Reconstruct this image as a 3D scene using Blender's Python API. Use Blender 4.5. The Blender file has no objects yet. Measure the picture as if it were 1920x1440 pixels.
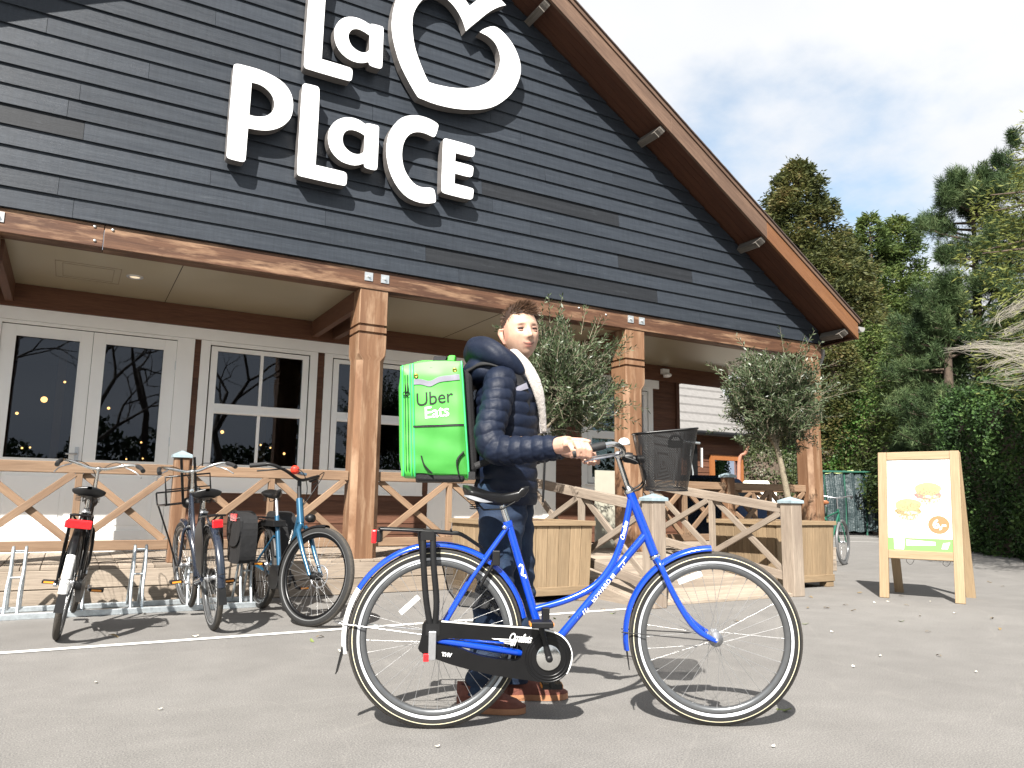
import bpy, bmesh, math, random
import numpy as np
from mathutils import Vector, Matrix
from mathutils.geometry import tessellate_polygon
random.seed(7); RNG = np.random.default_rng(7)
S = bpy.context.scene
COL = S.collection
rad = math.radians
# ------------------------------------------------------------------ camera (solved from the building's lines)
FPX, YAW, PITCH, ROLL, CAMH = 1438.6, 0.518255, 0.152402, 0.0141577, 0.9
_f = Vector((math.sin(YAW)*math.cos(PITCH), math.cos(YAW)*math.cos(PITCH), math.sin(PITCH)))
_r = Vector((math.cos(YAW), -math.sin(YAW), 0)); _u = _r.cross(_f)
CR = _r*math.cos(ROLL)+_u*math.sin(ROLL); CU = _u*math.cos(ROLL)-_r*math.sin(ROLL); CF = _f
CC = Vector((0, 0, CAMH))
cam = bpy.data.cameras.new('camera'); co = bpy.data.objects.new('camera', cam); COL.objects.link(co)
cam.sensor_width = 36; cam.lens = FPX/1920*36; cam.clip_end = 600; cam.clip_start = 0.05
m = Matrix((CR, CU, -CF)).transposed().to_4x4(); m.translation = CC; co.matrix_world = m
S.camera = co
S.render.resolution_x = 1024; S.render.resolution_y = 768
S.render.engine = 'CYCLES'
S.cycles.max_bounces = 8; S.cycles.transparent_max_bounces = 24
S.view_settings.view_transform = 'Standard'; S.view_settings.look = 'None'
S.view_settings.gamma = 1; S.view_settings.use_curve_mapping = False
S.view_settings.exposure = 1.45
# sun: light travels towards +X+Y and down
SUN_AZ, SUN_EL = rad(47), rad(43)
sd = Vector((math.cos(SUN_AZ)*math.cos(SUN_EL), math.sin(SUN_AZ)*math.cos(SUN_EL), -math.sin(SUN_EL)))
sl = bpy.data.lights.new('sun', 'SUN'); sl.energy = 4.9; sl.angle = rad(0.53); sl.color = (1.0, 0.955, 0.89)
so = bpy.data.objects.new('sun', sl); COL.objects.link(so); so.rotation_euler = sd.to_track_quat('-Z', 'Y').to_euler()
so.location = (-10, -10, 20)
W = bpy.data.worlds.new('World'); S.world = W; W.use_nodes = True
nt = W.node_tree; N = nt.nodes; Lk = nt.links
bg = N['Background']; bg.inputs[1].default_value = 0.088
sky = N.new('ShaderNodeTexSky'); sky.sky_type = 'NISHITA'; sky.sun_disc = False
sky.sun_elevation = SUN_EL
tosun = -sd; sky.sun_rotation = math.atan2(tosun.x, tosun.y)
sky.air_density = 1.0; sky.dust_density = 1.2
tc = N.new('ShaderNodeTexCoord')
sx = N.new('ShaderNodeSeparateXYZ'); Lk.new(tc.outputs['Generated'], sx.inputs[0])
mz = N.new('ShaderNodeMath'); mz.operation = 'MAXIMUM'; Lk.new(sx.outputs[2], mz.inputs[0]); mz.inputs[1].default_value = 0
az = N.new('ShaderNodeMath'); az.operation = 'ADD'; Lk.new(mz.outputs[0], az.inputs[0]); az.inputs[1].default_value = 0.22
dv = N.new('ShaderNodeVectorMath'); dv.operation = 'DIVIDE'; cz = N.new('ShaderNodeCombineXYZ')
for i in range(3): Lk.new(az.outputs[0], cz.inputs[i])
Lk.new(tc.outputs['Generated'], dv.inputs[0]); Lk.new(cz.outputs[0], dv.inputs[1])
fl = N.new('ShaderNodeVectorMath'); fl.operation = 'MULTIPLY_ADD'; Lk.new(dv.outputs[0], fl.inputs[0]); fl.inputs[1].default_value = (1, 1, 0)
SKYOFF = (10.654, 7.072, 0); fl.inputs[2].default_value = SKYOFF
cn = N.new('ShaderNodeTexNoise'); cn.inputs['Scale'].default_value = 0.62; cn.inputs['Detail'].default_value = 8; cn.inputs['Roughness'].default_value = 0.56
Lk.new(fl.outputs[0], cn.inputs['Vector'])
cr = N.new('ShaderNodeMapRange'); cr.interpolation_type = 'SMOOTHSTEP'; cr.inputs['To Min'].default_value = 0.06; cr.inputs['From Min'].default_value = 0.33; cr.inputs['From Max'].default_value = 0.47
Lk.new(cn.outputs['Fac'], cr.inputs['Value'])
cn2 = N.new('ShaderNodeTexNoise'); cn2.inputs['Scale'].default_value = 1.6; cn2.inputs['Detail'].default_value = 6
Lk.new(fl.outputs[0], cn2.inputs['Vector'])
cc = N.new('ShaderNodeValToRGB'); Lk.new(cn2.outputs['Fac'], cc.inputs[0])
cc.color_ramp.elements[0].position = 0.3; cc.color_ramp.elements[0].color = (3.6, 3.72, 3.95, 1)
cc.color_ramp.elements[1].position = 0.62; cc.color_ramp.elements[1].color = (4.2, 4.25, 4.35, 1)
mx = N.new('ShaderNodeMix'); mx.data_type = 'RGBA'; Lk.new(cr.outputs[0], mx.inputs[0]); tn = N.new('ShaderNodeVectorMath'); tn.operation = 'MULTIPLY'; Lk.new(sky.outputs[0], tn.inputs[0]); tn.inputs[1].default_value = (.92, 1.06, 1.0); Lk.new(tn.outputs[0], mx.inputs[6]); Lk.new(cc.outputs[0], mx.inputs[7])
Lk.new(mx.outputs[2], bg.inputs[0])

# ------------------------------------------------------------------ picture -> place helpers
def ray(x, y): return CR*((x-960)/FPX) - CU*((y-720)/FPX) + CF
def on_z(x, y, z=0.0): d = ray(x, y); return CC+d*((z-CAMH)/d.z)
def on_y(x, y, Y): d = ray(x, y); return CC+d*(Y/d.y)
def on_x(x, y, X): d = ray(x, y); return CC+d*(X/d.x)
HA = Vector((1.349, 2.962, 0)); HD = Vector((0.9054, -0.4245, 0)).normalized(); HL = Vector((-HD.y, HD.x, 0))
HYAW = math.atan2(HD.y, HD.x)
def loc(x, y, off=0.0):          # bicycle frame: x forward, y to its left, z up
    d = ray(x, y); p = CC+d*(((HA-CC).dot(HL)+off)/d.dot(HL)); q = p-HA
    return Vector((q.dot(HD), off, q.z))

# ------------------------------------------------------------------ mesh builder
def V(*a): return Vector(a)
def basis(d, up=Vector((0, 0, 1))):
    d = Vector(d).normalized(); up = Vector(up)
    if abs(d.dot(up.normalized())) > 0.98: up = Vector((1, 0, 0)) if abs(d.x) < 0.9 else Vector((0, 1, 0))
    s = up.cross(d).normalized(); return d, s, d.cross(s)
class MB:
    def __init__(self, xf=None): self.v = []; self.f = []; self.uv = []; self.mi = []; self.sm = []; self.xf = xf
    def add(self, vs, fs, uvs=None, mi=0, smooth=False):
        n = len(self.v)
        self.v += [tuple(self.xf(Vector(p))) for p in vs] if self.xf else [tuple(p) for p in vs]
        for k, f in enumerate(fs):
            self.f.append(tuple(i+n for i in f)); self.mi.append(mi if isinstance(mi, int) else mi[k]); self.sm.append(smooth)
            self.uv += (uvs[k] if uvs else [(vs[i][0]+vs[i][1]*.37, vs[i][2]) for i in f])
        return self
    def hexa(self, c, mi=0, L=None):
        """c: 8 corners, 0-3 one end (ring), 4-7 other end; uv runs along the length"""
        fs = [(3, 2, 1, 0), (4, 5, 6, 7)]+[(i, (i+1) % 4, (i+1) % 4+4, i+4) for i in range(4)]
        c = [Vector(p) for p in c]; L = (c[4]-c[0]).length; o = random.random()*40; w = 0; uvs = []
        e = [(c[(i+1) % 4]-c[i]).length for i in range(4)]
        uvs.append([(o, o), (o+e[0]*.3, o), (o+e[0]*.3, o+e[1]), (o, o+e[1])]); uvs.append(uvs[0])
        for i in range(4):
            uvs.append([(o, o+w), (o, o+w+e[i]), (o+L, o+w+e[i]), (o+L, o+w)]); w += e[i]+.01
        return self.add(c, fs, uvs, mi)
    def beam(self, p0, p1, w, h, up=(0, 0, 1), mi=0):
        p0 = Vector(p0); p1 = Vector(p1); d, s, u = basis(p1-p0, up); s = s*(w/2); u = u*(h/2)
        r = [-s-u, s-u, s+u, -s+u]
        return self.hexa([p0+q for q in r]+[p1+q for q in r], mi)
    def box(self, c, size, mi=0, rot=0):
        c = Vector(c); x, y, z = [q/2 for q in size]; R = Matrix.Rotation(rot, 3, 'Z')
        if size[0] >= size[1] and size[0] >= size[2]: e = [(-x, -y, -z), (-x, y, -z), (-x, y, z), (-x, -y, z), (x, -y, -z), (x, y, -z), (x, y, z), (x, -y, z)]
        elif size[1] >= size[2]: e = [(x, -y, -z), (-x, -y, -z), (-x, -y, z), (x, -y, z), (x, y, -z), (-x, y, -z), (-x, y, z), (x, y, z)]
        else: e = [(-x, y, -z), (x, y, -z), (x, -y, -z), (-x, -y, -z), (-x, y, z), (x, y, z), (x, -y, z), (-x, -y, z)]
        if not (size[0] >= size[1] and size[0] >= size[2]) and size[1] >= size[2]: pass
        return self.hexa([c+R@Vector(p) for p in e], mi)
    def tube(self, pts, r, seg=8, cap=True, closed=False, mi=0, flat=None, sm=True):
        pts = [Vector(p) for p in pts]; n = len(pts); rs = r if isinstance(r, (list, tuple)) else [r]*n
        vs = []; u = None
        for i, p in enumerate(pts):
            a = pts[i-1] if (i > 0 or closed) else pts[i]; b = pts[(i+1) % n] if (i < n-1 or closed) else pts[i]
            d = (b-a).normalized()
            if u is None: _, s, u = basis(d)
            else:
                s = u.cross(d); s = s.normalized() if s.length > 1e-6 else basis(d)[1]; u = d.cross(s)
            for k in range(seg):
                t = 2*math.pi*k/seg; ru, rv = rs[i], rs[i]
                if flat: ru, rv = rs[i]*flat[0], rs[i]*flat[1]
                vs.append(p+s*math.cos(t)*ru+u*math.sin(t)*rv)
        fs = []; m = n if closed else n-1
        for i in range(m):
            for k in range(seg):
                a = i*seg+k; b = i*seg+(k+1) % seg; c = ((i+1) % n)*seg+(k+1) % seg; e = ((i+1) % n)*seg+k
                fs.append((a, b, c, e))
        self.add(vs, fs, None, mi, sm)
        if cap and not closed:
            self.add(vs[:seg], [tuple(range(seg))[::-1]], None, mi); self.add(vs[-seg:], [tuple(range(seg))], None, mi)
        return self
    def lathe(self, prof, seg=32, o=(0, 0, 0), axis=(0, 0, 1), mi=0, cap=False, closed=False, smooth=True):
        o = Vector(o); d, s, u = basis(axis); vs = []; n = len(prof)
        for k in range(seg):
            t = 2*math.pi*k/seg; e = s*math.cos(t)+u*math.sin(t)
            for (r, z) in prof: vs.append(o+e*r+d*z)
        fs = []; mm = []
        for k in range(seg):
            for j in range(n if closed else n-1):
                a = k*n+j; b = k*n+(j+1) % n; c = ((k+1) % seg)*n+(j+1) % n; e = ((k+1) % seg)*n+j
                fs.append((a, e, c, b)); mm.append(mi if isinstance(mi, int) else mi[j % len(mi)])
        self.add(vs, fs, None, mm, smooth)
        return self
    def ball(self, c, r, seg=12, rings=8, mi=0, sc=(1, 1, 1)):
        c = Vector(c); vs = []; fs = []
        for i in range(rings+1):
            a = math.pi*i/rings
            for k in range(seg):
                t = 2*math.pi*k/seg; vs.append(c+Vector((math.sin(a)*math.cos(t)*sc[0], math.sin(a)*math.sin(t)*sc[1], math.cos(a)*sc[2]))*r)
        for i in range(rings):
            for k in range(seg): fs.append((i*seg+k, (i+1)*seg+k, (i+1)*seg+(k+1) % seg, i*seg+(k+1) % seg))
        return self.add(vs, fs, None, mi, True)
    def prism(self, loops, O, U, W_, D, mi=0, side=None, uvs=None):
        """loops: outer + holes of 2D points; O origin, U/W_ axes, D extrusion vector (towards the back)"""
        O = Vector(O); U = Vector(U); W_ = Vector(W_); D = Vector(D); P = [[O+U*x+W_*y for x, y in l] for l in loops]
        tri = tessellate_polygon(P); flat = [p for l in P for p in l]; n = len(flat)
        nf = U.cross(W_); outd = -D
        fs = []
        for a, b, c in tri:
            nn = (flat[b]-flat[a]).cross(flat[c]-flat[a])
            fs.append((a, b, c) if nn.dot(outd) > 0 else (a, c, b))
        self.add(flat, fs, None, mi)
        if D.length > 0:
            self.add([p+D for p in flat], [(a, c, b) for a, b, c in fs], None, side if side is not None else mi)
            for l in P:
                k = len(l); self.add(l+[p+D for p in l], [(i, (i+1) % k, (i+1) % k+k, i+k) for i in range(k)], None, side if side is not None else mi)
        return self
    def grid(self, fn, nu, nv, mi=0, closeu=False, smooth=True):
        vs = [fn(i/(nu-1 if not closeu else nu), j/(nv-1)) for i in range(nu) for j in range(nv)]
        fs = []; m = nu if closeu else nu-1; uvs = []
        for i in range(m):
            for j in range(nv-1):
                fs.append((i*nv+j, ((i+1) % nu)*nv+j, ((i+1) % nu)*nv+j+1, i*nv+j+1))
                uvs.append([(i/nu, j/nv), ((i+1)/nu, j/nv), ((i+1)/nu, (j+1)/nv), (i/nu, (j+1)/nv)])
        return self.add(vs, fs, uvs, mi, smooth)
    def mesh(self, name, mats, origin=(0, 0, 0)):
        me = bpy.data.meshes.new(name); o = Vector(origin)
        me.from_pydata([(p[0]-o.x, p[1]-o.y, p[2]-o.z) for p in self.v], [], self.f)
        if not isinstance(mats, (list, tuple)): mats = [mats]
        for mm in mats: me.materials.append(mm)
        me.polygons.foreach_set('material_index', self.mi); me.polygons.foreach_set('use_smooth', self.sm)
        ul = me.uv_layers.new(name='UVMap'); ul.data.foreach_set('uv', [c for t in self.uv for c in t])
        me.update(); return me
    def build(self, name, mats, parent=None, origin=None, bevel=0, sub=0, kind=None):
        og = origin if origin is not None else (parent['_o'] if parent is not None and '_o' in parent else (0, 0, 0))
        me = self.mesh(name, mats, og); o = bpy.data.objects.new(name, me); COL.objects.link(o)
        if parent is not None:
            o.parent = parent; o['_o'] = list(og)
        if bevel:
            b = o.modifiers.new('bevel', 'BEVEL'); b.width = bevel; b.segments = 2; b.limit_method = 'ANGLE'; b.angle_limit = rad(40)
        if sub:
            b = o.modifiers.new('sub', 'SUBSURF'); b.levels = sub; b.render_levels = sub
        if kind: o['kind'] = kind
        return o
def flipfix(o):      # consistent outward normals
    bm = bmesh.new(); bm.from_mesh(o.data); bmesh.ops.recalc_face_normals(bm, faces=bm.faces); bm.to_mesh(o.data); bm.free(); return o
def thing(name, label, cat, origin=(0, 0, 0), group=None):
    e = bpy.data.objects.new(name, None); COL.objects.link(e); e.location = origin; e.empty_display_size = .1
    e['label'] = label; e['category'] = cat; e['_o'] = list(origin)
    if group: e['group'] = group
    return e
def tag(o, label, cat, group=None):
    o['label'] = label; o['category'] = cat
    if group: o['group'] = group
    return o
def structure(o): o['kind'] = 'structure'; return o
def copy_tree(root, location, rotz, label, group=None):
    r = root.copy(); COL.objects.link(r); r.location = location; r.rotation_euler = (0, 0, rotz); r['label'] = label
    if group: r['group'] = group
    for ch in list(root.children):
        c = ch.copy(); COL.objects.link(c); c.parent = r
        for g in ch.children:
            d = g.copy(); COL.objects.link(d); d.parent = c
    return r
def place(e, location, rotz):
    e.location = location; e.rotation_euler = (0, 0, rotz)
def chaikin(p, n=1, closed=True):
    for _ in range(n):
        q = []; m = len(p)
        for i in range(m if closed else m-1):
            a, b = p[i], p[(i+1) % m]; q += [tuple(.75*x+.25*y for x, y in zip(a, b)), tuple(.25*x+.75*y for x, y in zip(a, b))]
        p = q
    return p
def spline(pts, n=6):       # catmull-rom through points
    P = [Vector(p) for p in pts]; out = []
    for i in range(len(P)-1):
        p0 = P[max(i-1, 0)]; p1 = P[i]; p2 = P[i+1]; p3 = P[min(i+2, len(P)-1)]
        for k in range(n):
            t = k/n; out.append(.5*((2*p1)+(p2-p0)*t+(2*p0-5*p1+4*p2-p3)*t*t+(3*p1-p0-3*p2+p3)*t**3))
    out.append(P[-1]); return out
def text_geo(s, size=1, shear=0, offset=0.0, space=1.0, lines=1.0, sub=0):
    cu = bpy.data.curves.new('txt', 'FONT'); cu.body = s; cu.size = size; cu.shear = shear; cu.offset = offset; cu.space_character = space; cu.space_line = lines
    cu.align_x = 'CENTER'; cu.resolution_u = 3
    o = bpy.data.objects.new('txt', cu); COL.objects.link(o); dg = bpy.context.evaluated_depsgraph_get(); me = o.evaluated_get(dg).to_mesh()
    bm = bmesh.new(); bm.from_mesh(me); bmesh.ops.triangulate(bm, faces=bm.faces)
    if sub: bmesh.ops.subdivide_edges(bm, edges=[e for e in bm.edges if e.calc_length() > size*.12], cuts=sub, use_grid_fill=True)
    bm.verts.index_update(); v = [(p.co.x, p.co.y) for p in bm.verts]; f = [tuple(q.index for q in p.verts) for p in bm.faces]; bm.free()
    o.evaluated_get(dg).to_mesh_clear(); bpy.data.objects.remove(o); bpy.data.curves.remove(cu); return v, f
def put_text(mb, s, O, U, W_, size, mi=0, shear=0, offset=0, space=1, fn=None, sx=1.0):
    v, f = text_geo(s, size, shear, offset, space, 1, 2 if fn else 0); O = Vector(O); U = Vector(U).normalized(); W_ = Vector(W_).normalized()
    vs = [fn(x*sx, y) if fn else O+U*(x*sx)+W_*y for x, y in v]; mb.add(vs, f, None, mi); return mb

# ------------------------------------------------------------------ materials
def newmat(name):
    m = bpy.data.materials.new(name); m.use_nodes = True; n = m.node_tree.nodes; return m, n, m.node_tree.links, n['Principled BSDF']
def nz(n, l, vec, scale, detail=4, rough=.55, vscale=None):
    t = n.new('ShaderNodeTexNoise'); t.inputs['Scale'].default_value = scale; t.inputs['Detail'].default_value = detail; t.inputs['Roughness'].default_value = rough
    if vscale:
        mp = n.new('ShaderNodeMapping'); mp.inputs['Scale'].default_value = vscale; l.new(vec, mp.inputs[0]); l.new(mp.outputs[0], t.inputs['Vector'])
    else: l.new(vec, t.inputs['Vector'])
    return t.outputs['Fac']
def ramp(n, l, fac, stops):
    r = n.new('ShaderNodeValToRGB'); l.new(fac, r.inputs[0]); e = r.color_ramp.elements
    while len(e) < len(stops): e.new(.5)
    for q, (p, c) in zip(e, stops): q.position = p; q.color = (*c, 1)
    return r.outputs[0]
def mixc(n, l, a, b, fac, mode='MIX'):
    m = n.new('ShaderNodeMix'); m.data_type = 'RGBA'; m.blend_type = mode
    for s, i in ((fac, 0), (a, 6), (b, 7)):
        if hasattr(s, 'is_linked') or hasattr(s, 'links'): l.new(s, m.inputs[i])
        elif i == 0: m.inputs[0].default_value = s
        else: m.inputs[i].default_value = (*s, 1)
    return m.outputs[2]
def bump(n, l, p, h, dist, strength=1):
    b = n.new('ShaderNodeBump'); b.inputs['Distance'].default_value = dist; b.inputs['Strength'].default_value = strength
    l.new(h, b.inputs['Height'])
    if p.inputs['Normal'].links: l.new(p.inputs['Normal'].links[0].from_socket, b.inputs['Normal'])
    l.new(b.outputs[0], p.inputs['Normal']); return b
def plain(name, col, rough=.5, metal=0, var=.12, scale=12, bmp=0, bscale=60, coat=0, spec=.5, sheen=0):
    m, n, l, p = newmat(name); t = n.new('ShaderNodeTexCoord').outputs['Object']
    f = nz(n, l, t, scale, 5); lo = tuple(c*(1-var) for c in col); hi = tuple(min(c*(1+var), 1) for c in col)
    l.new(ramp(n, l, f, [(.3, lo), (.7, hi)]), p.inputs['Base Color'])
    p.inputs['Roughness'].default_value = rough; p.inputs['Metallic'].default_value = metal; p.inputs['Specular IOR Level'].default_value = spec
    if coat: p.inputs['Coat Weight'].default_value = coat; p.inputs['Coat Roughness'].default_value = .12
    if sheen: p.inputs['Sheen Weight'].default_value = sheen
    if bmp: bump(n, l, p, nz(n, l, t, bscale, 3), bmp)
    return m
def wood(name, c1, c2, dark=None, rough=.65, grain=1.0, objvar=.18, streak=.0, bmp=.0012, gs=1.0, wear=None):
    """grain runs along UV.x (metres); c1/c2 the two tones, dark = knots and weather streaks"""
    m, n, l, p = newmat(name); uv = n.new('ShaderNodeUVMap').outputs[0]
    oi = n.new('ShaderNodeObjectInfo')
    cmb = n.new('ShaderNodeVectorMath'); cmb.operation = 'MULTIPLY_ADD'; l.new(oi.outputs['Random'], cmb.inputs[0]); cmb.inputs[1].default_value = (31, 17, 0)
    l.new(uv, cmb.inputs[2]); uv = cmb.outputs[0]
    a = nz(n, l, uv, 1, 6, .62, (1.6*gs, 26*gs, 1)); b = nz(n, l, uv, 1, 4, .6, (6*gs, 150*gs, 1)); big = nz(n, l, uv, 1, 3, .5, (.9, 3.2, 1))
    col = ramp(n, l, a, [(.28, c1), (.72, c2)])
    fine = ramp(n, l, b, [(.3, (1-.35*grain,)*3), (.6, (1.05,)*3)]); col = mixc(n, l, col, fine, 1.0, 'MULTIPLY')
    if dark:
        k = ramp(n, l, big, [(.42, (0, 0, 0)), (.68, (1, 1, 1))]); sp = n.new('ShaderNodeMath'); sp.operation = 'MULTIPLY'; l.new(k, sp.inputs[0]); sp.inputs[1].default_value = streak
        col = mixc(n, l, col, dark, sp.outputs[0])
    if wear:
        k = ramp(n, l, nz(n, l, uv, 1, 5, .65, (1.3, 9, 1)), [(.5, (0, 0, 0)), (.66, (1, 1, 1))]); col = mixc(n, l, col, wear, k)
    v = n.new('ShaderNodeMapRange'); l.new(oi.outputs['Random'], v.inputs[0]); v.inputs[3].default_value = 1-objvar; v.inputs[4].default_value = 1+objvar
    hs = n.new('ShaderNodeVectorMath'); hs.operation = 'SCALE'; l.new(col, hs.inputs[0]); l.new(v.outputs[0], hs.inputs['Scale'])
    l.new(hs.outputs[0], p.inputs['Base Color']); p.inputs['Roughness'].default_value = rough; p.inputs['Specular IOR Level'].default_value = .3
    if bmp: bump(n, l, p, b, bmp); bump(n, l, p, a, bmp*1.5)
    return m
def leafmat(name, cols, trans=.35, scale=1.2, rough=.5, spec=.35):
    m, n, l, p = newmat(name); g = n.new('ShaderNodeNewGeometry'); t = n.new('ShaderNodeTexCoord').outputs['Object']
    f1 = g.outputs['Random Per Island']; f2 = nz(n, l, t, scale, 3, .6)
    a = n.new('ShaderNodeMath'); a.operation = 'MULTIPLY_ADD'; l.new(f1, a.inputs[0]); a.inputs[1].default_value = .45; 
    b = n.new('ShaderNodeMath'); b.operation = 'MULTIPLY_ADD'; l.new(f2, b.inputs[0]); b.inputs[1].default_value = 1.6; b.inputs[2].default_value = -.52; l.new(b.outputs[0], a.inputs[2])
    k = len(cols); col = ramp(n, l, a.outputs[0], [(i/(k-1)*.9+.05, c) for i, c in enumerate(cols)])
    l.new(col, p.inputs['Base Color']); p.inputs['Roughness'].default_value = rough; p.inputs['Specular IOR Level'].default_value = spec
    tr = n.new('ShaderNodeBsdfTranslucent'); l.new(col, tr.inputs[0]); mx = n.new('ShaderNodeMixShader'); mx.inputs[0].default_value = trans
    l.new(p.outputs[0], mx.inputs[1]); l.new(tr.outputs[0], mx.inputs[2]); l.new(mx.outputs[0], n['Material Output'].inputs[0]); return m

M = {}
# asphalt
def asphalt():
    m, n, l, p = newmat('asphalt'); t = n.new('ShaderNodeTexCoord').outputs['Object']
    big = nz(n, l, t, .35, 5, .6); mid = nz(n, l, t, 3.0, 6, .65); fine = nz(n, l, t, 150, 3, .7)
    col = ramp(n, l, big, [(.3, (.142, .136, .128)), (.7, (.172, .165, .156))])
    col = mixc(n, l, col, ramp(n, l, mid, [(.3, (.86, .86, .86)), (.7, (1.08, 1.08, 1.08))]), 1, 'MULTIPLY')
    col = mixc(n, l, col, ramp(n, l, fine, [(.3, (.5, .5, .52)), (.5, (1, 1, 1)), (.72, (1.75, 1.73, 1.7))]), 1, 'MULTIPLY')
    # dusty scuffs
    sc = ramp(n, l, nz(n, l, t, 1, 5, .7, (.5, 2.4, 1)), [(.58, (0, 0, 0)), (.75, (.22, .22, .22))]); col = mixc(n, l, col, (.26, .25, .235), sc)
    # pale aggregate specks
    vo = n.new('ShaderNodeTexVoronoi'); vo.inputs['Scale'].default_value = 34; l.new(t, vo.inputs['Vector']); vo.feature = 'F1'
    sp = ramp(n, l, vo.outputs['Distance'], [(.05, (1, 1, 1)), (.09, (0, 0, 0))]); gate = ramp(n, l, vo.outputs['Color'], [(.86, (0, 0, 0)), (.88, (1, 1, 1))])
    k = n.new('ShaderNodeMath'); k.operation = 'MULTIPLY'; l.new(sp, k.inputs[0]); l.new(gate, k.inputs[1]); col = mixc(n, l, col, (.42, .4, .37), k.outputs[0])
    # thin hairline marks
    v2 = n.new('ShaderNodeTexVoronoi'); v2.feature = 'DISTANCE_TO_EDGE'; v2.inputs['Scale'].default_value = .7
    w = nz(n, l, t, 2, 4); wv = n.new('ShaderNodeVectorMath'); wv.operation = 'MULTIPLY_ADD'; l.new(w, wv.inputs[0]); wv.inputs[1].default_value = (.5, .5, 0); l.new(t, wv.inputs[2]); l.new(wv.outputs[0], v2.inputs['Vector'])
    ln = ramp(n, l, v2.outputs['Distance'], [(.0015, (.16, .16, .16)), (.005, (0, 0, 0))]); col = mixc(n, l, col, (.28, .265, .24), ln)
    # old tyre and oil marks
    st = ramp(n, l, nz(n, l, t, 1.1, 6, .7), [(.60, (0, 0, 0)), (.74, (.30, .30, .30))]); col = mixc(n, l, col, (.085, .08, .076), st)
    l.new(col, p.inputs['Base Color']); p.inputs['Roughness'].default_value = .85
    bump(n, l, p, fine, .004, .6); bump(n, l, p, mid, .01, .3); return m
M['asphalt'] = asphalt()
def siding(name, c, c2, rough=.38):
    m, n, l, p = newmat(name); uv0 = n.new('ShaderNodeUVMap').outputs[0]; oi = n.new('ShaderNodeObjectInfo')
    t = n.new('ShaderNodeTexCoord').outputs['Object']
    a = nz(n, l, uv0, 1, 6, .65, (1.2, 22, 1)); b = nz(n, l, uv0, 1, 3, .6, (5, 170, 1)); vs = nz(n, l, t, 1, 3, .6, (45, 45, 2))
    col = ramp(n, l, a, [(.3, c), (.7, c2)]); col = mixc(n, l, col, ramp(n, l, b, [(.3, (.8, .8, .8)), (.65, (1.12, 1.12, 1.12))]), 1, 'MULTIPLY')
    col = mixc(n, l, col, ramp(n, l, vs, [(.3, (.86, .86, .86)), (.7, (1.1, 1.1, 1.1))]), 1, 'MULTIPLY')
    # pale weather scuffs
    p.inputs['Specular IOR Level'].default_value = .32; col = mixc(n, l, col, (.075, .086, .096), ramp(n, l, nz(n, l, uv0, 1, 6, .75, (2.2, 11, 1)), [(.6, (0, 0, 0)), (.78, (.55, .55, .55))]))
    v = n.new('ShaderNodeMapRange'); l.new(oi.outputs['Random'], v.inputs[0]); v.inputs[3].default_value = .86; v.inputs[4].default_value = 1.1
    hs = n.new('ShaderNodeVectorMath'); hs.operation = 'SCALE'; l.new(col, hs.inputs[0]); l.new(v.outputs[0], hs.inputs['Scale']); l.new(hs.outputs[0], p.inputs['Base Color'])
    r = n.new('ShaderNodeMapRange'); l.new(a, r.inputs[0]); r.inputs[3].default_value = rough-.06; r.inputs[4].default_value = rough+.2; l.new(r.outputs[0], p.inputs['Roughness'])
    bump(n, l, p, b, .0012); bump(n, l, p, a, .002); return m
M['siding'] = siding('siding_paint', (.020, .0245, .032), (.030, .036, .045))
M['siding_dark'] = siding('siding_weathered', (.010, .0115, .014), (.018, .020, .024), .5)
M['beam'] = wood('beam_wood', (.066, .031, .019), (.155, .078, .044), (.04, .018, .012), .55, 1.0, .06, .6, .0015, .7, (.27, .165, .10))
M['soffit'] = wood('soffit_wood', (.055, .022, .013), (.085, .035, .019), None, .6, .5, .05)
M['barge'] = wood('barge_weathered', (.10, .060, .042), (.175, .11, .075), (.05, .03, .022), .7, 1, .05, .5)
M['barge_new'] = wood('barge_varnished', (.135, .060, .028), (.205, .098, .046), (.09, .038, .02), .45, .6, .05, .35)
M['post'] = wood('post_cedar', (.150, .076, .040), (.228, .130, .074), (.10, .048, .027), .5, .55, .06, .5, .001, .6, (.29, .19, .12))
M['rail'] = wood('rail_cedar', (.19, .118, .072), (.28, .19, .122), (.12, .072, .045), .7, .8, .14, .5)
M['railgrey'] = wood('rail_weathered', (.20, .16, .125), (.30, .25, .20), (.13, .10, .08), .8, 1, .12, .5)
M['deck'] = wood('deck_wood', (.25, .205, .16), (.36, .30, .24), (.14, .11, .085), .85, 1, .14, .5)
M['planter'] = wood('planter_wood', (.215, .15, .088), (.30, .22, .135), (.14, .10, .06), .75, .8, .1, .5, .001, 1, None)
M['signwood'] = wood('pine_frame', (.25, .175, .10), (.32, .24, .15), (.18, .11, .06), .6, .5, .05, .3)
M['clad'] = wood('brown_cladding', (.085, .038, .023), (.15, .070, .042), (.06, .028, .018), .6, .9, .15, .5)
M['white'] = plain('white_paint', (.88, .88, .865), .4, 0, .03, 3)
M['ceil'] = plain('ceiling_panel', (.29, .25, .17), .35, 0, .05, 1.5)
M['letter'] = plain('sign_acrylic', (.88, .88, .88), .3, 0, .01)
M['letterside'] = plain('sign_return', (.13, .12, .115), .4, 0, .05)
M['galv'] = plain('galvanised_steel', (.52, .57, .6), .42, .75, .18, 30, .0004, 120)
M['cap'] = plain('zinc_cap', (.33, .42, .46), .5, .35, .18, 14)
M['plate'] = plain('steel_plate', (.62, .63, .62), .35, .8, .1, 20)
M['tyre'] = plain('tyre_rubber', (.010, .0098, .0095), .75, 0, .25, 60, .001, 200)
M['tread'] = plain('tyre_tread', (.048, .042, .035), .9, 0, .3, 70, .002, 150)
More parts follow.
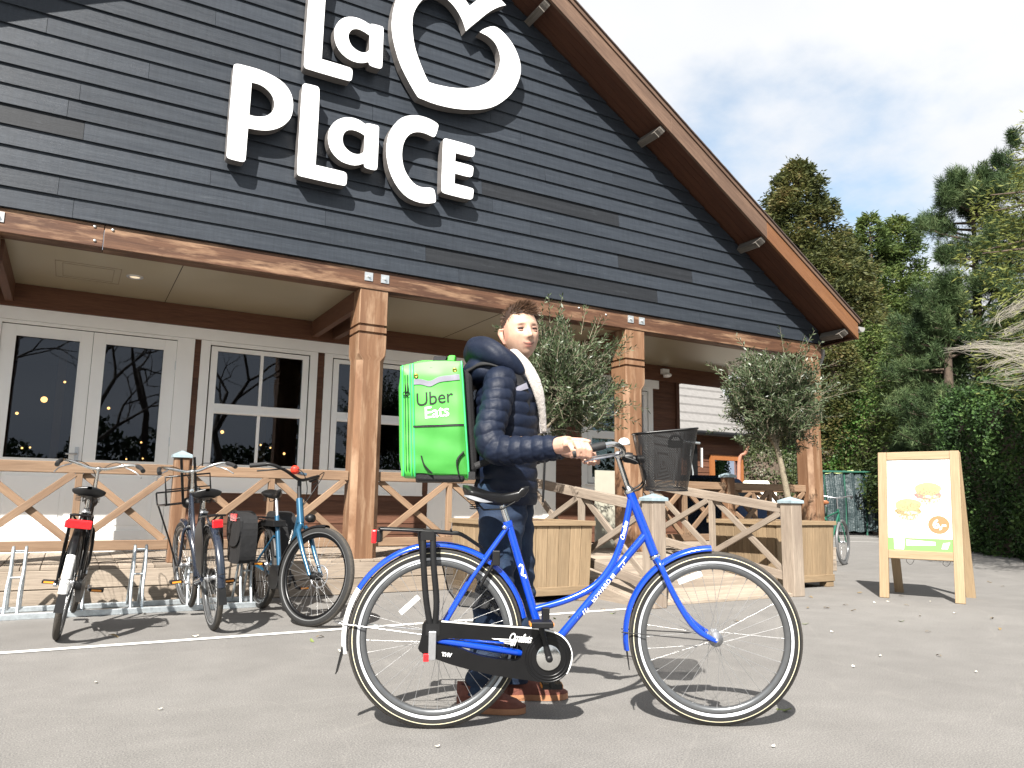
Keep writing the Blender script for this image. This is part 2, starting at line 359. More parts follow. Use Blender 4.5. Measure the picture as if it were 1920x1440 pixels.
M['cream'] = plain('tyre_line', (.62, .57, .40), .6, 0, .06)
M['band'] = plain('reflective_band', (.55, .57, .60), .3, .1, .05)
M['band_dim'] = plain('reflective_band_grey', (.13, .132, .135), .4, .1, .1)
M['chrome'] = plain('chrome', (.72, .72, .70), .16, 1, .08, 30)
M['alu'] = plain('aluminium', (.55, .56, .58), .32, .9, .1, 30)
M['rimdark'] = plain('rim_steel', (.13, .135, .14), .28, .6, .1, 30)
M['spoke'] = plain('spoke_steel', (.42, .42, .42), .3, .7, .1)
M['blue'] = plain('blue_enamel', (.004, .052, .44), .2, .15, .06, 8, coat=.8)
M['bluematt'] = plain('petrol_blue_enamel', (.014, .075, .14), .3, .3, .1, 8, coat=.4)
M['black'] = plain('black_enamel', (.004, .004, .0045), .3, 0, .2, 20, spec=.35)
M['blackp'] = plain('black_plastic', (.006, .006, .0065), .45, 0, .25, 30, spec=.35)
M['navyen'] = plain('dark_navy_enamel', (.013, .018, .03), .25, 0, .2, 20, coat=.5)
M['saddle'] = plain('saddle_vinyl', (.005, .005, .0055), .36, 0, .15, 40, .0004, 300)
M['greyvinyl'] = plain('grey_vinyl', (.30, .31, .33), .5, 0, .08, 40)
M['whitep'] = plain('white_enamel', (.80, .80, .78), .35, 0, .03)
M['red'] = plain('red_reflector', (.62, .012, .016), .2, 0, .12, 80, coat=.6)
M['orange'] = plain('orange_reflector', (.75, .27, .03), .3, 0, .1, 60)
M['grip'] = plain('grip_rubber', (.010, .010, .011), .7, 0, .2, 60)
M['brown'] = plain('brown_leather', (.30, .11, .045), .4, 0, .15, 20)
M['soil'] = plain('soil', (.085, .05, .03), .95, 0, .4, 30, .02, 40)
M['concrete'] = plain('concrete', (.30, .28, .25), .85, 0, .12, 10, .003, 80)
M['line'] = plain('road_paint', (.66, .65, .62), .7, 0, .16, 14, .001, 200)
def glass():
    m, n, l, p = newmat('window_glass'); g = n.new('ShaderNodeBsdfGlossy'); g.inputs['Roughness'].default_value = .01; g.inputs['Color'].default_value = (.50, .56, .66, 1)
    t = n.new('ShaderNodeBsdfTransparent'); t.inputs[0].default_value = (.5, .5, .48, 1); f = n.new('ShaderNodeFresnel'); f.inputs[0].default_value = 1.52
    tc_ = n.new('ShaderNodeTexCoord').outputs['Object']; b = n.new('ShaderNodeBump'); b.inputs['Distance'].default_value = .004; b.inputs['Strength'].default_value = .25; l.new(nz(n, l, tc_, 1.3, 1), b.inputs['Height']); l.new(b.outputs[0], g.inputs['Normal'])
    a = n.new('ShaderNodeMath'); a.operation = 'MULTIPLY_ADD'; l.new(f.outputs[0], a.inputs[0]); a.inputs[1].default_value = 1.25; a.inputs[2].default_value = .02
    mx = n.new('ShaderNodeMixShader'); l.new(a.outputs[0], mx.inputs[0]); l.new(t.outputs[0], mx.inputs[1]); l.new(g.outputs[0], mx.inputs[2]); l.new(mx.outputs[0], n['Material Output'].inputs[0]); return m
M['glass'] = glass()
def emis(name, col, st):
    m, n, l, p = newmat(name); p.inputs['Emission Color'].default_value = (*col, 1); p.inputs['Emission Strength'].default_value = st; p.inputs['Base Color'].default_value = (*col, 1); return m
M['lamp'] = emis('lamp_glow', (1, .55, .2), 4); M['downlight'] = emis('downlight_glow', (1, .85, .6), .22)
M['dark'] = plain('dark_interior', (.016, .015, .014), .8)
# ================================================================== SETTING
g = MB(); g.add([(-60, -60, 0), (90, -60, 0), (90, 110, 0), (-60, 110, 0)], [(0, 1, 2, 3)])
structure(g.build('ground', M['asphalt']))
g = MB()
def strip(mb, a, b, w, z=.004):
    a = Vector((*a, z)); b = Vector((*b, z)); d, s, u = basis(b-a); mb.add([a-s*w/2, b-s*w/2, b+s*w/2, a+s*w/2], [(0, 3, 2, 1)])
strip(g, (-6, 5.43), (4.35, 5.42), .075)
structure(flipfix(g.build('painted_line', M['line'])))
g = MB(); strip(g, (19.3, 15.5), (23.0, 12.0), .10); strip(g, (17.2, 13.9), (20.2, 11.0), .10)
structure(flipfix(g.build('parking_lines', M['line'])))

# ================================================================== RESTAURANT BUILDING
YF, YB = 7.36, 9.2
AX, AZR = 2.56, 0.65                       # gable centre, roof pitch (rise per metre)
def roofz(x, k=9.50): return k-AZR*abs(x-AX)-AZR*AX
GA = 7.868
def rz(x, off=0.0): return GA-AZR*abs(x-AX)+off     # underside of roof boarding
B = thing('restaurant_building', 'timber restaurant with dark slate-blue boarded gable, covered porch and white doors', 'building', (AX, YF, 0))
# --- gable siding: one object per board
C0, CP = 3.252, .1785
k = 0
dark_at = {(4, 0): 1, (3, 5): 1}
while True:
    z0 = C0+CP*k; z1 = z0+CP+.012
    half = (GA-z0)/AZR-.03
    if half < .15: break
    halft = max((GA-z1)/AZR-.03, .02)
    xl, xr = max(AX-half, -4.3), min(AX+half, 9.42); tl, tr = max(AX-halft, -4.3), min(AX+halft, 9.42)
    rnd = random.Random(100+k); cuts = []; x = xl+rnd.uniform(.8, 3.4)
    if k == 1: cuts = [-.30, 3.1, 6.3]
    elif k == 4: cuts = [-1.9, -.156, 4.4, 7.2]
    elif k == 5: cuts = [-.294, 3.9, 7.1]
    elif k == 3: cuts = [.9, 5.68, 6.9]
    elif k == 8: cuts = [.306, 4.6]
    elif k == 2: cuts = [2.0, 5.05, 8.0]
    elif k == 1: cuts = [2.9, 5.68, 6.55]
    else:
        while x < xr-.6: cuts.append(x); x += rnd.uniform(1.9, 4.2)
    cuts = [c for c in cuts if xl+.2 < c < xr-.2]; E_ = [xl]+cuts+[xr]
    for j in range(len(E_)-1):
        a, b = E_[j]+(.0015 if j else 0), E_[j+1]-(.0015 if j < len(E_)-2 else 0)
        at = max(a, tl) if j == 0 else a; bt = min(b, tr) if j == len(E_)-2 else b
        yo, yi = YF-.030+rnd.uniform(-.0025, .0025), YF-.008          # bottom edge proud, top tucked under the next board
        c = [(a, yo, z0), (a, YF+.012, z0), (at, YF+.012, z1), (at, yi, z1), (b, yo, z0), (b, YF+.012, z0), (bt, YF+.012, z1), (bt, yi, z1)]
        mb = MB(); mb.hexa([Vector(q) for q in c])
        dk = (k == 4 and j == 1) or (k in (3,) and j == 1+1 and False) or (k == 6 and j == 2) or (k == 3 and j == 2) or (k == 1 and j == 2)
        mb.build('siding_board', M['siding_dark' if dk else 'siding'], B)
    k += 1
# backing wall behind the boards
mb = MB(); zt = 7.80
pol = [(-4.3, 3.25), (9.42, 3.25), (9.42, rz(9.42)-.02), (AX, zt), (-4.3, rz(-4.3)-.02)]
mb.prism([pol], (0, YF+.014, 0), (1, 0, 0), (0, 0, 1), (0, .16, 0)); flipfix(mb.build('gable_wall', M['dark'], B))
# --- roof: boarded soffit, barge boards, tiles
YR, YE = 6.90, 14.0
for sgn in (1, -1):
    ex = AX+sgn*7.05; mb = MB(); nb = 5
    # soffit boards run down the slope
    for i in range(nb):
        y0 = YR+.03+i*(YF-YR+.1-.03)/nb; y1 = YR+.03+(i+1)*(YF-YR+.1-.03)/nb-.004
        q = MB(); q.hexa([V(AX, y0, GA+.02), V(AX, y1, GA+.02), V(AX, y1, GA+.045), V(AX, y0, GA+.045), V(ex, y0, rz(ex)+.02), V(ex, y1, rz(ex)+.02), V(ex, y1, rz(ex)+.045), V(ex, y0, rz(ex)+.045)])
        flipfix(q.build('soffit_board', M['soffit'], B))
    # roof deck
    q = MB(); q.hexa([V(AX, YR+.03, GA+.05), V(AX, YE, GA+.05), V(AX, YE, GA+.24), V(AX, YR+.03, GA+.24), V(ex, YR+.03, rz(ex)+.05), V(ex, YE, rz(ex)+.05), V(ex, YE, rz(ex)+.24), V(ex, YR+.03, rz(ex)+.24)])
    flipfix(q.build('roof', M['soffit'], B))
    # barge board in three lengths
    cutx = [0, 1.55, 3.62, 5.28, 7.08]; rise = .285
    for a, b in zip(cutx[:-1], cutx[1:]):
        a = AX+sgn*(a+.002); b = AX+sgn*(b-.002); mt = 'barge_new' if abs(b-AX) > 6 else 'barge'
        q = MB(); q.hexa([V(a, YR-.012, rz(a)), V(a, YR+.028, rz(a)), V(a, YR+.028, rz(a)-.02+rise), V(a, YR-.012, rz(a)-.02+rise), V(b, YR-.012, rz(b)), V(b, YR+.028, rz(b)), V(b, YR+.028, rz(b)-.02+rise), V(b, YR-.012, rz(b)-.02+rise)])
        flipfix(q.build('barge_board', M[mt], B, bevel=.004))
    q = MB(); a, b = AX+sgn*.01, AX+sgn*7.1
    q.hexa([V(a, YR-.03, rz(a)+rise-.045), V(a, YR-.0125, rz(a)+rise-.045), V(a, YR-.0125, rz(a)+rise+.01), V(a, YR-.03, rz(a)+rise+.01), V(b, YR-.03, rz(b)+rise-.045), V(b, YR-.0125, rz(b)+rise-.045), V(b, YR-.0125, rz(b)+rise+.01), V(b, YR-.03, rz(b)+rise+.01)])
    flipfix(q.build('verge_trim', M['barge'], B))
    # tiles along the verge, one object each, sharing one mesh
    tile = None; sl_ = math.atan(AZR); n = 52
    for i in range(n):
        d = .1+i*(8.45/n); x = AX+sgn*d*math.cos(sl_); z = rz(x)+rise+.02
        if tile is None:
            q = MB(); q.hexa([V(-.115, -.05, -.012), V(-.115, .42, -.012), V(-.115, .42, .0), V(-.115, -.05, .0), V(.12, -.05, -.002), V(.12, .42, -.002), V(.12, .42, .012), V(.12, -.05, .012)])
            tile = flipfix(q.build('roof_tile', plain('roof_tile', (.055, .038, .032), .8, 0, .3, 6, .002, 60), B, origin=(0, 0, 0))); o = tile
        else: o = tile.copy(); COL.objects.link(o)
        o.parent = B; o.location = Vector((x, YR, z))-Vector(B.location)
        o.rotation_euler = (random.uniform(-.02, .02), (sl_+.05)*sgn+random.uniform(-.015, .015), 0) if sgn > 0 else (0, -(sl_+.05), math.pi*0)
        if sgn < 0: o.scale = (-1, 1, 1)
    # purlin ends under the verge, with notched grey ends
    for (px, py) in ((1013, 20), (1226, 232), (1413, 441), (1568, 612)):
        p = on_y(px, py, 7.1); x = AX+sgn*(p.x-AX); z = rz(x)-.065
        q = MB(); c = rad(33)*sgn
        d = Vector((math.cos(c), 0, -math.sin(c))); u = Vector((math.sin(c), 0, math.cos(c)))
        for (ya, yb, h0, h1) in ((7.00, 7.335, .085, .085), (6.965, 7.00, .05, .07), (6.935, 6.965, .025, .05)):
            r = lambda y, h: [V(x, y, z+.05)-d*.045-u*(h), V(x, y, z+.05)+d*.045-u*(h), V(x, y, z+.05)+d*.045+u*.01, V(x, y, z+.05)-d*.045+u*.01]
            q.hexa(r(ya, h0)+r(yb, h1))
        flipfix(q.build('purlin_end', wood('purlin_grey', (.10, .088, .075), (.19, .17, .15), (.05, .045, .04), .8, 1, .1, .5) if 'pg' not in M else M['pg'], B)); M.setdefault('pg', q and bpy.data.materials['purlin_grey'])
# eave board closing the soffit at the right corner, gutter end and bent downpipe
ex = AX+7.05
q = MB(); q.box((ex+.01, YE/2+YR/2+.02, rz(ex)+.12), (.03, YE-YR, .26)); flipfix(q.build('eave_board', M['soffit'], B))
q = MB()
q.grid(lambda u, v: V(ex+.02+.075+.07*math.cos(math.pi*(1+v)), YR-.02+u*(YE-YR), rz(ex)+.17+.07*math.sin(math.pi*(1+v))), 2, 13)
q.grid(lambda u, v: V(ex+.02+.075+.066*math.cos(math.pi*(1+v)), YR-.02+u*(YE-YR), rz(ex)+.17+.066*math.sin(math.pi*(1+v))), 2, 13)
q.prism([[(.07*math.cos(math.pi*(1+i/12)), .07*math.sin(math.pi*(1+i/12))) for i in range(13)]], (ex+.095, YR-.024, rz(ex)+.17), (1, 0, 0), (0, 0, 1), (0, .004, 0))
q.build('gutter', plain('zinc_gutter', (.50, .49, .47), .4, .6, .1), B)
# horizontal closing board under the eave return (between wall corner and eave)
q = MB(); q.hexa([V(9.43, YF-.0, 3.2), V(9.43, YE, 3.2), V(9.43, YE, 3.215), V(9.43, YF-.0, 3.215), V(ex, YR+.03, rz(ex)+.0), V(ex, YE, rz(ex)+.0), V(ex, YE, rz(ex)+.015), V(ex, YR+.03, rz(ex)+.015)])
flipfix(q.build('eave_soffit', M['soffit'], B))
p0 = on_y(1578, 660, 7.5); p1 = on_y(1560, 700, 7.5); p2 = on_y(1545, 722, 7.5)
q = MB(); q.tube(spline([(9.62, 7.5, 3.22), (9.6, 7.5, 3.1), (9.5, 7.5, 2.93), (9.43, 7.52, 2.82), (9.42, 7.55, 2.6), (9.42, 7.55, .1)], 5), .038, 12)
q.build('downpipe', plain('downpipe_grey', (.33, .31, .29), .5, .3, .1), B)
# --- front beam in lengths with butt joints
xs = [-4.4, .076, 5.161, 9.42]
for a, b in zip(xs[:-1], xs[1:]):
    q = MB(); q.box(((a+b)/2, YF+.10, 3.143), (b-a-.004, .20, .205)); q.build('front_beam', M['beam'], B, bevel=.006)
mb = MB(); mb.box((2.55, YF-.004, 3.2485), (13.7, .03, .006)); mb.build('flashing', M['blackp'], B)
for x in (-.70, 2.485, 2.66, 5.88, 6.055):
    q = MB(); q.box((x, YF-.004, 3.165), (.088, .008, .088)); q.lathe([(0, .02), (.014, .02), (.014, 0), (.02, 0)], 6, (x, YF-.008, 3.165), (0, -1, 0), smooth=False)
    flipfix(q.build('bolt_plate', M['plate'], B))
for x, z in ((-.0, 3.215), (.01, 3.09), (.14, 3.21), (5.1, 3.20), (5.5, 3.17)):
    q = MB(); q.lathe([(0, .006), (.012, .006), (.012, 0)], 8, (x, YF-.002, z), (0, -1, 0)); q.build('bolt_head', M['plate'], B)
# --- posts
PX = [-.83, 2.56, 5.96, 9.25]
def post(x, w=.30):
    y = YF+.012+w/2; h = w/2; ch = .028
    def ring(z, e, c):      # octagonal ring, e half width, c chamfer
        return [V(x+a, y+b, z) for a, b in ((-e+c, -e), (e-c, -e), (e, -e+c), (e, e-c), (e-c, e), (-e+c, e), (-e, e-c), (-e, -e+c))]
    zt = 3.04; z1, z2 = 2.665, 2.585; gd = .024
    lv = [(.33, h-.004, .055), (2.30, h-.004, .055), (2.36, h-.001, .012), (2.42, h, .006), (z2-.013, h, .006), (z2-.012, h-gd, .004), (z2+.012, h-gd, .004), (z2+.013, h, .006), (z1-.013, h, .006), (z1-.012, h-gd, .004), (z1+.012, h-gd, .004), (z1+.013, h, .006), (zt, h, .006)]
    vs = []; fs = []; uvs = []; o = random.random()*30
    for (z, e, c) in lv: vs += ring(z, e, c)
    for i in range(len(lv)-1):
        for k in range(8):
            fs.append((i*8+k, i*8+(k+1) % 8, (i+1)*8+(k+1) % 8, (i+1)*8+k)); za, zb = lv[i][0], lv[i+1][0]; ww = [0, .24, .26, .5, .52, .76, .78, 1.02, 1.04]
            uvs.append([(za+o, ww[k]), (za+o, ww[k+1]), (zb+o, ww[k+1]), (zb+o, ww[k])])
    fs.append(tuple(range(len(vs)-8, len(vs)))); uvs.append([(0, 0)]*8)
    q = MB(); q.add(vs, fs, uvs); return flipfix(q.build('post', M['post'], B))
for x in PX: post(x)
# --- porch ceiling and joists, back beam
q = MB(); q.box((2.35, (YF+.2+YB)/2, 3.06), (14.1, YB-YF-.2, .03))
q.box((8.84, 10.9, 3.06), (1.15, 3.4, .03)); q.build('ceiling', M['ceil'], B)
hx = [(-.29, 8.06), (.26, 8.60)]
q = MB()
for a, b in (((-.29, 8.02), (.26, 8.02)), ((-.29, 8.62), (.26, 8.62)), ((-.29, 8.02), (-.29, 8.62)), ((.26, 8.02), (.26, 8.62)), ((-.23, 8.08), (.2, 8.08)), ((-.23, 8.56), (.2, 8.56)), ((-.23, 8.08), (-.23, 8.56)), ((.2, 8.08), (.2, 8.56))):
    q.beam((*a, 3.0435), (*b, 3.0435), .006, .003)
q.build('ceiling_hatch', plain('hatch_line', (.22, .19, .14), .6), B)
for x in (.75, 4.15):
    q = MB(); q.box((x, 8.35, 3.0435), (.006, 1.6, .003)); q.build('ceiling_joint', M['dark'], B)
q = MB(); q.lathe([(.05, 0), (.052, .008), (.075, .008), (.078, 0)], 20, (.388, 8.23, 3.045), (0, 0, -1)); q.build('downlight_rim', M['alu'], B)
q = MB(); q.lathe([(0, .002), (.05, .002)], 16, (.388, 8.23, 3.045), (0, 0, -1)); q.build('downlight_lamp', M['downlight'], B)
for x in PX[:3]:
    for dx, w in ((-.12, .075), (.14, .075)):
        q = MB(); q.box((x+dx, (YF+.21+YB)/2, 2.945), (w, YB-YF-.22, .195)); q.build('joist', M['soffit'] if False else wood('joist_wood', (.085, .036, .02), (.135, .062, .034), None, .6) if 'jw' not in M else M['jw'], B, bevel=.004)
        M.setdefault('jw', bpy.data.materials['joist_wood'])
q = MB(); q.box((2.35, YB-.03, 2.925), (14.0, .06, .235)); q.build('back_beam', M['jw'], B)
q = MB(); q.box((1.55, YB-.012, 2.74), (12.66, .03, .13)); q.build('fascia', M['white'], B)
# --- back wall
WT = 2.672
def clad(x0, x1, z0, z1, name='cladding_board', y=YB):
    z = z0; h = .135
    while z < z1-.01:
        t = min(z+h, z1); q = MB()
        q.hexa([V(x0, y-.012, z), V(x0, y+.02, z), V(x0, y+.02, t+.002), V(x0, y-.002, t+.002), V(x1, y-.012, z), V(x1, y+.02, z), V(x1, y+.02, t+.002), V(x1, y-.002, t+.002)])
        flipfix(q.build(name, M['clad'], B)); z += h
def frame4(mb, x0, x1, z0, z1, w, y0, y1, wb=None, wt=None):
    wb = wb or w; wt = wt or w
    mb.box(((x0+x1)/2, (y0+y1)/2, z1-wt/2), (x1-x0, y1-y0, wt)); mb.box(((x0+x1)/2, (y0+y1)/2, z0+wb/2), (x1-x0, y1-y0, wb))
    for x in (x0+w/2, x1-w/2): mb.box((x, (y0+y1)/2, (z0+wb+z1-wt)/2), (w, y1-y0, z1-wt-z0-wb))
def door(x0, x1, handle=None):
    z0, z1 = .345, 2.63; q = MB(); y0, y1 = YB-.005, YB+.045
    px0, px1, pz0, pz1 = x0+.162, x1-.162 if handle is None else x1-.11, 1.267, 2.52
    if handle == 'l': px0, px1 = x0+.115, x1-.125
    if handle == 'r': px0, px1 = x0+.125, x1-.115
    q.box(((x0+px0)/2, (y0+y1)/2, (z0+z1)/2), (px0-x0, y1-y0, z1-z0)); q.box(((x1+px1)/2, (y0+y1)/2, (z0+z1)/2), (x1-px1, y1-y0, z1-z0))
    q.box(((px0+px1)/2, (y0+y1)/2, (pz1+z1)/2), (px1-px0, y1-y0, z1-pz1)); q.box(((px0+px1)/2, (y0+y1)/2, pz0-.06), (px1-px0, y1-y0, .12)); q.box(((px0+px1)/2, (y0+y1)/2, z0+.1), (px1-px0, y1-y0, .2))
    q.box(((px0+px1)/2, y0+.028, (z0+.2+pz0-.12)/2), (px1-px0, .02, pz0-.12-z0-.2))
    q.box(((px0+px1)/2, y0+.016, (z0+.2+pz0-.12)/2), (px1-px0-.1, .01, pz0-.12-z0-.3))
    d = q.build('door', M['white'], B, bevel=.003)
    q = MB(); q.box(((px0+px1)/2, y0+.03, (pz0+pz1)/2), (px1-px0, .006, pz1-pz0)); q.build('pane', M['glass'], d)
    q = MB(); frame4(q, px0-.006, px1+.006, pz0-.006, pz1+.006, .012, y0-.006, y0+.01); q.build('bead', M['white'], d)
    for z in (.6, 1.5, 2.35):
        q = MB(); hx_ = x0-.004 if handle == 'r' else x1+.004; q.tube([(hx_, y0-.008, z-.05), (hx_, y0-.008, z+.05)], .009, 8); q.build('hinge', M['alu'], d)
    if handle == 'h' or handle == 'r':
        q = MB(); q.box((x1-.05, y0-.012, 1.30), (.035, .008, .2)); q.tube([(x1-.05, y0-.016, 1.33), (x1-.05, y0-.05, 1.33), (x1-.15, y0-.05, 1.325)], .009, 8); q.build('handle', M['alu'], d)
    return d
def dbl(x0, x1):
    xm = (x0+x1)/2; door(x0, xm-.002, 'r'); door(xm+.002, x1, 'l')
def surround(x0, x1, holes, z0=.33, z1=WT):
    """white boards filling x0..x1 around the openings"""
    xs_ = [x0]+[v for h in holes for v in h[:2]]+[x1]; q = MB()
    for i in range(0, len(xs_), 2):
        if xs_[i+1]-xs_[i] > .005: q.box(((xs_[i]+xs_[i+1])/2, YB-.004, (z0+z1)/2), (xs_[i+1]-xs_[i], .036, z1-z0))
    for h in holes:
        if z1-h[3] > .003: q.box(((h[0]+h[1])/2, YB-.004, (h[3]+z1)/2), (h[1]-h[0], .036, z1-h[3]))
        if h[2]-z0 > .003: q.box(((h[0]+h[1])/2, YB-.004, (h[2]+z0)/2), (h[1]-h[0], .036, h[2]-z0))
    q.build('door_frame' if z0 < .4 else 'window_surround', M['white'], B, bevel=.003)
def window(x0, x1, sticker=False):
    z0, z1 = 1.19, 2.615; q = MB(); frame4(q, x0, x1, z0, z1, .07, YB-.012, YB+.05, .085, .05)
    zm0, zm1 = 1.846, 1.960; q.box(((x0+x1)/2, YB+.012, (zm0+zm1)/2), (x1-x0-.14, .05, zm1-zm0)); q.box(((x0+x1)/2, YB-.02, zm0+.02), (x1-x0-.13, .022, .03))
    xm = (x0+x1)/2+.01
    w = q.build('window', M['white'], B, bevel=.003)
    for a, b in ((zm1, z1-.05), (z0+.085, zm0)):
        q = MB(); q.box((xm, YB+.015, (a+b)/2), (.034, .034, b-a)); q.build('glazing_bar', M['white'], w, bevel=.003)
        for s0, s1 in ((x0+.07, xm-.017), (xm+.017, x1-.07)):
            q = MB(); q.box(((s0+s1)/2, YB+.02, (a+b)/2), (s1-s0, .005, b-a)); q.build('pane', M['glass'], w)
    if sticker:
        q = MB(); q.box((x0+.33, YB-.003+.018, 2.27), (.17, .003, .1)); q.build('sticker', plain('blue_sticker', (.03, .19, .38), .4), w)
def winbay(x0, x1, st=False):
    surround(x0, x1, [(x0+.10, x1-.09, 1.15, 2.628)], .955)
    q = MB(); q.box(((x0+x1)/2, YB-.03, 1.165), (x1-x0-.12, .05, .028)); q.box(((x0+x1)/2, YB-.028, .965), (x1-x0, .02, .02)); q.build('window_sill', M['white'], B, bevel=.003)
    window(x0+.115, x1-.105, st); clad(x0, x1, .345, .955)
surround(-1.06, 1.10, [(-.732, .918, .335, 2.64)]); dbl(-.73, .916)
clad(1.10, 1.168, .345, WT); winbay(1.168, 2.505); clad(2.505, 2.59, .345, WT); winbay(2.59, 3.93, True); clad(3.93, 4.01, .345, WT)
surround(4.01, 5.97, [(4.22, 5.76, .335, 2.64)]); dbl(4.222, 5.758)
clad(5.97, 6.42, .345, WT); winbay(6.42, 7.76); clad(7.76, 8.26, .345, 2.86)
q = MB(); q.box((7.12, YB-.02, 2.74), (1.42, .04, .125)); q.build('window_head', M['white'], B)
clad(-3.9, -1.06, .345, WT)
# side wall of the building beyond the corner and interior
q = MB(); q.box((8.275, YB+2.6, 1.6), (.03, 5.2, 2.9)); q.build('side_wall', M['clad'], B)
q = MB(); q.box((8.25, YB-.02, 1.6), (.06, .06, 2.55)); q.build('corner_board', M['clad'], B, bevel=.003)
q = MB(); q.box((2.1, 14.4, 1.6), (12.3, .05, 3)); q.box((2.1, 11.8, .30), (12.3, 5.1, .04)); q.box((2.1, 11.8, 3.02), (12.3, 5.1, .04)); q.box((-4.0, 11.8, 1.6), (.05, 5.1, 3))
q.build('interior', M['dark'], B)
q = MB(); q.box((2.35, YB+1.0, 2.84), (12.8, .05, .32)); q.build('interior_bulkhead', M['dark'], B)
q = MB(); q.box((2.2, 10.6, 1.6), (.07, .07, 2.6)); q.box((-.2, 11.2, 1.6), (.09, .09, 2.6)); q.build('interior_column', plain('ochre_paint', (.35, .26, .10), .6), B)
rnd = random.Random(5)
lampspots = [(-.15, 10.6, 2.25, .014), (-.33, 10.2, 1.98, .035), (.02, 10.9, 1.62, .012), (-.52, 10.8, 1.45, .012), (-.44, 10.8, 1.46, .011), (.0, 10.4, 1.35, .01), (.75, 10.8, 1.58, .012), (.62, 11.2, 1.38, .011), (.82, 11.3, 1.4, .011), (1.62, 10.2, 1.72, .022), (2.4, 11, 1.6, .012), (2.1, 10.2, 1.58, .012), (3.0, 11, 1.85, .02), (3.9, 11.5, 2.0, .02), (1.3, 12, 2.0, .02), (.4, 12.4, 2.15, .02), (-.7, 12.4, 2.0, .02), (.25, 12.2, 1.5, .015), (2.9, 12.3, 1.6, .02)]
for (x, y, z, r) in lampspots:
    t = tag(MB().ball((0, 0, 0), r, 8, 6, 0, (1, 1, 1)).build('pendant_lamp', M['lamp']), 'tiny warm pendant lamp glowing inside behind the porch glass', 'lamp', 'pendant lamps inside the restaurant'); t.location = (x, y, z)
q = MB(); q.tube([(7.95, 9.1, 2.86), (7.95, 9.1, 2.98)], .03, 12); q.ball((7.93, 9.03, 2.88), .06, 14, 8, 0, (1, 1.3, .6)); q.box((7.95, 9.12, 2.95), (.13, .08, .08))
q.build('security_camera', M['white'], B)

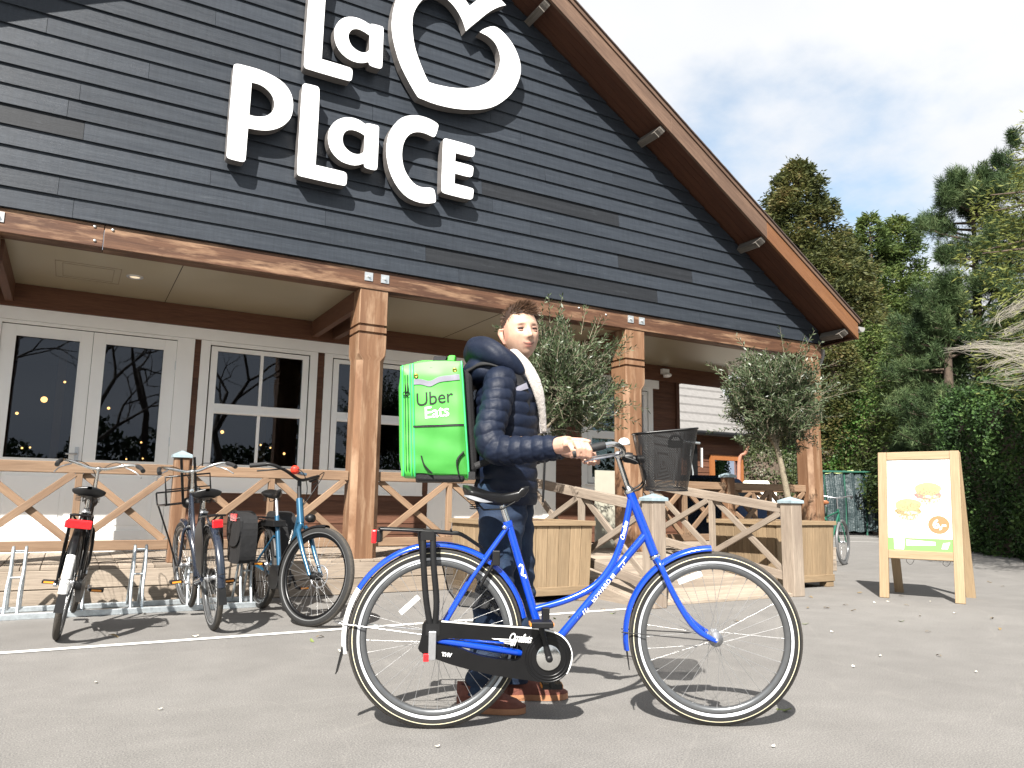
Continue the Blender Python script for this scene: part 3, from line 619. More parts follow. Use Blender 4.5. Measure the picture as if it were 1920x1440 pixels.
# --- sign letters (acrylic faces, returns), each letter its own part
SG = thing('shop_sign', 'big white raised letters and heart outline fixed to the dark gable boards', 'sign', (2.5, 7.2, 4))
def zc(x0, y0, s, pts): return [(x0+u*s, y0+v*s) for u, v in pts]
A_, B_, C_, D_ = (400, 80, 1/6), (540, 0, 260/1702), (540, 140, 380/1920), (720, 0, 280/1833)
LET = [
 ('letter', C_ and zc(*A_, [(228, 265), (234, 245), (270, 236), (330, 250), (450, 280), (560, 318), (680, 375), (780, 440), (850, 520), (890, 610), (900, 720), (880, 830), (830, 900), (750, 955), (650, 985), (560, 988), (470, 977), (391, 961), (391, 961), (375, 1150), (364, 1305), (352, 1335), (325, 1343), (190, 1310), (155, 1292), (147, 1255), (180, 800)]), [zc(*A_, [(432, 447), (432, 447), (520, 468), (600, 518), (665, 595), (692, 690), (672, 770), (610, 822), (530, 834), (460, 827), (404, 812), (404, 812)])]),
 ('letter', zc(*C_, [(133, 110), (150, 84), (180, 85), (265, 106), (290, 117), (300, 150), (290, 400), (261, 855), (261, 855), (510, 913), (545, 925), (560, 955), (556, 1020), (548, 1046), (520, 1052), (120, 963), (92, 950), (84, 920), (105, 550)]), []),
 ('letter', zc(*C_, [(375, 580), (395, 500), (450, 435), (530, 403), (610, 405), (680, 430), (735, 472), (752, 458), (835, 477), (862, 487), (862, 530), (848, 870), (840, 900), (815, 905), (745, 888), (720, 870), (722, 838), (650, 862), (570, 850), (490, 815), (420, 745), (385, 670)]), [zc(*C_, [(515, 610), (525, 560), (560, 525), (615, 522), (680, 545), (727, 577), (727, 577), (718, 730), (712, 738), (670, 757), (610, 745), (560, 710), (525, 665)])]),
 ('letter', zc(*C_, [(928, 700), (945, 580), (990, 490), (1060, 415), (1140, 385), (1240, 385), (1330, 412), (1400, 450), (1427, 475), (1420, 510), (1402, 570), (1385, 592), (1355, 582), (1310, 558), (1240, 540), (1170, 550), (1115, 600), (1085, 680), (1078, 780), (1095, 880), (1140, 970), (1200, 1040), (1270, 1070), (1340, 1068), (1380, 1080), (1392, 1110), (1402, 1190), (1395, 1212), (1320, 1222), (1230, 1210), (1120, 1160), (1030, 1060), (965, 930), (935, 800)]), []),
 ('letter', zc(*C_, [(1467, 640), (1475, 605), (1510, 606), (1740, 670), (1770, 685), (1770, 725), (1762, 770), (1735, 781), (1588, 742), (1588, 742), (1583, 820), (1583, 820), (1730, 858), (1757, 875), (1755, 910), (1748, 962), (1715, 971), (1581, 935), (1581, 935), (1577, 1031), (1577, 1031), (1735, 1071), (1760, 1088), (1756, 1125), (1750, 1175), (1715, 1184), (1490, 1128), (1458, 1112), (1452, 1080)]), []),
 ('letter', zc(*B_, [(280, -415), (298, -440), (330, -440), (465, -402), (490, -385), (488, -350), (458, 0), (414, 724), (414, 724), (740, 822), (775, 838), (794, 870), (786, 955), (775, 988), (745, 996), (245, 850), (205, 832), (192, 790), (250, 0)]), []),
 ('letter', zc(*B_, [(562, 400), (580, 320), (640, 240), (720, 205), (820, 208), (920, 245), (1008, 303), (1030, 289), (1140, 318), (1172, 335), (1172, 380), (1158, 800), (1150, 835), (1120, 842), (1030, 815), (995, 795), (993, 757), (920, 775), (830, 765), (730, 720), (640, 640), (580, 530)]), [zc(*B_, [(738, 450), (750, 400), (790, 358), (850, 352), (920, 380), (1002, 435), (1002, 435), (998, 610), (992, 622), (950, 648), (890, 640), (820, 600), (765, 540)])]),
 ('heart', zc(*D_, [(430, 1203), (400, 1170), (300, 1000), (190, 780), (115, 520), (90, 330), (105, 150), (150, -20), (230, -150), (350, -240), (500, -275), (650, -260), (780, -200), (890, -120), (960, -50), (1005, 5), (1050, 72), (1050, 72), (1140, 0), (1210, -50), (1300, -75), (1380, -50), (1440, 0), (1497, 62), (1497, 62), (1400, 85), (1280, 150), (1160, 250), (1060, 330), (1005, 382), (1005, 382), (985, 310), (950, 220), (900, 130), (840, 50), (770, -15), (680, -70), (590, -75), (520, -45), (440, 25), (385, 110), (352, 200), (345, 330), (370, 550), (430, 740), (510, 935), (550, 1006), (560, 1012), (650, 1040), (850, 1080), (1050, 1085), (1200, 1050), (1310, 990), (1390, 890), (1430, 760), (1420, 650), (1370, 530), (1290, 450), (1174, 392), (1174, 392), (1230, 350), (1330, 318), (1400, 338), (1500, 430), (1590, 550), (1660, 710), (1685, 850), (1660, 980), (1590, 1120), (1480, 1230), (1350, 1310), (1200, 1345), (1000, 1347), (800, 1322), (600, 1270), (450, 1208)]), []),
]
YS = 7.185
for nm, out, holes in LET:
    mb = MB(); P = [[(p.x, p.z) for p in (on_y(*q, YS) for q in chaikin(l, 1))] for l in [out]+holes]
    mb.prism(P, (0, YS, 0), (1, 0, 0), (0, 0, 1), (0, .115, 0), 0, 1)
    flipfix(mb.build(nm, [M['letter'], M['letterside']], SG))

# ================================================================== DECK, RAMP, RAILINGS
DK = thing('porch_deck', 'weathered timber deck under the porch with thick grey edge boards', 'deck', (2.5, 8.2, 0))
x = -4.2; rnd = random.Random(3)
while x < 9.4:
    q = MB(); q.box((x+.07, (7.34+YB)/2, .315+rnd.uniform(-.002, .002)), (.134, YB-7.34, .028)); q.build('deck_board', M['deck'], DK, bevel=.003); x += .14
for (z0, z1) in ((.155, .30), (.004, .148)):
    for a, b in ((-4.2, 1.2), (1.2, 4.44), (6.42, 9.5)):
        q = MB(); q.box(((a+b)/2, 7.355, (z0+z1)/2), (b-a-.004, .045, z1-z0)); q.build('edge_board', M['deck'], DK, bevel=.005)
q = MB(); q.box((2.62, 8.3, .15), (13.6, 1.8, .28)); q.build('deck_core', M['dark'], DK)
RP = thing('porch_ramp', 'grey boarded ramp sloping from the porch deck down to the asphalt', 'ramp', (5.45, 6.3, 0))
n = 14; ya, yb_ = 7.33, 5.45
for i in range(n):
    y0 = ya+(yb_-ya)*i/n; y1 = ya+(yb_-ya)*(i+1)/n+.006; z0 = .33-.30*i/n; z1 = .33-.30*(i+1)/n
    q = MB(); q.hexa([V(4.5, y0, z0), V(4.5, y0, z0-.03), V(4.5, y1, z1-.03), V(4.5, y1, z1), V(6.38, y0, z0), V(6.38, y0, z0-.03), V(6.38, y1, z1-.03), V(6.38, y1, z1)])
    flipfix(q.build('ramp_board', M['deck'], RP, bevel=.003))
for x in (4.47, 6.41):
    q = MB(); q.hexa([V(x-.025, 7.33, .0), V(x+.025, 7.33, .0), V(x+.025, 7.33, .31), V(x-.025, 7.33, .31), V(x-.025, 5.45, .0), V(x+.025, 5.45, .0), V(x+.025, 5.45, .03), V(x-.025, 5.45, .03)]); flipfix(q.build('side_board', M['deck'], RP))
def newel(parent, x, y, z0, z1, w=.125, mat='railgrey', nm='post'):
    q = MB(); q.box((x, y, (z0+z1)/2), (w, w, z1-z0)); o = q.build(nm, M[mat], parent, bevel=.008)
    e = w/2+.018; q = MB(); q.add([V(x-e, y-e, z1), V(x+e, y-e, z1), V(x+e, y+e, z1), V(x-e, y+e, z1), V(x-e, y-e, z1+.028), V(x+e, y-e, z1+.028), V(x+e, y+e, z1+.028), V(x-e, y+e, z1+.028), V(x, y, z1+.068)],
        [(3, 2, 1, 0), (0, 1, 5, 4), (1, 2, 6, 5), (2, 3, 7, 6), (3, 0, 4, 7), (4, 5, 8), (5, 6, 8), (6, 7, 8), (7, 4, 8)]); q.build('cap', M['cap'], o, bevel=.002)
    return o
def bay(parent, p, q_, mat, zt0, zt1, zb0, zb1, halves=2, rh=.095, rw=.065):
    """p,q_ plan ends; top rail centre heights, bottom rail centre heights"""
    P = lambda t, z: V(p[0]+(q_[0]-p[0])*t, p[1]+(q_[1]-p[1])*t, z); T = lambda t: zt0+(zt1-zt0)*t; Bz = lambda t: zb0+(zb1-zb0)*t
    MB().beam(P(0, T(0)), P(1, T(1)), rw, rh).build('top_rail', M[mat], parent, bevel=.006)
    MB().beam(P(0, Bz(0)), P(1, Bz(1)), rw*.85, rh*.9).build('bottom_rail', M[mat], parent, bevel=.006)
    d = Vector((q_[0]-p[0], q_[1]-p[1], 0)).normalized(); nrm = Vector((d.y, -d.x, 0))
    for h in range(halves):
        a, b = h/halves, (h+1)/halves; L = (Vector(q_)-Vector(p)).length; e = .035/L
        for s, (t0, t1, za, zb) in enumerate(((a+e, b-e, Bz(a)+rh*.45, T(b)-rh*.5), (a+e, b-e, T(a)-rh*.5, Bz(b)+rh*.45))):
            o = nrm*(.017 if s == 0 else -.017)
            MB().beam(P(t0, za)+o, P(t1, zb)+o, .03, .062).build('brace', M[mat], parent, bevel=.004)
        if h: MB().beam(P(a, Bz(a)+rh*.45), P(a, T(a)-rh*.5), .055, .055, (d.x, d.y, 0)).build('baluster', M[mat], parent, bevel=.004)
YL = 7.5
R1 = thing('porch_railing', 'cedar railing with crossed braces behind the bicycle rack, capped post between its panels', 'railing', (.8, YL, .33))
bay(R1, (-.66, YL), (.80, YL), 'rail', 1.135, 1.135, .485, .485); bay(R1, (.925, YL), (2.405, YL), 'rail', 1.135, 1.135, .485, .485)
bay(R1, (-4.0, YL), (-.98, YL), 'rail', 1.135, 1.135, .485, .485, 4); newel(R1, .863, YL, .33, 1.25, .125, 'post')
R1b = thing('porch_railing', 'cedar railing panel between the left porch post and the planter, behind the green bag', 'railing', (3.5, YL, .33))
bay(R1b, (2.715, YL), (4.33, YL), 'rail', 1.135, 1.135, .485, .485); newel(R1b, 4.40, YL, .33, 1.25, .125, 'railgrey')
R2 = thing('porch_railing', 'brown railing with small crosses on the porch edge, between the two right-hand porch posts', 'railing', (7.6, YL, .33))
bay(R2, (6.13, YL), (7.54, YL), 'rail', 1.145, 1.145, .485, .485); bay(R2, (7.665, YL), (9.09, YL), 'rail', 1.145, 1.145, .485, .485); newel(R2, 7.6, YL, .33, 1.26, .13, 'post')
# railing along the right side of the porch, seen behind
bay(R2, (9.33, 7.7), (9.33, 9.6), 'rail', 1.145, 1.145, .485, .485)
R3 = thing('ramp_railing', 'weathered sloping ramp railing behind the planter, ending at the capped post beside the basket', 'railing', (4.53, 6.4, 0))
bay(R3, (4.47, 7.44), (4.54, 5.46), 'railgrey', 1.13, .87, .50, .19); newel(R3, 4.555, 5.40, 0, .925, .15)
R4 = thing('ramp_railing', 'pale weathered sloping railing on the right of the ramp, ending at the square capped post', 'railing', (6.4, 6.4, 0))
bay(R4, (6.22, 7.42), (6.43, 5.57), 'railgrey', 1.13, .87, .50, .19); newel(R4, 6.45, 5.50, 0, .925, .15)

# ================================================================== BICYCLE RACK
RK = thing('bicycle_rack', 'galvanised steel bicycle rack of paired hoops on a base rail before the deck', 'bicycle rack', (0, 6.9, 0))
q = MB(); q.box((-1.25, 6.82, .022), (5.5, .06, .044)); q.build('base_rail', M['galv'], RK, bevel=.004)
q = MB(); q.box((-1.25, 7.24, .022), (5.5, .05, .04)); q.build('base_rail', M['galv'], RK, bevel=.004)
for i in range(9):
    x = -1.95+i*.415; hi = (i % 2 == 0); o = MB()
    for dx in (-.042, .042):
        top = .50 if hi else .40
        o.tube(spline([(x+dx, 6.83, .03), (x+dx, 6.90, .2), (x+dx+.01, 6.95, .33), (x+dx+.012, 6.98, top-.04), (x+dx+.012, 7.0, top), (x+dx+.012, 7.03, top-.01), (x+dx+.01, 7.10, .33), (x+dx, 7.22, .03)], 4), .0115, 8)
    for (y, z) in ((6.935, .29), (7.0, top-.02)): o.tube([(x-.04, y, z), (x+.05, y, z)], .008, 6)
    o.build('hoop', M['galv'], RK)
# ================================================================== BICYCLES
def wheel(parent, cx, R=.355, style='hero', disc=False, xf=None, nspoke=36, phase=.1, hubw=.05, refl=(), origin=None):
    ax = (0, 1, 0); c = V(cx, 0, R)
    mk = lambda: MB(xf)
    t = .021 if style != 'fat' else .027
    q = mk()
    if style == 'fat':
        prof = [(R-.052, .019), (R-.040, .027), (R-.020, .028), (R-.008, .022), (R, .012), (R, -.012), (R-.008, -.022), (R-.020, -.028), (R-.040, -.027), (R-.052, -.019)]; mi = [0, 1, 0, 1, 1, 1, 0, 1, 0, 0]
        prof = [(R-.052, .019), (R-.046, .026), (R-.040, .0275), (R-.020, .028), (R-.008, .022), (R, .012), (R, -.012), (R-.008, -.022), (R-.020, -.028), (R-.040, -.0275), (R-.046, -.026), (R-.052, -.019)]; mi = [0, 2, 0, 0, 1, 1, 1, 0, 0, 2, 0, 0]
        mats = [M['tyre'], M['tread'], M['band_dim']]
    else:
        h = [(R-.054, .012), (R-.050, .0165), (R-.0395, .0195), (R-.0225, .0205), (R-.0195, .0200), (R-.010, .0165), (R-.002, .008)]
        prof = h+[(r, -y) for r, y in h[::-1]]; mh = [0, 2, 0, 3, 0, 1]; mi = mh+[1]+mh[::-1]+[0]
        if style == 'dutch': mh = [0, 4, 0, 0, 0, 1]; mi = mh+[1]+mh[::-1]+[0]
        mats = [M['tyre'], M['tread'], M['band'], M['cream'], M['band_dim']]
    w = None
    q.lathe([(r, -y) for r, y in prof], 96, c, ax, mi, closed=True)
    w = q.build('wheel', mats, parent); 
    bm = bmesh.new(); bm.from_mesh(w.data); bmesh.ops.recalc_face_normals(bm, faces=bm.faces); bm.to_mesh(w.data); bm.free()
    rr = R-.054; q = mk(); q.lathe([(rr+.004, .0125), (rr-.002, .014), (rr-.016, .0125), (rr-.021, .004), (rr-.021, -.004), (rr-.016, -.0125), (rr-.002, -.014), (rr+.004, -.0125)], 72, c, ax, closed=True)
    flipfix(q.build('rim', M['rimdark'] if style != 'fat' else M['black'], w))
    q = mk(); hr = .022
    for i in range(nspoke):
        a = 2*math.pi*i/nspoke+phase; side = .028 if i % 2 else -.028; tw = .42*(1 if (i//2) % 2 else -1)
        p0 = c+V(math.cos(a+tw*1.6)*.027, side, math.sin(a+tw*1.6)*.027); p1 = c+V(math.cos(a)*(rr-.018), 0, math.sin(a)*(rr-.018))
        q.tube([p0, p1], .0009, 4, cap=False); q.tube([p1+(p0-p1)*.0, p1+(p0-p1)*.05], .0022, 4, cap=False)
    q.build('spokes', M['spoke'], w, kind='stuff')
    q = mk(); q.lathe([(0, -.065), (.008, -.065), (.008, -.052), (.014, -.05), (.014, -.036), (.030, -.032), (.030, -.026), (.017, -.022), (.017, .022), (.030, .026), (.030, .032), (.014, .036), (.014, .05), (.008, .052), (.008, .065), (0, .065)], 20, c, ax)
    flipfix(q.build('hub', M['alu'] if not disc else M['blackp'], w))
    for (a, r_) in refl:
        q = mk(); d = V(math.cos(a), 0, math.sin(a)); tn = V(-d.z, 0, d.x)
        q.beam(c+d*r_-tn*.05, c+d*r_+tn*.05, .012, .022, d); q.build('spoke_reflector', M['whitep'], w, bevel=.004)
    if disc:
        q = mk(); q.lathe([(.075, .034), (.085, .034), (.085, .036), (.075, .036)], 32, c, ax, closed=True)
        for i in range(6): a = i*math.pi/3; q.tube([c+V(.02*math.cos(a), .035, .02*math.sin(a)), c+V(.08*math.cos(a+.5), .035, .08*math.sin(a+.5))], .003, 5)
        q.build('brake_disc', M['alu'], w)
    return w
def fender(parent, cx, R, a0, a1, mats, split=None, w=.026, gap=.018, xf=None, name='fender', lip=.014):
    """arc from a0 to a1 (angles from +x), split = angle beyond which material 1 is used"""
    q = MB(xf); rr = R+gap; n = 48; prof = [(-w, -lip), (-w*.9, -.004), (-w*.5, .003), (0, .006), (w*.5, .003), (w*.9, -.004), (w, -lip)]
    vs = []; fs = []; mm = []
    for i in range(n+1):
        a = a0+(a1-a0)*i/n; d = V(math.cos(a), 0, math.sin(a))
        for (y, h) in prof: vs.append(V(cx, y, R)+d*(rr+h))
        for (y, h) in prof: vs.append(V(cx, y*.94, R)+d*(rr+h-.0022))
    k = len(prof)
    for i in range(n):
        a = a0+(a1-a0)*(i+.5)/n; mi = 1 if split is not None and (a > split) == (a1 > a0) else 0
        for j in range(k-1):
            o = i*2*k
            fs.append((o+j, o+j+1, o+2*k+j+1, o+2*k+j)); fs.append((o+k+j, o+3*k+j, o+3*k+j+1, o+k+j+1)); mm += [mi, mi]
        for j in (0, k-1): fs.append((i*2*k+j, (i+1)*2*k+j, (i+1)*2*k+k+j, i*2*k+k+j)); mm.append(mi)
    q.add(vs, fs, None, mm, True); return flipfix(q.build(name, mats, parent))
def saddle(parent, x0, x1, z, mat='saddle', grey=True, wid=.105):
    L = x1-x0
    def halfw(t): return (.018+(wid-.018)*(1/(1+math.exp((t-.42)*11))))*min(1, (t*9+.02))**.5 if t < .5 else (.018+(wid-.018)/(1+math.exp((t-.42)*11)))*min(1, ((1-t)*14+.001))**.5
    def top(t): return z+.012*math.cos((t-.05)*math.pi*2)*.9-(.02*t if t < .6 else .012)+(.012 if t > .85 else 0)
    def fn(u, v):
        t = v; a = 2*math.pi*u; w = halfw(t); c = math.cos(a); s = math.sin(a)
        yy = w*math.copysign(abs(c)**.75, c); d = .052*(1-.45*t)*min(1, (min(t, 1-t)*12+.02))**.5
        zz = top(t)-(abs(yy)/wid)**2*.016+(0 if s > 0 else 0)+ (s*.012 if s > 0 else s*d)
        return V(x0+L*t, yy, zz)
    q = MB(); q.grid(fn, 28, 26, 0, True); o = flipfix(q.build('saddle', M[mat], parent))
    if grey:
        q = MB()
        q.grid(lambda u, v: V(x0+L*(.02+v*.46), (1 if True else 0)*-(halfw(.02+v*.46)*1.015), top(.02+v*.46)-.030-.012*math.sin(u*math.pi)*0-.016*u*math.sin(math.pi*min(1, v*1.0+.1))), 3, 16)
        q.grid(lambda u, v: V(x0+L*(.02+v*.46), (halfw(.02+v*.46)*1.015), top(.02+v*.46)-.030-.016*u*math.sin(math.pi*min(1, v*1.0+.1))), 3, 16)
        q.build('saddle_flash', M['greyvinyl'], o)
    q = MB()
    for s in (-1, 1):
        q.tube([(x0+.06, s*.03, z-.05), (x0+.09, s*.028, z-.08), (x0+L*.6, s*.024, z-.075), (x1-.06, s*.01, z-.045)], .0035, 6)
        for k in range(4): q.lathe([(.016, -.002), (.019, 0), (.016, .002), (.013, 0)], 12, (x0+.05, s*.055, z-.075+k*.009), (0, 0, 1), closed=True)
    q.build('saddle_springs', M['blackp'] if mat != 'brown' else M['alu'], o); return o
def rot_axis(P, axis, ang):
    R_ = Matrix.Rotation(ang, 3, Vector(axis).normalized()); P = Vector(P); return lambda v: R_@(v-P)+P
def pedal(parent, p, s, xf=None):
    q = MB(); q.box((p[0], p[1]+s*.05, p[2]), (.085, .085, .022)); q.tube([(p[0], p[1], p[2]), (p[0], p[1]+s*.02, p[2])], .008, 8); o = q.build('pedal', M['blackp'], parent, bevel=.004)
    q = MB(); 
    for d in (-1, 1): q.box((p[0]+d*.0445, p[1]+s*.05, p[2]), (.004, .06, .012))
    q.build('pedal_reflector', M['orange'], o)

def dutch_bike(name, label, fm, steer=0, hero=False, front_rack=False, tail=None, fend=None, curved=True, dx_rear=0):
    b = thing(name, label, 'bicycle', (0, 0, 0)); R = .355; WB = 1.157
    F = M[fm]; wst = 'hero' if hero else 'dutch'
    HT, HB = V(.808, 0, .945), V(.905, 0, .70); sax = (HT-HB).normalized(); sx_ = rot_axis(HB, sax, rad(steer)) if steer else None
    # ---- frame
    q = MB(); bb = V(.452, 0, .288); sc = V(.292, 0, .80)
    q.tube([HB-sax*.012, HT+sax*.004], .0195, 14); q.tube([V(.872, 0, .77), bb], .0165, 14)
    q.tube([bb, sc+V(-.003, 0, .012)], .0165, 14)
    if curved: q.tube(spline([(.812, 0, .925), (.795, 0, .84), (.768, 0, .735), (.722, 0, .635), (.650, 0, .556), (.540, 0, .502), (.405, 0, .463)], 6), .0140, 12); q.tube([(.707, 0, .62), (.727, 0, .600)], .009, 8)
    else: q.tube([V(.82, 0, .90), V(.40, 0, .50)], .014, 12)
    for s in (-1, 1):
        q.tube([V(.285, s*.016, .795), V(.14, s*.045, .59), V(.012, s*.062, .375)], .0085, 10)
        q.tube([V(0, s*.066, .352), V(.10, s*.066, .338), V(.39, s*.050, .292), bb+V(-.03, s*.03, 0)], [.013, .0135, .0135, .010], 10)
        q.box((.003, s*.066, .358), (.035, .006, .05))
    q.tube([bb+V(0, -.04, 0), bb+V(0, .04, 0)], .024, 16)
    fr = q.build('frame', F, b)
    q = MB(); q.lathe([(.021, 0), (.024, .003), (.024, .012), (.021, .016)], 16, HB-sax*.014, -sax); q.build('headset', M['chrome'], b); q = MB(); q.lathe([(.021, 0), (.024, .004), (.022, .014), (.016, .024), (.0125, .03)], 16, HT, sax); q.build('headset', M['chrome'], b)
    if hero:
        # lettering on the tubes
        d = (V(.872, 0, .77)-V(.475, 0, .30)).normalized(); up = V(-d.z, 0, d.x); rr = .0174
        def ontube(P0, d, up):
            def fn(x, y): a = y/rr; return P0+d*x+up*(math.sin(a)*rr)+V(0, -1, 0)*(math.cos(a)*rr)
            return fn
        q = MB(); P0 = V(.475, 0, .30)+d*.33; put_text(q, 'EDWARD III', (0, 0, 0), d, up, .026, 0, 0, .0006, 1.05, lambda x, y: ontube(P0, d, up)(x, y-.009), 1.0)
        fnn = ontube(P0, d, up)
        for s, x0 in ((-1, -.112), (1, .105)):
            for k in range(3):
                x = x0+s*k*.012; q.add([fnn(x, -.014+k*.003), fnn(x+.005, -.014+k*.003), fnn(x+.012, .006), fnn(x+.007, .006)], [(0, 1, 2, 3)])
            q.add([fnn(x0, .006), fnn(x0+s*.055, .006), fnn(x0+s*.055, .012), fnn(x0, .012)], [(0, 1, 2, 3) if s > 0 else (3, 2, 1, 0)])
        q.build('lettering', M['whitep'], b)
        q = MB(); d2 = (V(.797, 0, .85)-V(.765, 0, .725)).normalized(); up2 = V(-d2.z, 0, d2.x); put_text(q, 'Omafiets', (0, 0, 0), d2, up2, .028, 0, .35, .0003, .86, lambda x, y: ontube(V(.779, .002, .786), d2, up2)(x, y-.008), .9); q.build('lettering', M['whitep'], b)
        q = MB(); d3 = (sc-bb).normalized(); up3 = V(-d3.z, 0, d3.x); f3 = ontube(bb+d3*.345, d3, up3)
        pts = [(-.04, -.012), (-.02, -.013), (-.02, .002), (.0, -.006), (.012, -.013), (.03, -.012), (.04, .0), (.03, .012), (.024, .010), (.03, 0), (.022, -.006), (.012, .0), (-.01, .012), (-.02, .012), (-.028, .0), (-.03, -.006), (-.04, -.005)]
        tri = tessellate_polygon([[Vector((x, y, 0)) for x, y in pts]]); q.add([f3(x*.8, y*.8) for x, y in pts], tri); q.build('emblem', M['whitep'], b)
    # ---- seat post and saddle
    q = MB(); q.tube([sc+V(0, 0, 0), V(.262, 0, .885)], .0125, 12); q.build('seat_post', M['chrome'], b)
    q = MB(); q.lathe([(.019, -.012), (.021, 0), (.019, .012)], 14, sc+V(-.004, 0, .008), (sc-bb)); q.lathe([(0, -.026), (.009, -.026), (.009, .026), (0, .026)], 10, sc+V(-.02, 0, -.005), (0, 1, 0)); q.build('seat_clamp', F if hero else M['alu'], b)
    q = MB(); q.lathe([(0, -.031), (.007, -.031), (.009, -.026)], 10, sc+V(-.02, 0, -.005), (0, 1, 0)); q.build('clamp_bolt', M['chrome'], b)
    saddle(b, .095, .375, .945, 'saddle', hero)
    # ---- rear wheel, fender
    refl = ((2.3, .165),) if hero else ()
    wheel(b, 0, R, wst, refl=refl, phase=.05)
    fender(b, 0, R, rad(12), rad(190 if hero else 185), [F, M['whitep']], rad(148 if hero else (150 if fend is None else 400)), name='rear_fender')
    a = rad(190); q = MB(); p = V(0, 0, R)+V(math.cos(a), 0, math.sin(a))*(R+.02)
    q.hexa([p+V(.008, -.022, .03), p+V(-.004, -.022, .03), p+V(-.004, .022, .03), p+V(.008, .022, .03), p+V(-.020, -.026, -.075), p+V(-.024, -.026, -.075), p+V(-.024, .026, -.075), p+V(-.020, .026, -.075)]); flipfix(q.build('mud_flap', M['blackp'], b))
    q = MB(); a = rad(172)
    for s in (-1, 1): q.tube([V(0, s*.06, R+.01), V(math.cos(a)*(R+.035), s*.028, R+math.sin(a)*(R+.035))], .0026, 6)
    q.tube([V(math.cos(a)*(R+.035), -.028, R+math.sin(a)*(R+.035)), V(math.cos(a)*(R+.06), 0, R+math.sin(a)*(R+.035)+.004), V(math.cos(a)*(R+.035), .028, R+math.sin(a)*(R+.035))], .0026, 6); q.build('fender_stay', M['blackp'] if not hero else M['alu'], b)
    # ---- chain case
    if hero:
        cs = lambda pts: [(v.x, v.z) for v in (loc(780+u/5.647, 1160+w/5.647, -.075) for u, w in pts)]
        out = cs([(70, 30), (180, 22), (300, 24), (500, 42), (700, 60), (960, 76), (1225, 94), (1300, 104), (1400, 120), (1490, 148), (1560, 190), (1612, 255), (1642, 330), (1650, 400), (1640, 460), (1618, 530), (1580, 590), (1520, 638), (1440, 672), (1330, 672), (1200, 650), (1000, 625), (800, 592), (600, 545), (400, 492), (250, 440), (100, 385), (15, 325), (40, 260), (62, 160)])
        hole = cs([(180, 262), (300, 200), (500, 212), (800, 232), (1000, 250), (1085, 272), (1122, 310), (1125, 370), (1105, 415), (1060, 445), (980, 440), (800, 415), (650, 382), (560, 350), (470, 312), (330, 285)])
        q = MB(); q.prism([chaikin(out, 1), chaikin(hole, 1)], (0, -.083, 0), (1, 0, 0), (0, 0, 1), (0, .036, 0)); cc_ = flipfix(q.build('chain_case', M['black'], b, bevel=.007))
        q = MB(); c0 = V(.451, -.084, .288)
        for r_ in (.084, .072, .094): q.lathe([(r_-.003, 0), (r_, .0035), (r_+.003, 0)], 48, c0, (0, -1, 0))
        q.build('chain_case_ring', M['black'], cc_)
        q = MB(); top = chaikin(out, 1)[3:32]; q.tube([V(x, -.084, z-.001) for x, z in top], .0035, 6); q.build('chain_case_trim', M['whitep'], cc_)
        q = MB(); put_text(q, 'Omafiets', V(.335, -.0865, .348)+V(0, 0, .0), (1, 0, -.09), (.09, 0, 1), .046, 0, .35, .0008, .86, None, .62)
        for k, (x0, x1, z) in enumerate(((.222, .318, .362), (.25, .312, .354), (.268, .308, .346))): q.add([V(x0, -.0865, z), V(x1, -.0865, z-.004), V(x1-.003, -.0865, z-.008), V(x0+.01, -.0865, z-.004)], [(0, 1, 2, 3)])
        for k in range(3): q.add([V(.31+k*.007-.012, -.0865, .333), V(.31+k*.007-.009, -.0865, .333), V(.31+k*.007, -.0865, .357), V(.31+k*.007-.003, -.0865, .357)], [(0, 1, 2, 3)])
        put_text(q, 'THV', V(.045, -.0865, .293), (1, 0, -.12), (.12, 0, 1), .02, 0, 0, .001); q.build('lettering', M['whitep'], cc_)
        q = MB(); q.lathe([(0, 0), (.046, 0), (.05, -.002), (.05, -.012)], 32, V(.451, -.092, .288), (0, -1, 0)); q.build('chainring_cover', M['chrome'], b)
    else:
        q = MB(); pts = [(-.05, .395), (.40, .37), (.47, .375), (.53, .35), (.56, .30), (.56, .25), (.52, .20), (.46, .18), (.38, .19), (-.03, .30), (-.07, .34)]
        q.prism([chaikin(pts, 2)], (0, -.08, 0), (1, 0, 0), (0, 0, 1), (0, .034, 0)); flipfix(q.build('chain_case', M['blackp'], b, bevel=.006))
    # ---- cranks
    ca = rad(115) if hero else rad(180)
    for s, a in ((-1, ca), (1, ca+math.pi)):
        y = s*(.112 if hero or s < 0 else .1); p0 = V(.451, y, .288); p1 = p0+V(math.cos(a), 0, math.sin(a))*.165
        if hero and s == -1: p1 = V(.412, -.112, .43)
        if hero and s == 1: p1 = V(.497, .112, .128)
        q = MB(); q.tube([p0, p0+(p1-p0)*.5, p1], [.013, .010, .011], 10, flat=(.7, 1.1)); q.lathe([(0, .011), (.011, .011), (.014, .006), (.014, -.012)], 14, p0, (0, s, 0)); q.build('crank', M['blackp'] if hero else M['alu'], b, bevel=0)
        pedal(b, (p1.x, p1.y, p1.z), s)
    # ---- carrier
    q = MB(); zr = .785
    for s in (-1, 1):
        q.tube(spline([(-.235, s*.055, zr-.002), (-.1, s*.06, zr-.006), (.04, s*.06, zr-.015), (.095, s*.055, zr-.022), (.18, s*.02, zr-.075)], 4), .0065, 8)
        q.tube([(-.08, s*.062, zr-.01), (-.03, s*.066, .40), (.0, s*.066, .355)], .0065, 8)
    q.tube([(-.235, -.055, zr-.002), (-.243, 0, zr), (-.235, .055, zr-.002)], .0065, 8)
    for x in (-.16, -.06, .05): q.tube([(x, -.06, zr-.004), (x, .06, zr-.004)], .0045, 6)
    cr_ = q.build('carrier', M['black'], b)
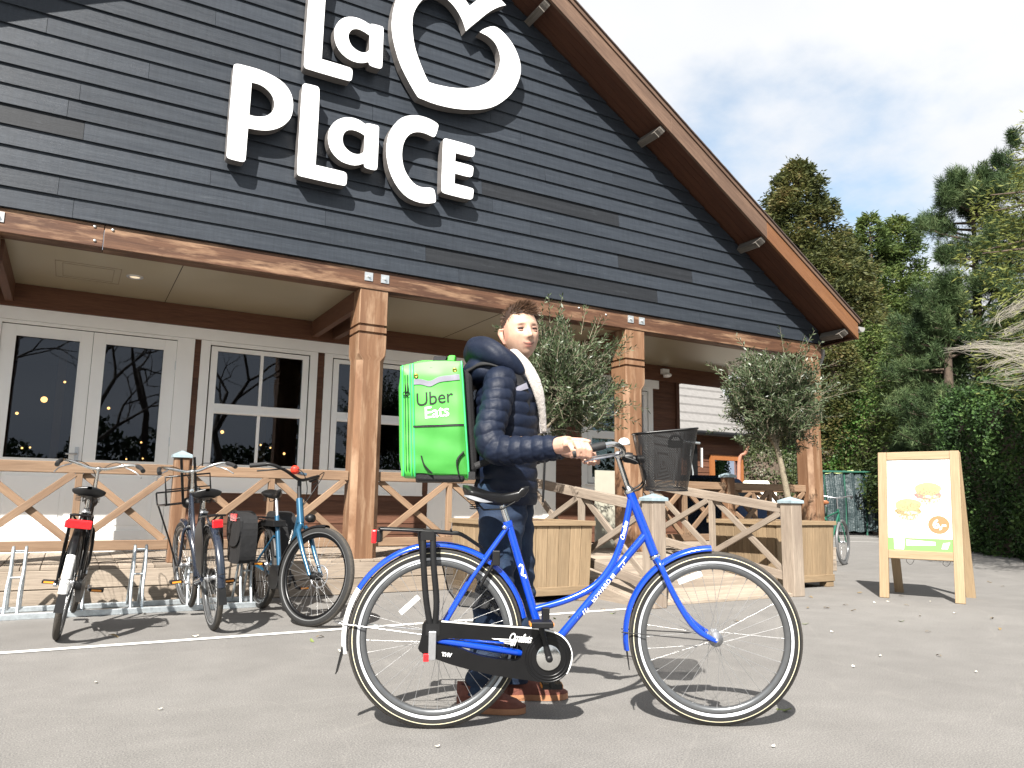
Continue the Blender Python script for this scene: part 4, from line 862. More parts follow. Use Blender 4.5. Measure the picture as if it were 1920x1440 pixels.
    if hero:
        q = MB()
        for s in (-1,):
            for dx in (-.062, -.022):
                q.tube(spline([(dx, s*.078, zr-.012), (dx+.006, s*.085, .65), (dx+.022, s*.085, .5), (dx*.25+.0, s*.08, .385)], 5), .0095, 8, flat=(.55, 1.3))
            q.box((-.043, s*.08, zr-.025), (.05, .012, .035)); q.box((-.012, s*.08, .395), (.055, .014, .045))
        q.build('luggage_strap', M['blackp'], cr_)
        q = MB(); q.tube([(-.005, .075, .72), (.045, .075, .53), (.095, .075, .465), (.215, .075, .455)], .0035, 6); q.build('coat_guard_edge', M['blackp'], cr_)
        m_, n_, l_, p_ = newmat('clear_vinyl'); p_.inputs['Base Color'].default_value = (.045, .045, .045, 1); p_.inputs['Roughness'].default_value = .3; p_.inputs['Alpha'].default_value = .42
        q = MB(); q.prism([[(.0, .71), (.046, .53), (.096, .466), (.22, .452), (.30, .40), (.345, .37), (.338, .46), (.27, .60), (.20, .67), (.10, .71)]], (0, .074, 0), (1, 0, 0), (0, 0, 1), (0, .003, 0)); q.build('coat_guard', m_, cr_)
        # ring lock
        q = MB(); q.tube([V(.235, -.045, .665), V(.175, -.04, .56)], .008, 8); q.box((.238, -.045, .672), (.03, .03, .06)); q.tube([V(.235, .045, .665), V(.175, .04, .56)], .008, 8); q.tube([V(.225, -.04, .65), V(.225, .04, .65)], .009, 8); q.build('ring_lock', M['blackp'], b, bevel=.004)
        q = MB(); q.box((-.262, 0, .752), (.022, .075, .055)); tl = q.build('tail_light', M['red'], b, bevel=.006); q = MB(); q.box((-.242, 0, .755), (.022, .07, .05)); q.build('tail_light_housing', M['blackp'], b, bevel=.005)
        q = MB(); q.box((-.012, -.09, .335), (.03, .018, .11)); q.build('axle_plate', M['alu'], b, bevel=.003); q = MB(); q.box((-.035, -.094, .29), (.022, .014, .03)); q.build('chain_tensioner', M['red'], b, bevel=.003)
    else:
        q = MB(); q.box((-.262, 0, zr-.055), (.02, .15 if tail == 'wide' else .07, .055)); q.build('tail_reflector', M['red'], b, bevel=.008)
        q = MB()
        for s in (-1, 1):
            q.prism([[(-.02, .77), (.2, .70), (.26, .60), (.2, .42), (.0, .36), (-.06, .45), (-.10, .6)]], (0, s*.066, 0), (1, 0, 0), (0, 0, 1), (0, .003, 0))
        q.build('coat_guard', M['blackp'], b)
    # ---- fork assembly (steered)
    q = MB(sx_)
    q.tube([HB-sax*.03, V(.925, 0, .655)], .017, 12)
    for s in (-1, 1):
        q.tube(spline([V(.918, s*.012, .672), V(.935, s*.045, .645), V(.985, s*.055, .535), V(1.045, s*.058, .435), V(1.095, s*.058, .385), V(WB, s*.058, R-.002)], 5), [.0125]*21+[.0115, .011, .010, .009, .0085], 10)
    q.build('fork', F, b)
    wheel(b, WB, R, wst, xf=sx_, refl=(), phase=.2)
    if hero:
        q = MB(sx_); c = V(WB, 0, R); aa = rad(112); d = V(math.cos(aa), 0, math.sin(aa)); tn = V(-d.z, 0, d.x); q.beam(c+d*.262-tn*.05, c+d*.262+tn*.055, .012, .026, d); q.build('spoke_reflector', M['whitep'], b, bevel=.004)
    fender(b, WB, R, rad(92), rad(190), [F, F], None, xf=sx_, name='front_fender')
    a = rad(190); p = V(WB, 0, R)+V(math.cos(a), 0, math.sin(a))*(R+.018); q = MB(sx_)
    q.hexa([p+V(.006, -.02, .03), p+V(-.004, -.02, .03), p+V(-.004, .02, .03), p+V(.006, .02, .03), p+V(.018, -.025, -.075), p+V(.014, -.025, -.075), p+V(.014, .025, -.075), p+V(.018, .025, -.075)]); flipfix(q.build('mud_flap', M['blackp'], b))
    q = MB(sx_); a = rad(178)
    for s in (-1, 1): q.tube([V(WB, s*.062, R+.0), V(WB+math.cos(a)*(R+.03), s*.028, R+math.sin(a)*(R+.03))], .0024, 6)
    q.build('fender_stay', M['blackp'], b)
    q = MB(sx_); q.tube([V(.80, 0, .965), V(.757, 0, 1.095)], .0115, 12); q.lathe([(.0, .016), (.016, .016), (.018, 0), (.016, -.016), (0, -.016)], 12, V(.757, 0, 1.105), (0, 1, 0)); q.build('stem', M['chrome'], b)
    q = MB(sx_); pts = [(.60, .275, 1.120), (.68, .262, 1.142), (.735, .22, 1.152), (.772, .14, 1.135), (.775, .06, 1.11), (.765, 0, 1.106)]
    allp = pts+[(x, -y, z) for x, y, z in pts[-2::-1]]
    q.tube(spline(allp, 5), .0112, 12); hb = q.build('handlebar', M['chrome'], b)
    for s in (-1, 1):
        q = MB(sx_); q.tube(spline([(.70, s*.252, 1.147), (.63, s*.27, 1.130), (.572, s*.279, 1.110)], 4), [.0155, .0165, .0165, .016, .016, .0165, .0165, .0170, .0165], 12); q.build('grip', M['grip'], hb)
    if hero:
        # drum-brake lever and cable on the right, bell on the left of the stem
        for s in (-1, 1): q = MB(sx_); q.tube(spline([(.775, s*.10, 1.128), (.76, s*.15, 1.112), (.72, s*.21, 1.103), (.66, s*.255, 1.092), (.62, s*.27, 1.082)], 4), .0055, 8, flat=(1.3, .8)); q.build('brake_lever', M['alu'], b)
        q = MB(sx_); q.lathe([(0, .05), (.012, .048), (.022, .04), (.026, .026), (.026, .018), (.0, .018)], 18, V(.785, .07, 1.13), (0, 0, 1)); q.build('bell', M['whitep'], b)
        q = MB(sx_); q.tube([V(.775, 0, 1.10), V(.83, 0, 1.085), V(.868, 0, 1.09)], [.018, .02, .016], 12); q.lathe([(.02, -.02), (.024, 0), (.02, .02)], 14, V(.80, 0, 1.095), (1, 0, 0)); q.build('basket_bracket', M['blackp'], b)
        q = MB(sx_); q.tube(spline([(.775, -.03, 1.10), (.84, -.04, 1.075), (.872, -.035, 1.02), (.85, -.02, .965), (.80, -.012, .955), (.775, -.014, .97)], 5), .0045, 6); q.tube(spline([(.78, .04, 1.10), (.86, .04, 1.06), (.862, .03, .99), (.80, .015, .95)], 5), .004, 6); q.build('cable', M['blackp'], b)
        q = MB(); q.box((.445, -.03, .43), (.03, .035, .09)); q.tube([(.445, -.03, .39), (.40, -.02, .30)], .007, 8); q.build('dynamo', M['blackp'], b, bevel=.005)
    else:
        q = MB(sx_); q.lathe([(0, .05), (.03, .048), (.045, .02), (.045, 0), (.03, -.03), (0, -.04)], 20, V(.93, 0, .86), (1, 0, .0)); q.build('headlight', M['blackp'], b)
        q = MB(sx_); q.lathe([(0, .052), (.04, .05), (.042, .046)], 16, V(.93, 0, .86), (1, 0, .0)); q.build('headlight_lens', M['chrome'], b)
        for s in (-1, 1): q = MB(sx_); q.tube(spline([(.76, s*.18, 1.13), (.73, s*.25, 1.10), (.66, s*.285, 1.06)], 4), .0055, 8); q.build('brake_lever', M['alu'], b)
        q = MB(sx_); q.tube(spline([(.74, -.2, 1.14), (.85, -.1, 1.16), (.87, 0, 1.05), (.86, 0, .9)], 5), .003, 6); q.tube(spline([(.74, .2, 1.14), (.86, .1, 1.15), (.88, 0, 1.05), (.87, 0, .8)], 5), .003, 6); q.build('cable', M['blackp'], b)
    if front_rack:
        q = MB(sx_); z = .86
        for yy in (-.17, .17): q.tube([(.93, yy, z), (1.22, yy, z), (1.24, yy, z+.02), (1.24, yy, z+.10)], .007, 8)
        for xx in (.93, 1.02, 1.12, 1.22): q.tube([(xx, -.17, z), (xx, .17, z)], .006, 6)
        q.tube([(.91, -.17, z), (.90, -.17, z+.22), (.90, .17, z+.22), (.91, .17, z)], .008, 8); q.tube([(.90, -.17, z+.12), (.90, .17, z+.12)], .006, 6); q.tube([(1.24, -.17, z+.10), (1.24, .17, z+.10)], .007, 8)
        for yy in (-.05, .05): q.beam((.895, yy, z), (.87, yy, z+.36), .02, .008, (1, 0, 0))
        for s in (-1, 1): q.tube([(1.2, s*.17, z), (1.18, s*.10, .55), (WB, s*.068, R)], .007, 8)
        q.build('front_carrier', M['black'], b)
    return b, sx_
hero, hx_ = dutch_bike('city_bicycle', 'bright blue classic step-through city bicycle held upright by the man, wire basket on its handlebar', 'blue', -12, True)
# ---- basket: wire mesh tapered box with rounded corners on the handlebar
def basket_mat():
    m, n, l, p = newmat('black_wire_mesh'); uv = n.new('ShaderNodeUVMap').outputs[0]
    p.inputs['Base Color'].default_value = (.007, .007, .0075, 1); p.inputs['Roughness'].default_value = .4
    def wav(v):
        mp = n.new('ShaderNodeVectorMath'); mp.operation = 'DOT_PRODUCT'; l.new(uv, mp.inputs[0]); mp.inputs[1].default_value = v
        s = n.new('ShaderNodeMath'); s.operation = 'SINE'; l.new(mp.outputs['Value'], s.inputs[0]); a = n.new('ShaderNodeMath'); a.operation = 'ABSOLUTE'; l.new(s.outputs[0], a.inputs[0]); return a.outputs[0]
    k = math.pi/.0062; a = wav((k, k*.62, 0)); b = wav((k, -k*.62, 0)); mn = n.new('ShaderNodeMath'); mn.operation = 'MINIMUM'; l.new(a, mn.inputs[0]); l.new(b, mn.inputs[1])
    g = n.new('ShaderNodeMath'); g.operation = 'LESS_THAN'; l.new(mn.outputs[0], g.inputs[0]); g.inputs[1].default_value = .64
    l.new(g.outputs[0], p.inputs['Alpha']); return m
M['mesh'] = basket_mat()
def rrect(cx, cy, hx, hy, r, z, n=5):
    out = []
    for (sx, sy, a0) in ((1, 1, 0), (-1, 1, 90), (-1, -1, 180), (1, -1, 270)):
        for i in range(n+1):
            a = rad(a0+90*i/n); out.append(V(cx+sx*(hx-r)+r*math.cos(a), cy+sy*(hy-r)+r*math.sin(a), z))
    return out
top = rrect(.950, 0, .128, .17, .05, 1.205); bot = rrect(.955, 0, .085, .125, .045, .965)
for p in top: p.z += (p.x-.95)*.10
q = MB(hx_); n = len(top); per = 0; uvs = []; fs = []
for i in range(n):
    j = (i+1) % n; L = (top[j]-top[i]).length*.5+(bot[j]-bot[i]).length*.5; fs.append((i, j, j+n, i+n)); uvs.append([(per, .26), (per+L, .26), (per+L, 0), (per, 0)]); per += L
q.add(top+bot, fs, uvs, 0, True)
q.add(bot, [tuple(range(n))], [[(p.x, p.y) for p in bot]], 0)
bk = q.build('basket', M['mesh'], hero)
q = MB(hx_); q.tube([p+V(0, 0, .003) for p in top], .0042, 8, closed=True); q.tube(bot, .003, 6, closed=True); q.build('basket_rim', M['black'], bk)
q = MB(hx_); q.box((.985, -.152, 1.155), (.062, .004, .03)); q.tube([(.96, -.153, 1.165), (.968, -.158, 1.185), (.985, -.16, 1.19), (1.002, -.158, 1.185), (1.01, -.153, 1.165)], .006, 8); q.build('basket_handle', M['blackp'], bk)
q = MB(hx_); q.box((1.105, -.02, 1.10), (.004, .05, .08)); q.build('basket_tag', M['whitep'], bk)
q = MB(hx_); put_text(q, 'BASIL', V(.872, -.12, 1.13), (0.05, -1, 0), (0, 0, 1), .03, 0, 0, .001); q.build('lettering', M['whitep'], bk)
place(hero, HA, HYAW)
# ---- parked bicycles
bA, _ = dutch_bike('parked_bicycle', 'black city bicycle seen from behind with a wide red tail reflector, leftmost in the rack', 'black', 8, False, False, 'wide', curved=False)
bA.rotation_mode = 'XYZ'; bA.location = (.016, 5.78, .0); bA.rotation_euler = (rad(6), 0, rad(86))
bB, _ = dutch_bike('parked_bicycle', 'dark navy transport bicycle with a tubular front carrier, standing in the middle of the rack', 'navyen', 6, False, True, 'small', fend=1, curved=True)
bB.location = (.945, 5.76, 0); bB.rotation_euler = (rad(-5), 0, rad(91))
# electric bicycle
def ebike():
    b = thing('electric_bicycle', 'petrol blue electric bicycle facing forward with its front wheel turned, beside the wooden porch post', 'bicycle', (0, 0, 0)); F = M['bluematt']; R = .352; WB = 1.10
    HB, HT = V(.86, 0, .72), V(.80, 0, .90); sax = (HT-HB).normalized(); xf = rot_axis(HB, sax, rad(27))
    q = MB(); bb = V(.44, 0, .30)
    q.tube([HB, HT], .026, 16); q.tube(spline([(.845, 0, .76), (.74, 0, .55), (.62, 0, .40), bb], 5), [.03]*10+[.032]*6, 14); q.tube([bb, V(.29, 0, .76)], .019, 12)
    for s in (-1, 1): q.tube([V(.30, s*.02, .60), V(.01, s*.065, .37)], .009, 10); q.tube([bb+V(-.03, s*.04, 0), V(0, s*.066, R)], .012, 10)
    q.build('frame', F, b)
    q = MB(); q.prism([chaikin([(.34, .20), (.54, .20), (.58, .30), (.50, .38), (.38, .38), (.32, .30)], 1)], (0, -.055, 0), (1, 0, 0), (0, 0, 1), (0, .11, 0)); flipfix(q.build('motor', M['blackp'], b, bevel=.01))
    q = MB(); q.tube([(.665, 0, .60), (.80, 0, .84)], .035, 12, flat=(.8, 1.1)); 
    q = MB(); q.box((.20, 0, .70), (.34, .10, .05)); q.tube([(.30, 0, .0+.70), (.0, 0, .68)], .01, 8); q.build('battery', M['blackp'], b, bevel=.01)
    q = MB(); put_text(q, 'GAZELLE', V(.752, -.033, .60), (.50, 0, .80), (-.80, 0, .50), .032, 0, .2, .001); put_text(q, 'GAZELLE', V(.752, .033, .60), (-.50, 0, -.80), (.80, 0, -.50), .032, 0, .2, .001); q.build('lettering', M['whitep'], b)
    q = MB(); q.tube([(.29, 0, .76), (.245, 0, .90)], .0135, 12); q.build('seat_post', M['alu'], b); saddle(b, .08, .34, .955, 'saddle', False, .09)
    wheel(b, 0, R, 'fat', nspoke=32); fender(b, 0, R, rad(15), rad(185), [M['blackp'], M['blackp']], name='rear_fender', w=.03)
    q = MB(xf)
    q.tube([HB, V(.88, 0, .68)], .022, 12)
    for s in (-1, 1): q.tube([V(.882, s*.02, .70), V(.905, s*.06, .66), V(1.0, s*.062, .50), V(WB, s*.062, R)], [.018, .019, .017, .013], 12)
    q.build('fork', F, b); wheel(b, WB, R, 'fat', True, xf, 32)
    fender(b, WB, R, rad(85), rad(185), [M['blackp'], M['blackp']], xf=xf, name='front_fender', w=.03, gap=.012)
    q = MB(xf); q.tube([HT, V(.775, 0, .99), V(.765, 0, 1.04)], [.017, .016, .016], 12); q.tube(spline([(.62, .30, 1.10), (.70, .26, 1.115), (.755, .15, 1.09), (.77, 0, 1.045), (.755, -.15, 1.09), (.70, -.26, 1.115), (.62, -.30, 1.10)], 5), .012, 10); hb = q.build('handlebar', M['blackp'], b)
    for s in (-1, 1):
        q = MB(xf); q.tube([(.68, s*.272, 1.115), (.56, s*.32, 1.09)], .0175, 12); q.build('grip', M['grip'], hb)
        q = MB(xf); q.tube(spline([(.74, s*.18, 1.095), (.71, s*.25, 1.075), (.62, s*.30, 1.055)], 4), .006, 8); q.build('brake_lever', M['blackp'], b)
    q = MB(xf); q.ball((.80, -.10, 1.105), .034, 14, 10); q.build('bell', plain('red_plastic', (.65, .04, .02), .3), b)
    q = MB(xf); q.box((.79, -.02, 1.09), (.05, .075, .02)); q.build('display', plain('display_glass', (.10, .16, .22), .15), b, bevel=.004)
    q = MB(xf); q.tube(spline([(.74, -.2, 1.10), (.88, -.12, 1.10), (.89, -.03, .98), (.85, 0, .85)], 5), .0035, 6); q.tube(spline([(.74, .2, 1.10), (.87, .14, 1.13), (.90, .05, 1.0), (.86, 0, .86)], 5), .0035, 6); q.build('cable', M['blackp'], b)
    q = MB(xf); q.lathe([(0, .05), (.03, .045), (.034, .01), (.02, -.02), (0, -.03)], 18, V(.93, 0, .76), (1, 0, 0)); q.build('headlight', M['blackp'], b)
    for s in (-1, 1):
        q = MB(); a = V(.44, s*.10, .30)+V(.0, 0, -.0); p1 = a+V(s*.12, 0, -s*.09); q.tube([a, p1], .010, 8); q.build('crank', M['blackp'], b); pedal(b, tuple(p1), s)
    q = MB()
    for s in (-1, 1): q.tube([(-.28, s*.06, .74), (.17, s*.06, .72)], .007, 8); q.tube([(-.2, s*.062, .735), (0, s*.066, .37)], .006, 8)
    for x in (-.28, -.1, .1): q.tube([(x, -.06, .74), (x, .06, .74)], .006, 6)
    q.build('carrier', M['black'], b)
    return b
eb = ebike(); ebl = V(1.47, 6.74, 0); eba = math.atan2(5.70-6.78, 1.56-1.47)+rad(0); place(eb, ebl, eba)
def pannier(label, s):
    b = thing('pannier_bag', label, 'pannier bag', (0, 0, 0))
    q = MB(); pts = [(-.32, .74), (-.30, .40), (-.24, .36), (.04, .36), (.08, .42), (.10, .70), (.02, .78), (-.22, .80)]
    q.prism([chaikin(pts, 2)], (0, s*.09, 0), (1, 0, 0), (0, 0, 1), (0, s*.13, 0)); flipfix(q.build('bag', plain('black_canvas', (.007, .007, .008), .8, 0, .3, 20, .004, 25) if 'canvas' not in M else M['canvas'], b, bevel=.03)); M.setdefault('canvas', bpy.data.materials['black_canvas'])
    q = MB(); q.prism([chaikin([(-.30, .80), (-.33, .60), (-.22, .50), (.0, .50), (.10, .60), (.08, .78)], 2)], (0, s*.215, 0), (1, 0, 0), (0, 0, 1), (0, s*.02, 0)); flipfix(q.build('flap', M['canvas'], b, bevel=.008))
    q = MB(); q.tube([(-.28, s*.237, .75), (-.10, s*.24, .72), (.06, s*.237, .74)], .005, 6); q.build('piping', M['band_dim'], b)
    q = MB(); q.prism([[(-.22, .77), (-.19, .71), (-.02, .71), (.0, .77)]], (0, s*.238, 0), (1, 0, 0), (0, 0, 1), (0, s*.004, 0)); flipfix(q.build('red_panel', M['red'], b)); return b
for s, lb in ((-1, 'black pannier bag with a red panel hanging on the near side of the electric bicycle'), (1, 'black pannier bag hanging behind the seat tube, on the porch-post side of the electric bicycle')):
    p = pannier(lb, s); place(p, ebl, eba)
# far bicycle with the brown saddle
bF = thing('parked_bicycle', 'green bicycle with brown saddle and silver tyre, half hidden behind the right planter', 'bicycle', (0, 0, 0)); R = .35
q = MB(); q.tube([(.98, 0, .62), (.92, 0, .86)], .018, 10); q.tube([(.94, 0, .78), (.42, 0, .30)], .015, 10); q.tube([(.93, 0, .82), (.28, 0, .74)], .014, 10); q.tube([(.42, 0, .30), (.27, 0, .82)], .015, 10)
for s in (-1, 1): q.tube([(.28, 0, .78), (0, s*.06, R)], .008, 8); q.tube([(.42, 0, .3), (0, s*.06, R)], .01, 8); q.tube([(.97, s*.03, .64), (1.02, s*.05, .5), (1.10, s*.05, R)], .010, 8)
q.build('frame', plain('green_enamel', (.02, .11, .07), .3, .1, .1), bF)
for cx in (0, 1.10):
    w = wheel(bF, cx, R, 'dutch', nspoke=28); w.data.materials[0] = M['band_dim']; w.data.materials[1] = M['band_dim']
q = MB(); q.tube([(.27, 0, .8), (.25, 0, .93)], .012, 8); q.tube([(.92, 0, .86), (.90, 0, 1.02)], .011, 8); q.build('seat_post', M['alu'], bF); saddle(bF, .08, .36, .97, 'brown', False)
q = MB(); q.tube(spline([(.72, .26, 1.03), (.86, .22, 1.06), (.92, 0, 1.03), (.86, -.22, 1.06), (.72, -.26, 1.03)], 5), .011, 8); q.build('handlebar', M['alu'], bF)
q = MB(); q.tube([(.70, .262, 1.03), (.80, .25, 1.045)], .017, 8); q.tube([(.70, -.262, 1.03), (.80, -.25, 1.045)], .017, 8); q.build('grip', M['grip'], bF)
q = MB()
for s in (-1, 1): q.tube([(-.22, s*.06, .76), (.2, s*.06, .74)], .007, 6)
q.box((0, 0, .77), (.3, .12, .02)); q.build('carrier', M['blackp'], bF)
fp = on_z(1583, 1062); place(bF, (fp.x-.28, fp.y-.9, 0), rad(74)); bF.location = (9.45, 7.2, 0)
place(bF, (9.22, 7.18, 0), rad(22)); bF.location = (9.55, 7.62, 0)
# ================================================================== THE MAN  (built in the bicycle frame: x forward, y away from camera, z up)
MO = V(.30, .34, 0)                           # his own origin in that frame
def man_world(p): return HA+HD*p.x+HL*p.y
MAN = thing('person', 'man in navy quilted jacket and jeans standing behind the blue bicycle, holding its handlebar', 'person', tuple(MO))
def remesh(o, vox, smooth=0):
    md = o.modifiers.new('r', 'REMESH'); md.mode = 'VOXEL'; md.voxel_size = vox; md.use_smooth_shade = True
    if smooth: s = o.modifiers.new('s', 'SMOOTH'); s.factor = .5; s.iterations = smooth
    dg = bpy.context.evaluated_depsgraph_get(); me = bpy.data.meshes.new_from_object(o.evaluated_get(dg)); mats = list(o.data.materials)
    o.modifiers.clear(); old = o.data; o.data = me
    if not me.materials:
        for m_ in mats: me.materials.append(m_)
    for p in me.polygons: p.use_smooth = True
    return o
def co_arr(me): a = np.empty(len(me.vertices)*3, np.float32); me.vertices.foreach_get('co', a); return a.reshape(-1, 3)
# ---- head (local: x forward, y left, z up; origin at eye height)
HC = V(.354, .300, 1.690); HYAWL = rad(-70)
HR = Matrix.Rotation(HYAWL, 3, 'Z') @ Matrix.Rotation(rad(-3), 3, 'Y') @ Matrix.Rotation(rad(4), 3, 'X')
def G(x, s): return math.exp(-(x/s)**2)
def headpt(a, t):      # a azimuth from +x, t polar from +z
    dx, dy, dz = math.sin(t)*math.cos(a), math.sin(t)*math.sin(a), math.cos(t)
    z = dz*.124
    x = dx*(.094 if dx > 0 else .104); y = dy*.077
    if dx > 0: x = .094*math.copysign(abs(dx)**.82, dx)
    if z < 0:
        k = -z/.124; y *= 1-.20*k**2.0
        if dx < 0: x *= 1-.62*k**1.2
        else: x *= 1-.03*k
    if z > .05: x *= 1+.02; 
    f = max(dx, 0)**2 if dx > 0 else 0
    if dx > 0:
        # forehead, brow, sockets
        x += f*(.004*G(z-.030, .014)*G(y, .05)); x -= f*.0125*(G(y-.031, .016)+G(y+.031, .016))*G(z-.004, .014)
        nzp = [(.022, .002), (.008, .006), (-.006, .013), (-.020, .021), (-.030, .027), (-.038, .024), (-.045, .008), (-.052, 0)]
        am = 0
        for (z1, a1), (z2, a2) in zip(nzp[:-1], nzp[1:]):
            if z2 <= z <= z1: am = a1+(a2-a1)*(z1-z)/(z1-z2)
        wd = .0085+.006*G(z+.034, .014); x += am*G(y, wd)*1.0
        x += f*.006*(G(y-.046, .018)+G(y+.046, .018))*G(z+.022, .018)
        x += f*(.006*G(z+.062, .006)*G(y, .022)+.006*G(z+.074, .006)*G(y, .019)-.003*G(z+.068, .003)*G(y, .024)-.004*G(z+.086, .006)*G(y, .02))
        x += f*.010*G(z+.106, .016)*G(y, .024)
        x += f*.004*G(z+.068, .03)*G(y, .03)
    return V(x, y, z)
def H2F(p): return HC+HR@(Vector(p)*1.07)
bod = MB()
nu, nv = 110, 90
bod.grid(lambda u, v: H2F(headpt(2*math.pi*u, math.pi*(.004+.992*v))), nu, nv, 0, True)
for v in (.004, .996):
    ring = [H2F(headpt(2*math.pi*i/nu, math.pi*v)) for i in range(nu)]; bod.add(ring, [tuple(range(nu))])
for s in (-1, 1):    # ears
    ring = []
    bod.tube([H2F((-.012+.0, s*.070, -.048)), H2F((-.016, s*.078, -.02)), H2F((-.022, s*.083, .005)), H2F((-.018, s*.083, .018)), H2F((-.008, s*.076, .016))], [.007, .012, .014, .011, .006], 10, flat=(.55, 1.2))
# neck, trunk, limbs as one continuous body
bod.tube([H2F((-.028, 0, -.05)), H2F((-.03, 0, -.10)), V(.27, .325, 1.53), V(.255, .33, 1.46)], [.054, .056, .060, .085], 18)
bod.tube([V(.26, .33, 1.47), V(.285, .33, 1.35), V(.29, .33, 1.2), V(.29, .33, 1.05), V(.29, .335, .93)], [.08, .115, .12, .11, .115], 18, flat=(1.25, .95))
RS, RE, RW = V(.250, .150, 1.435), V(.205, .055, 1.150), V(.462, -.105, 1.128)
LS, LE, LW = V(.275, .530, 1.435), V(.32, .56, 1.175), V(.560, .375, 1.150)
bod.tube([V(.26, .30, 1.43), RS, (RS+RE)/2, RE, (RE+RW)/2, RW], [.06, .055, .045, .04, .036, .027], 14)
bod.tube([V(.26, .36, 1.43), LS, (LS+LE)/2, LE, (LE+LW)/2, LW], [.06, .055, .045, .04, .036, .027], 14)
legs = {'r': [V(.29, .26, .95), V(.275, .25, .75), V(.245, .245, .54), V(.225, .24, .30), V(.195, .24, .09)], 'l': [V(.31, .42, .95), V(.345, .43, .75), V(.375, .43, .54), V(.375, .445, .30), V(.365, .45, .09)]}
for k in legs: bod.tube(legs[k], [.085, .072, .055, .05, .04], 14)
# hands
def hand(W_, K, fing, thumb, pr=(.029, .036, .032)):
    bod.tube([W_, W_+(K-W_)*.35, W_+(K-W_)*.75, K], [pr[0], pr[1], pr[1], pr[2]], 14, flat=(1.0, 1.0))
    for f, r in fing: bod.tube(f, [r*1.08, r*1.05, r, r*.93, r*.8][:len(f)], 10)
    bod.tube(thumb, [.0125, .012, .0105, .009], 10)
rk = [V(.498+.0218*i, -.200-.008*i, 1.135-.004*(1.5-i)**2) for i in range(4)]
fr_ = []
for i, k in enumerate(rk):
    L = [.82, .97, 1.0, .92][i]
    fr_.append(([k, k+V(.012, -.040*L, .002), k+V(.022, -.058*L, -.024*L), k+V(.024, -.046*L, -.050*L), k+V(.020, -.020, -.058*L)], .0104 if i else .0092))
hand(RW, V(.522, -.180, 1.135), fr_, [V(.500, -.165, 1.140), V(.535, -.165, 1.152), V(.572, -.185, 1.150), V(.600, -.205, 1.142)])
bod.tube([V(.495, -.185, 1.128), V(.560, -.212, 1.135)], [.019, .0185], 12, flat=(1.0, 1.0))
lk = [V(.655+.0205*i, .345-.004*i, 1.135) for i in range(4)]; fl_ = []
for i, k in enumerate(lk):
    L = [.85, .97, 1.0, .9][i]
    fl_.append(([k, k+V(.008, .012, -.020), k+V(.010, -.006, -.048*L), k+V(.012, -.040*L, -.058*L), k+V(.012, -.066*L, -.042*L)], .0088))
hand(LW, V(.665, .345, 1.140), fl_, [V(.62, .335, 1.150), V(.655, .315, 1.155), V(.69, .290, 1.148), V(.715, .272, 1.140)])
bod.tube([V(.655, .345, 1.130), V(.715, .335, 1.130)], [.018, .017], 12)
def skin():
    m, n, l, p = newmat('skin'); at = n.new('ShaderNodeAttribute'); at.attribute_name = 'Col'; t = n.new('ShaderNodeTexCoord').outputs['Object']
    f = ramp(n, l, nz(n, l, t, 60, 4), [(.3, (.92, .90, .90)), (.7, (1.06, 1.05, 1.04))]); l.new(mixc(n, l, at.outputs['Color'], f, 1, 'MULTIPLY'), p.inputs['Base Color'])
    p.inputs['Roughness'].default_value = .48; p.inputs['Subsurface Weight'].default_value = .12; p.inputs['Subsurface Radius'].default_value = (.012, .005, .003); p.inputs['Subsurface Scale'].default_value = .6
    bump(n, l, p, nz(n, l, t, 400, 2), .0006); return m
M['skin'] = skin()
body = bod.build('body', M['skin'], MAN); remesh(body, .0042, 2)
me = body.data; P = co_arr(me)+np.array(MO); Q = (P-np.array(HC)) @ np.array(HR)/1.07     # head local coords
col = np.tile(np.array([.49, .315, .225]), (len(P), 1)); g = lambda v, s: np.exp(-(v/s)**2)[:, None]
front = (Q[:, 0] > .03)[:, None]
def mixn(c, k): global col; col = col*(1-k)+np.array(c)*k
mixn((.50, .28, .20), .28*g(Q[:, 2]+.03, .03)*(g(np.abs(Q[:, 1])-.045, .022))*front)          # cheeks
mixn((.27, .185, .145), .55*(1/(1+np.exp((Q[:, 2]+.050)/.008)))[:, None]*(np.abs(Q[:, 1]) < .078)[:, None]*(Q[:, 0] > -.02)[:, None]*(Q[:, 2] > -.14)[:, None])   # stubble
mixn((.36, .10, .085), .8*g(Q[:, 2]+.0625, .0045)*g(Q[:, 1], .020)*front); mixn((.40, .12, .10), .8*g(Q[:, 2]+.0745, .005)*g(Q[:, 1], .018)*front)
mixn((.07, .022, .02), .95*g(Q[:, 2]+.0685-18*(Q[:, 1]**2), .0030)*(np.abs(Q[:, 1]) < .027)[:, None]*front)
for s in (-1, 1):
    mixn((.07, .038, .026), .92*g(Q[:, 2]-.0215-.0*Q[:, 1], .0055)*g(Q[:, 1]-s*.033, .017)*front)   # brows
    mixn((.10, .05, .04), .75*g(Q[:, 2]-.004, .0045)*g(Q[:, 1]-s*.031, .0135)*front); mixn((.28, .15, .115), .6*g(Q[:, 2]-.006, .011)*g(Q[:, 1]-s*.031, .016)*front)
    mixn((.12, .05, .04), .7*g(Q[:, 2]+.041, .0035)*g(Q[:, 1]-s*.008, .004)*front)
mixn((.50, .20, .15), .4*((np.abs(Q[:, 1]) > .072) & (Q[:, 2] > -.06))[:, None])
hnd = ((P[:, 2] < 1.2) & (P[:, 2] > 1.0) & (P[:, 0] > .44))[:, None]; mixn((.50, .25, .19), .35*hnd)
ca = me.color_attributes.new('Col', 'FLOAT_COLOR', 'POINT'); ca.data.foreach_set('color', np.concatenate([col, np.ones((len(P), 1))], 1).astype(np.float32).ravel())
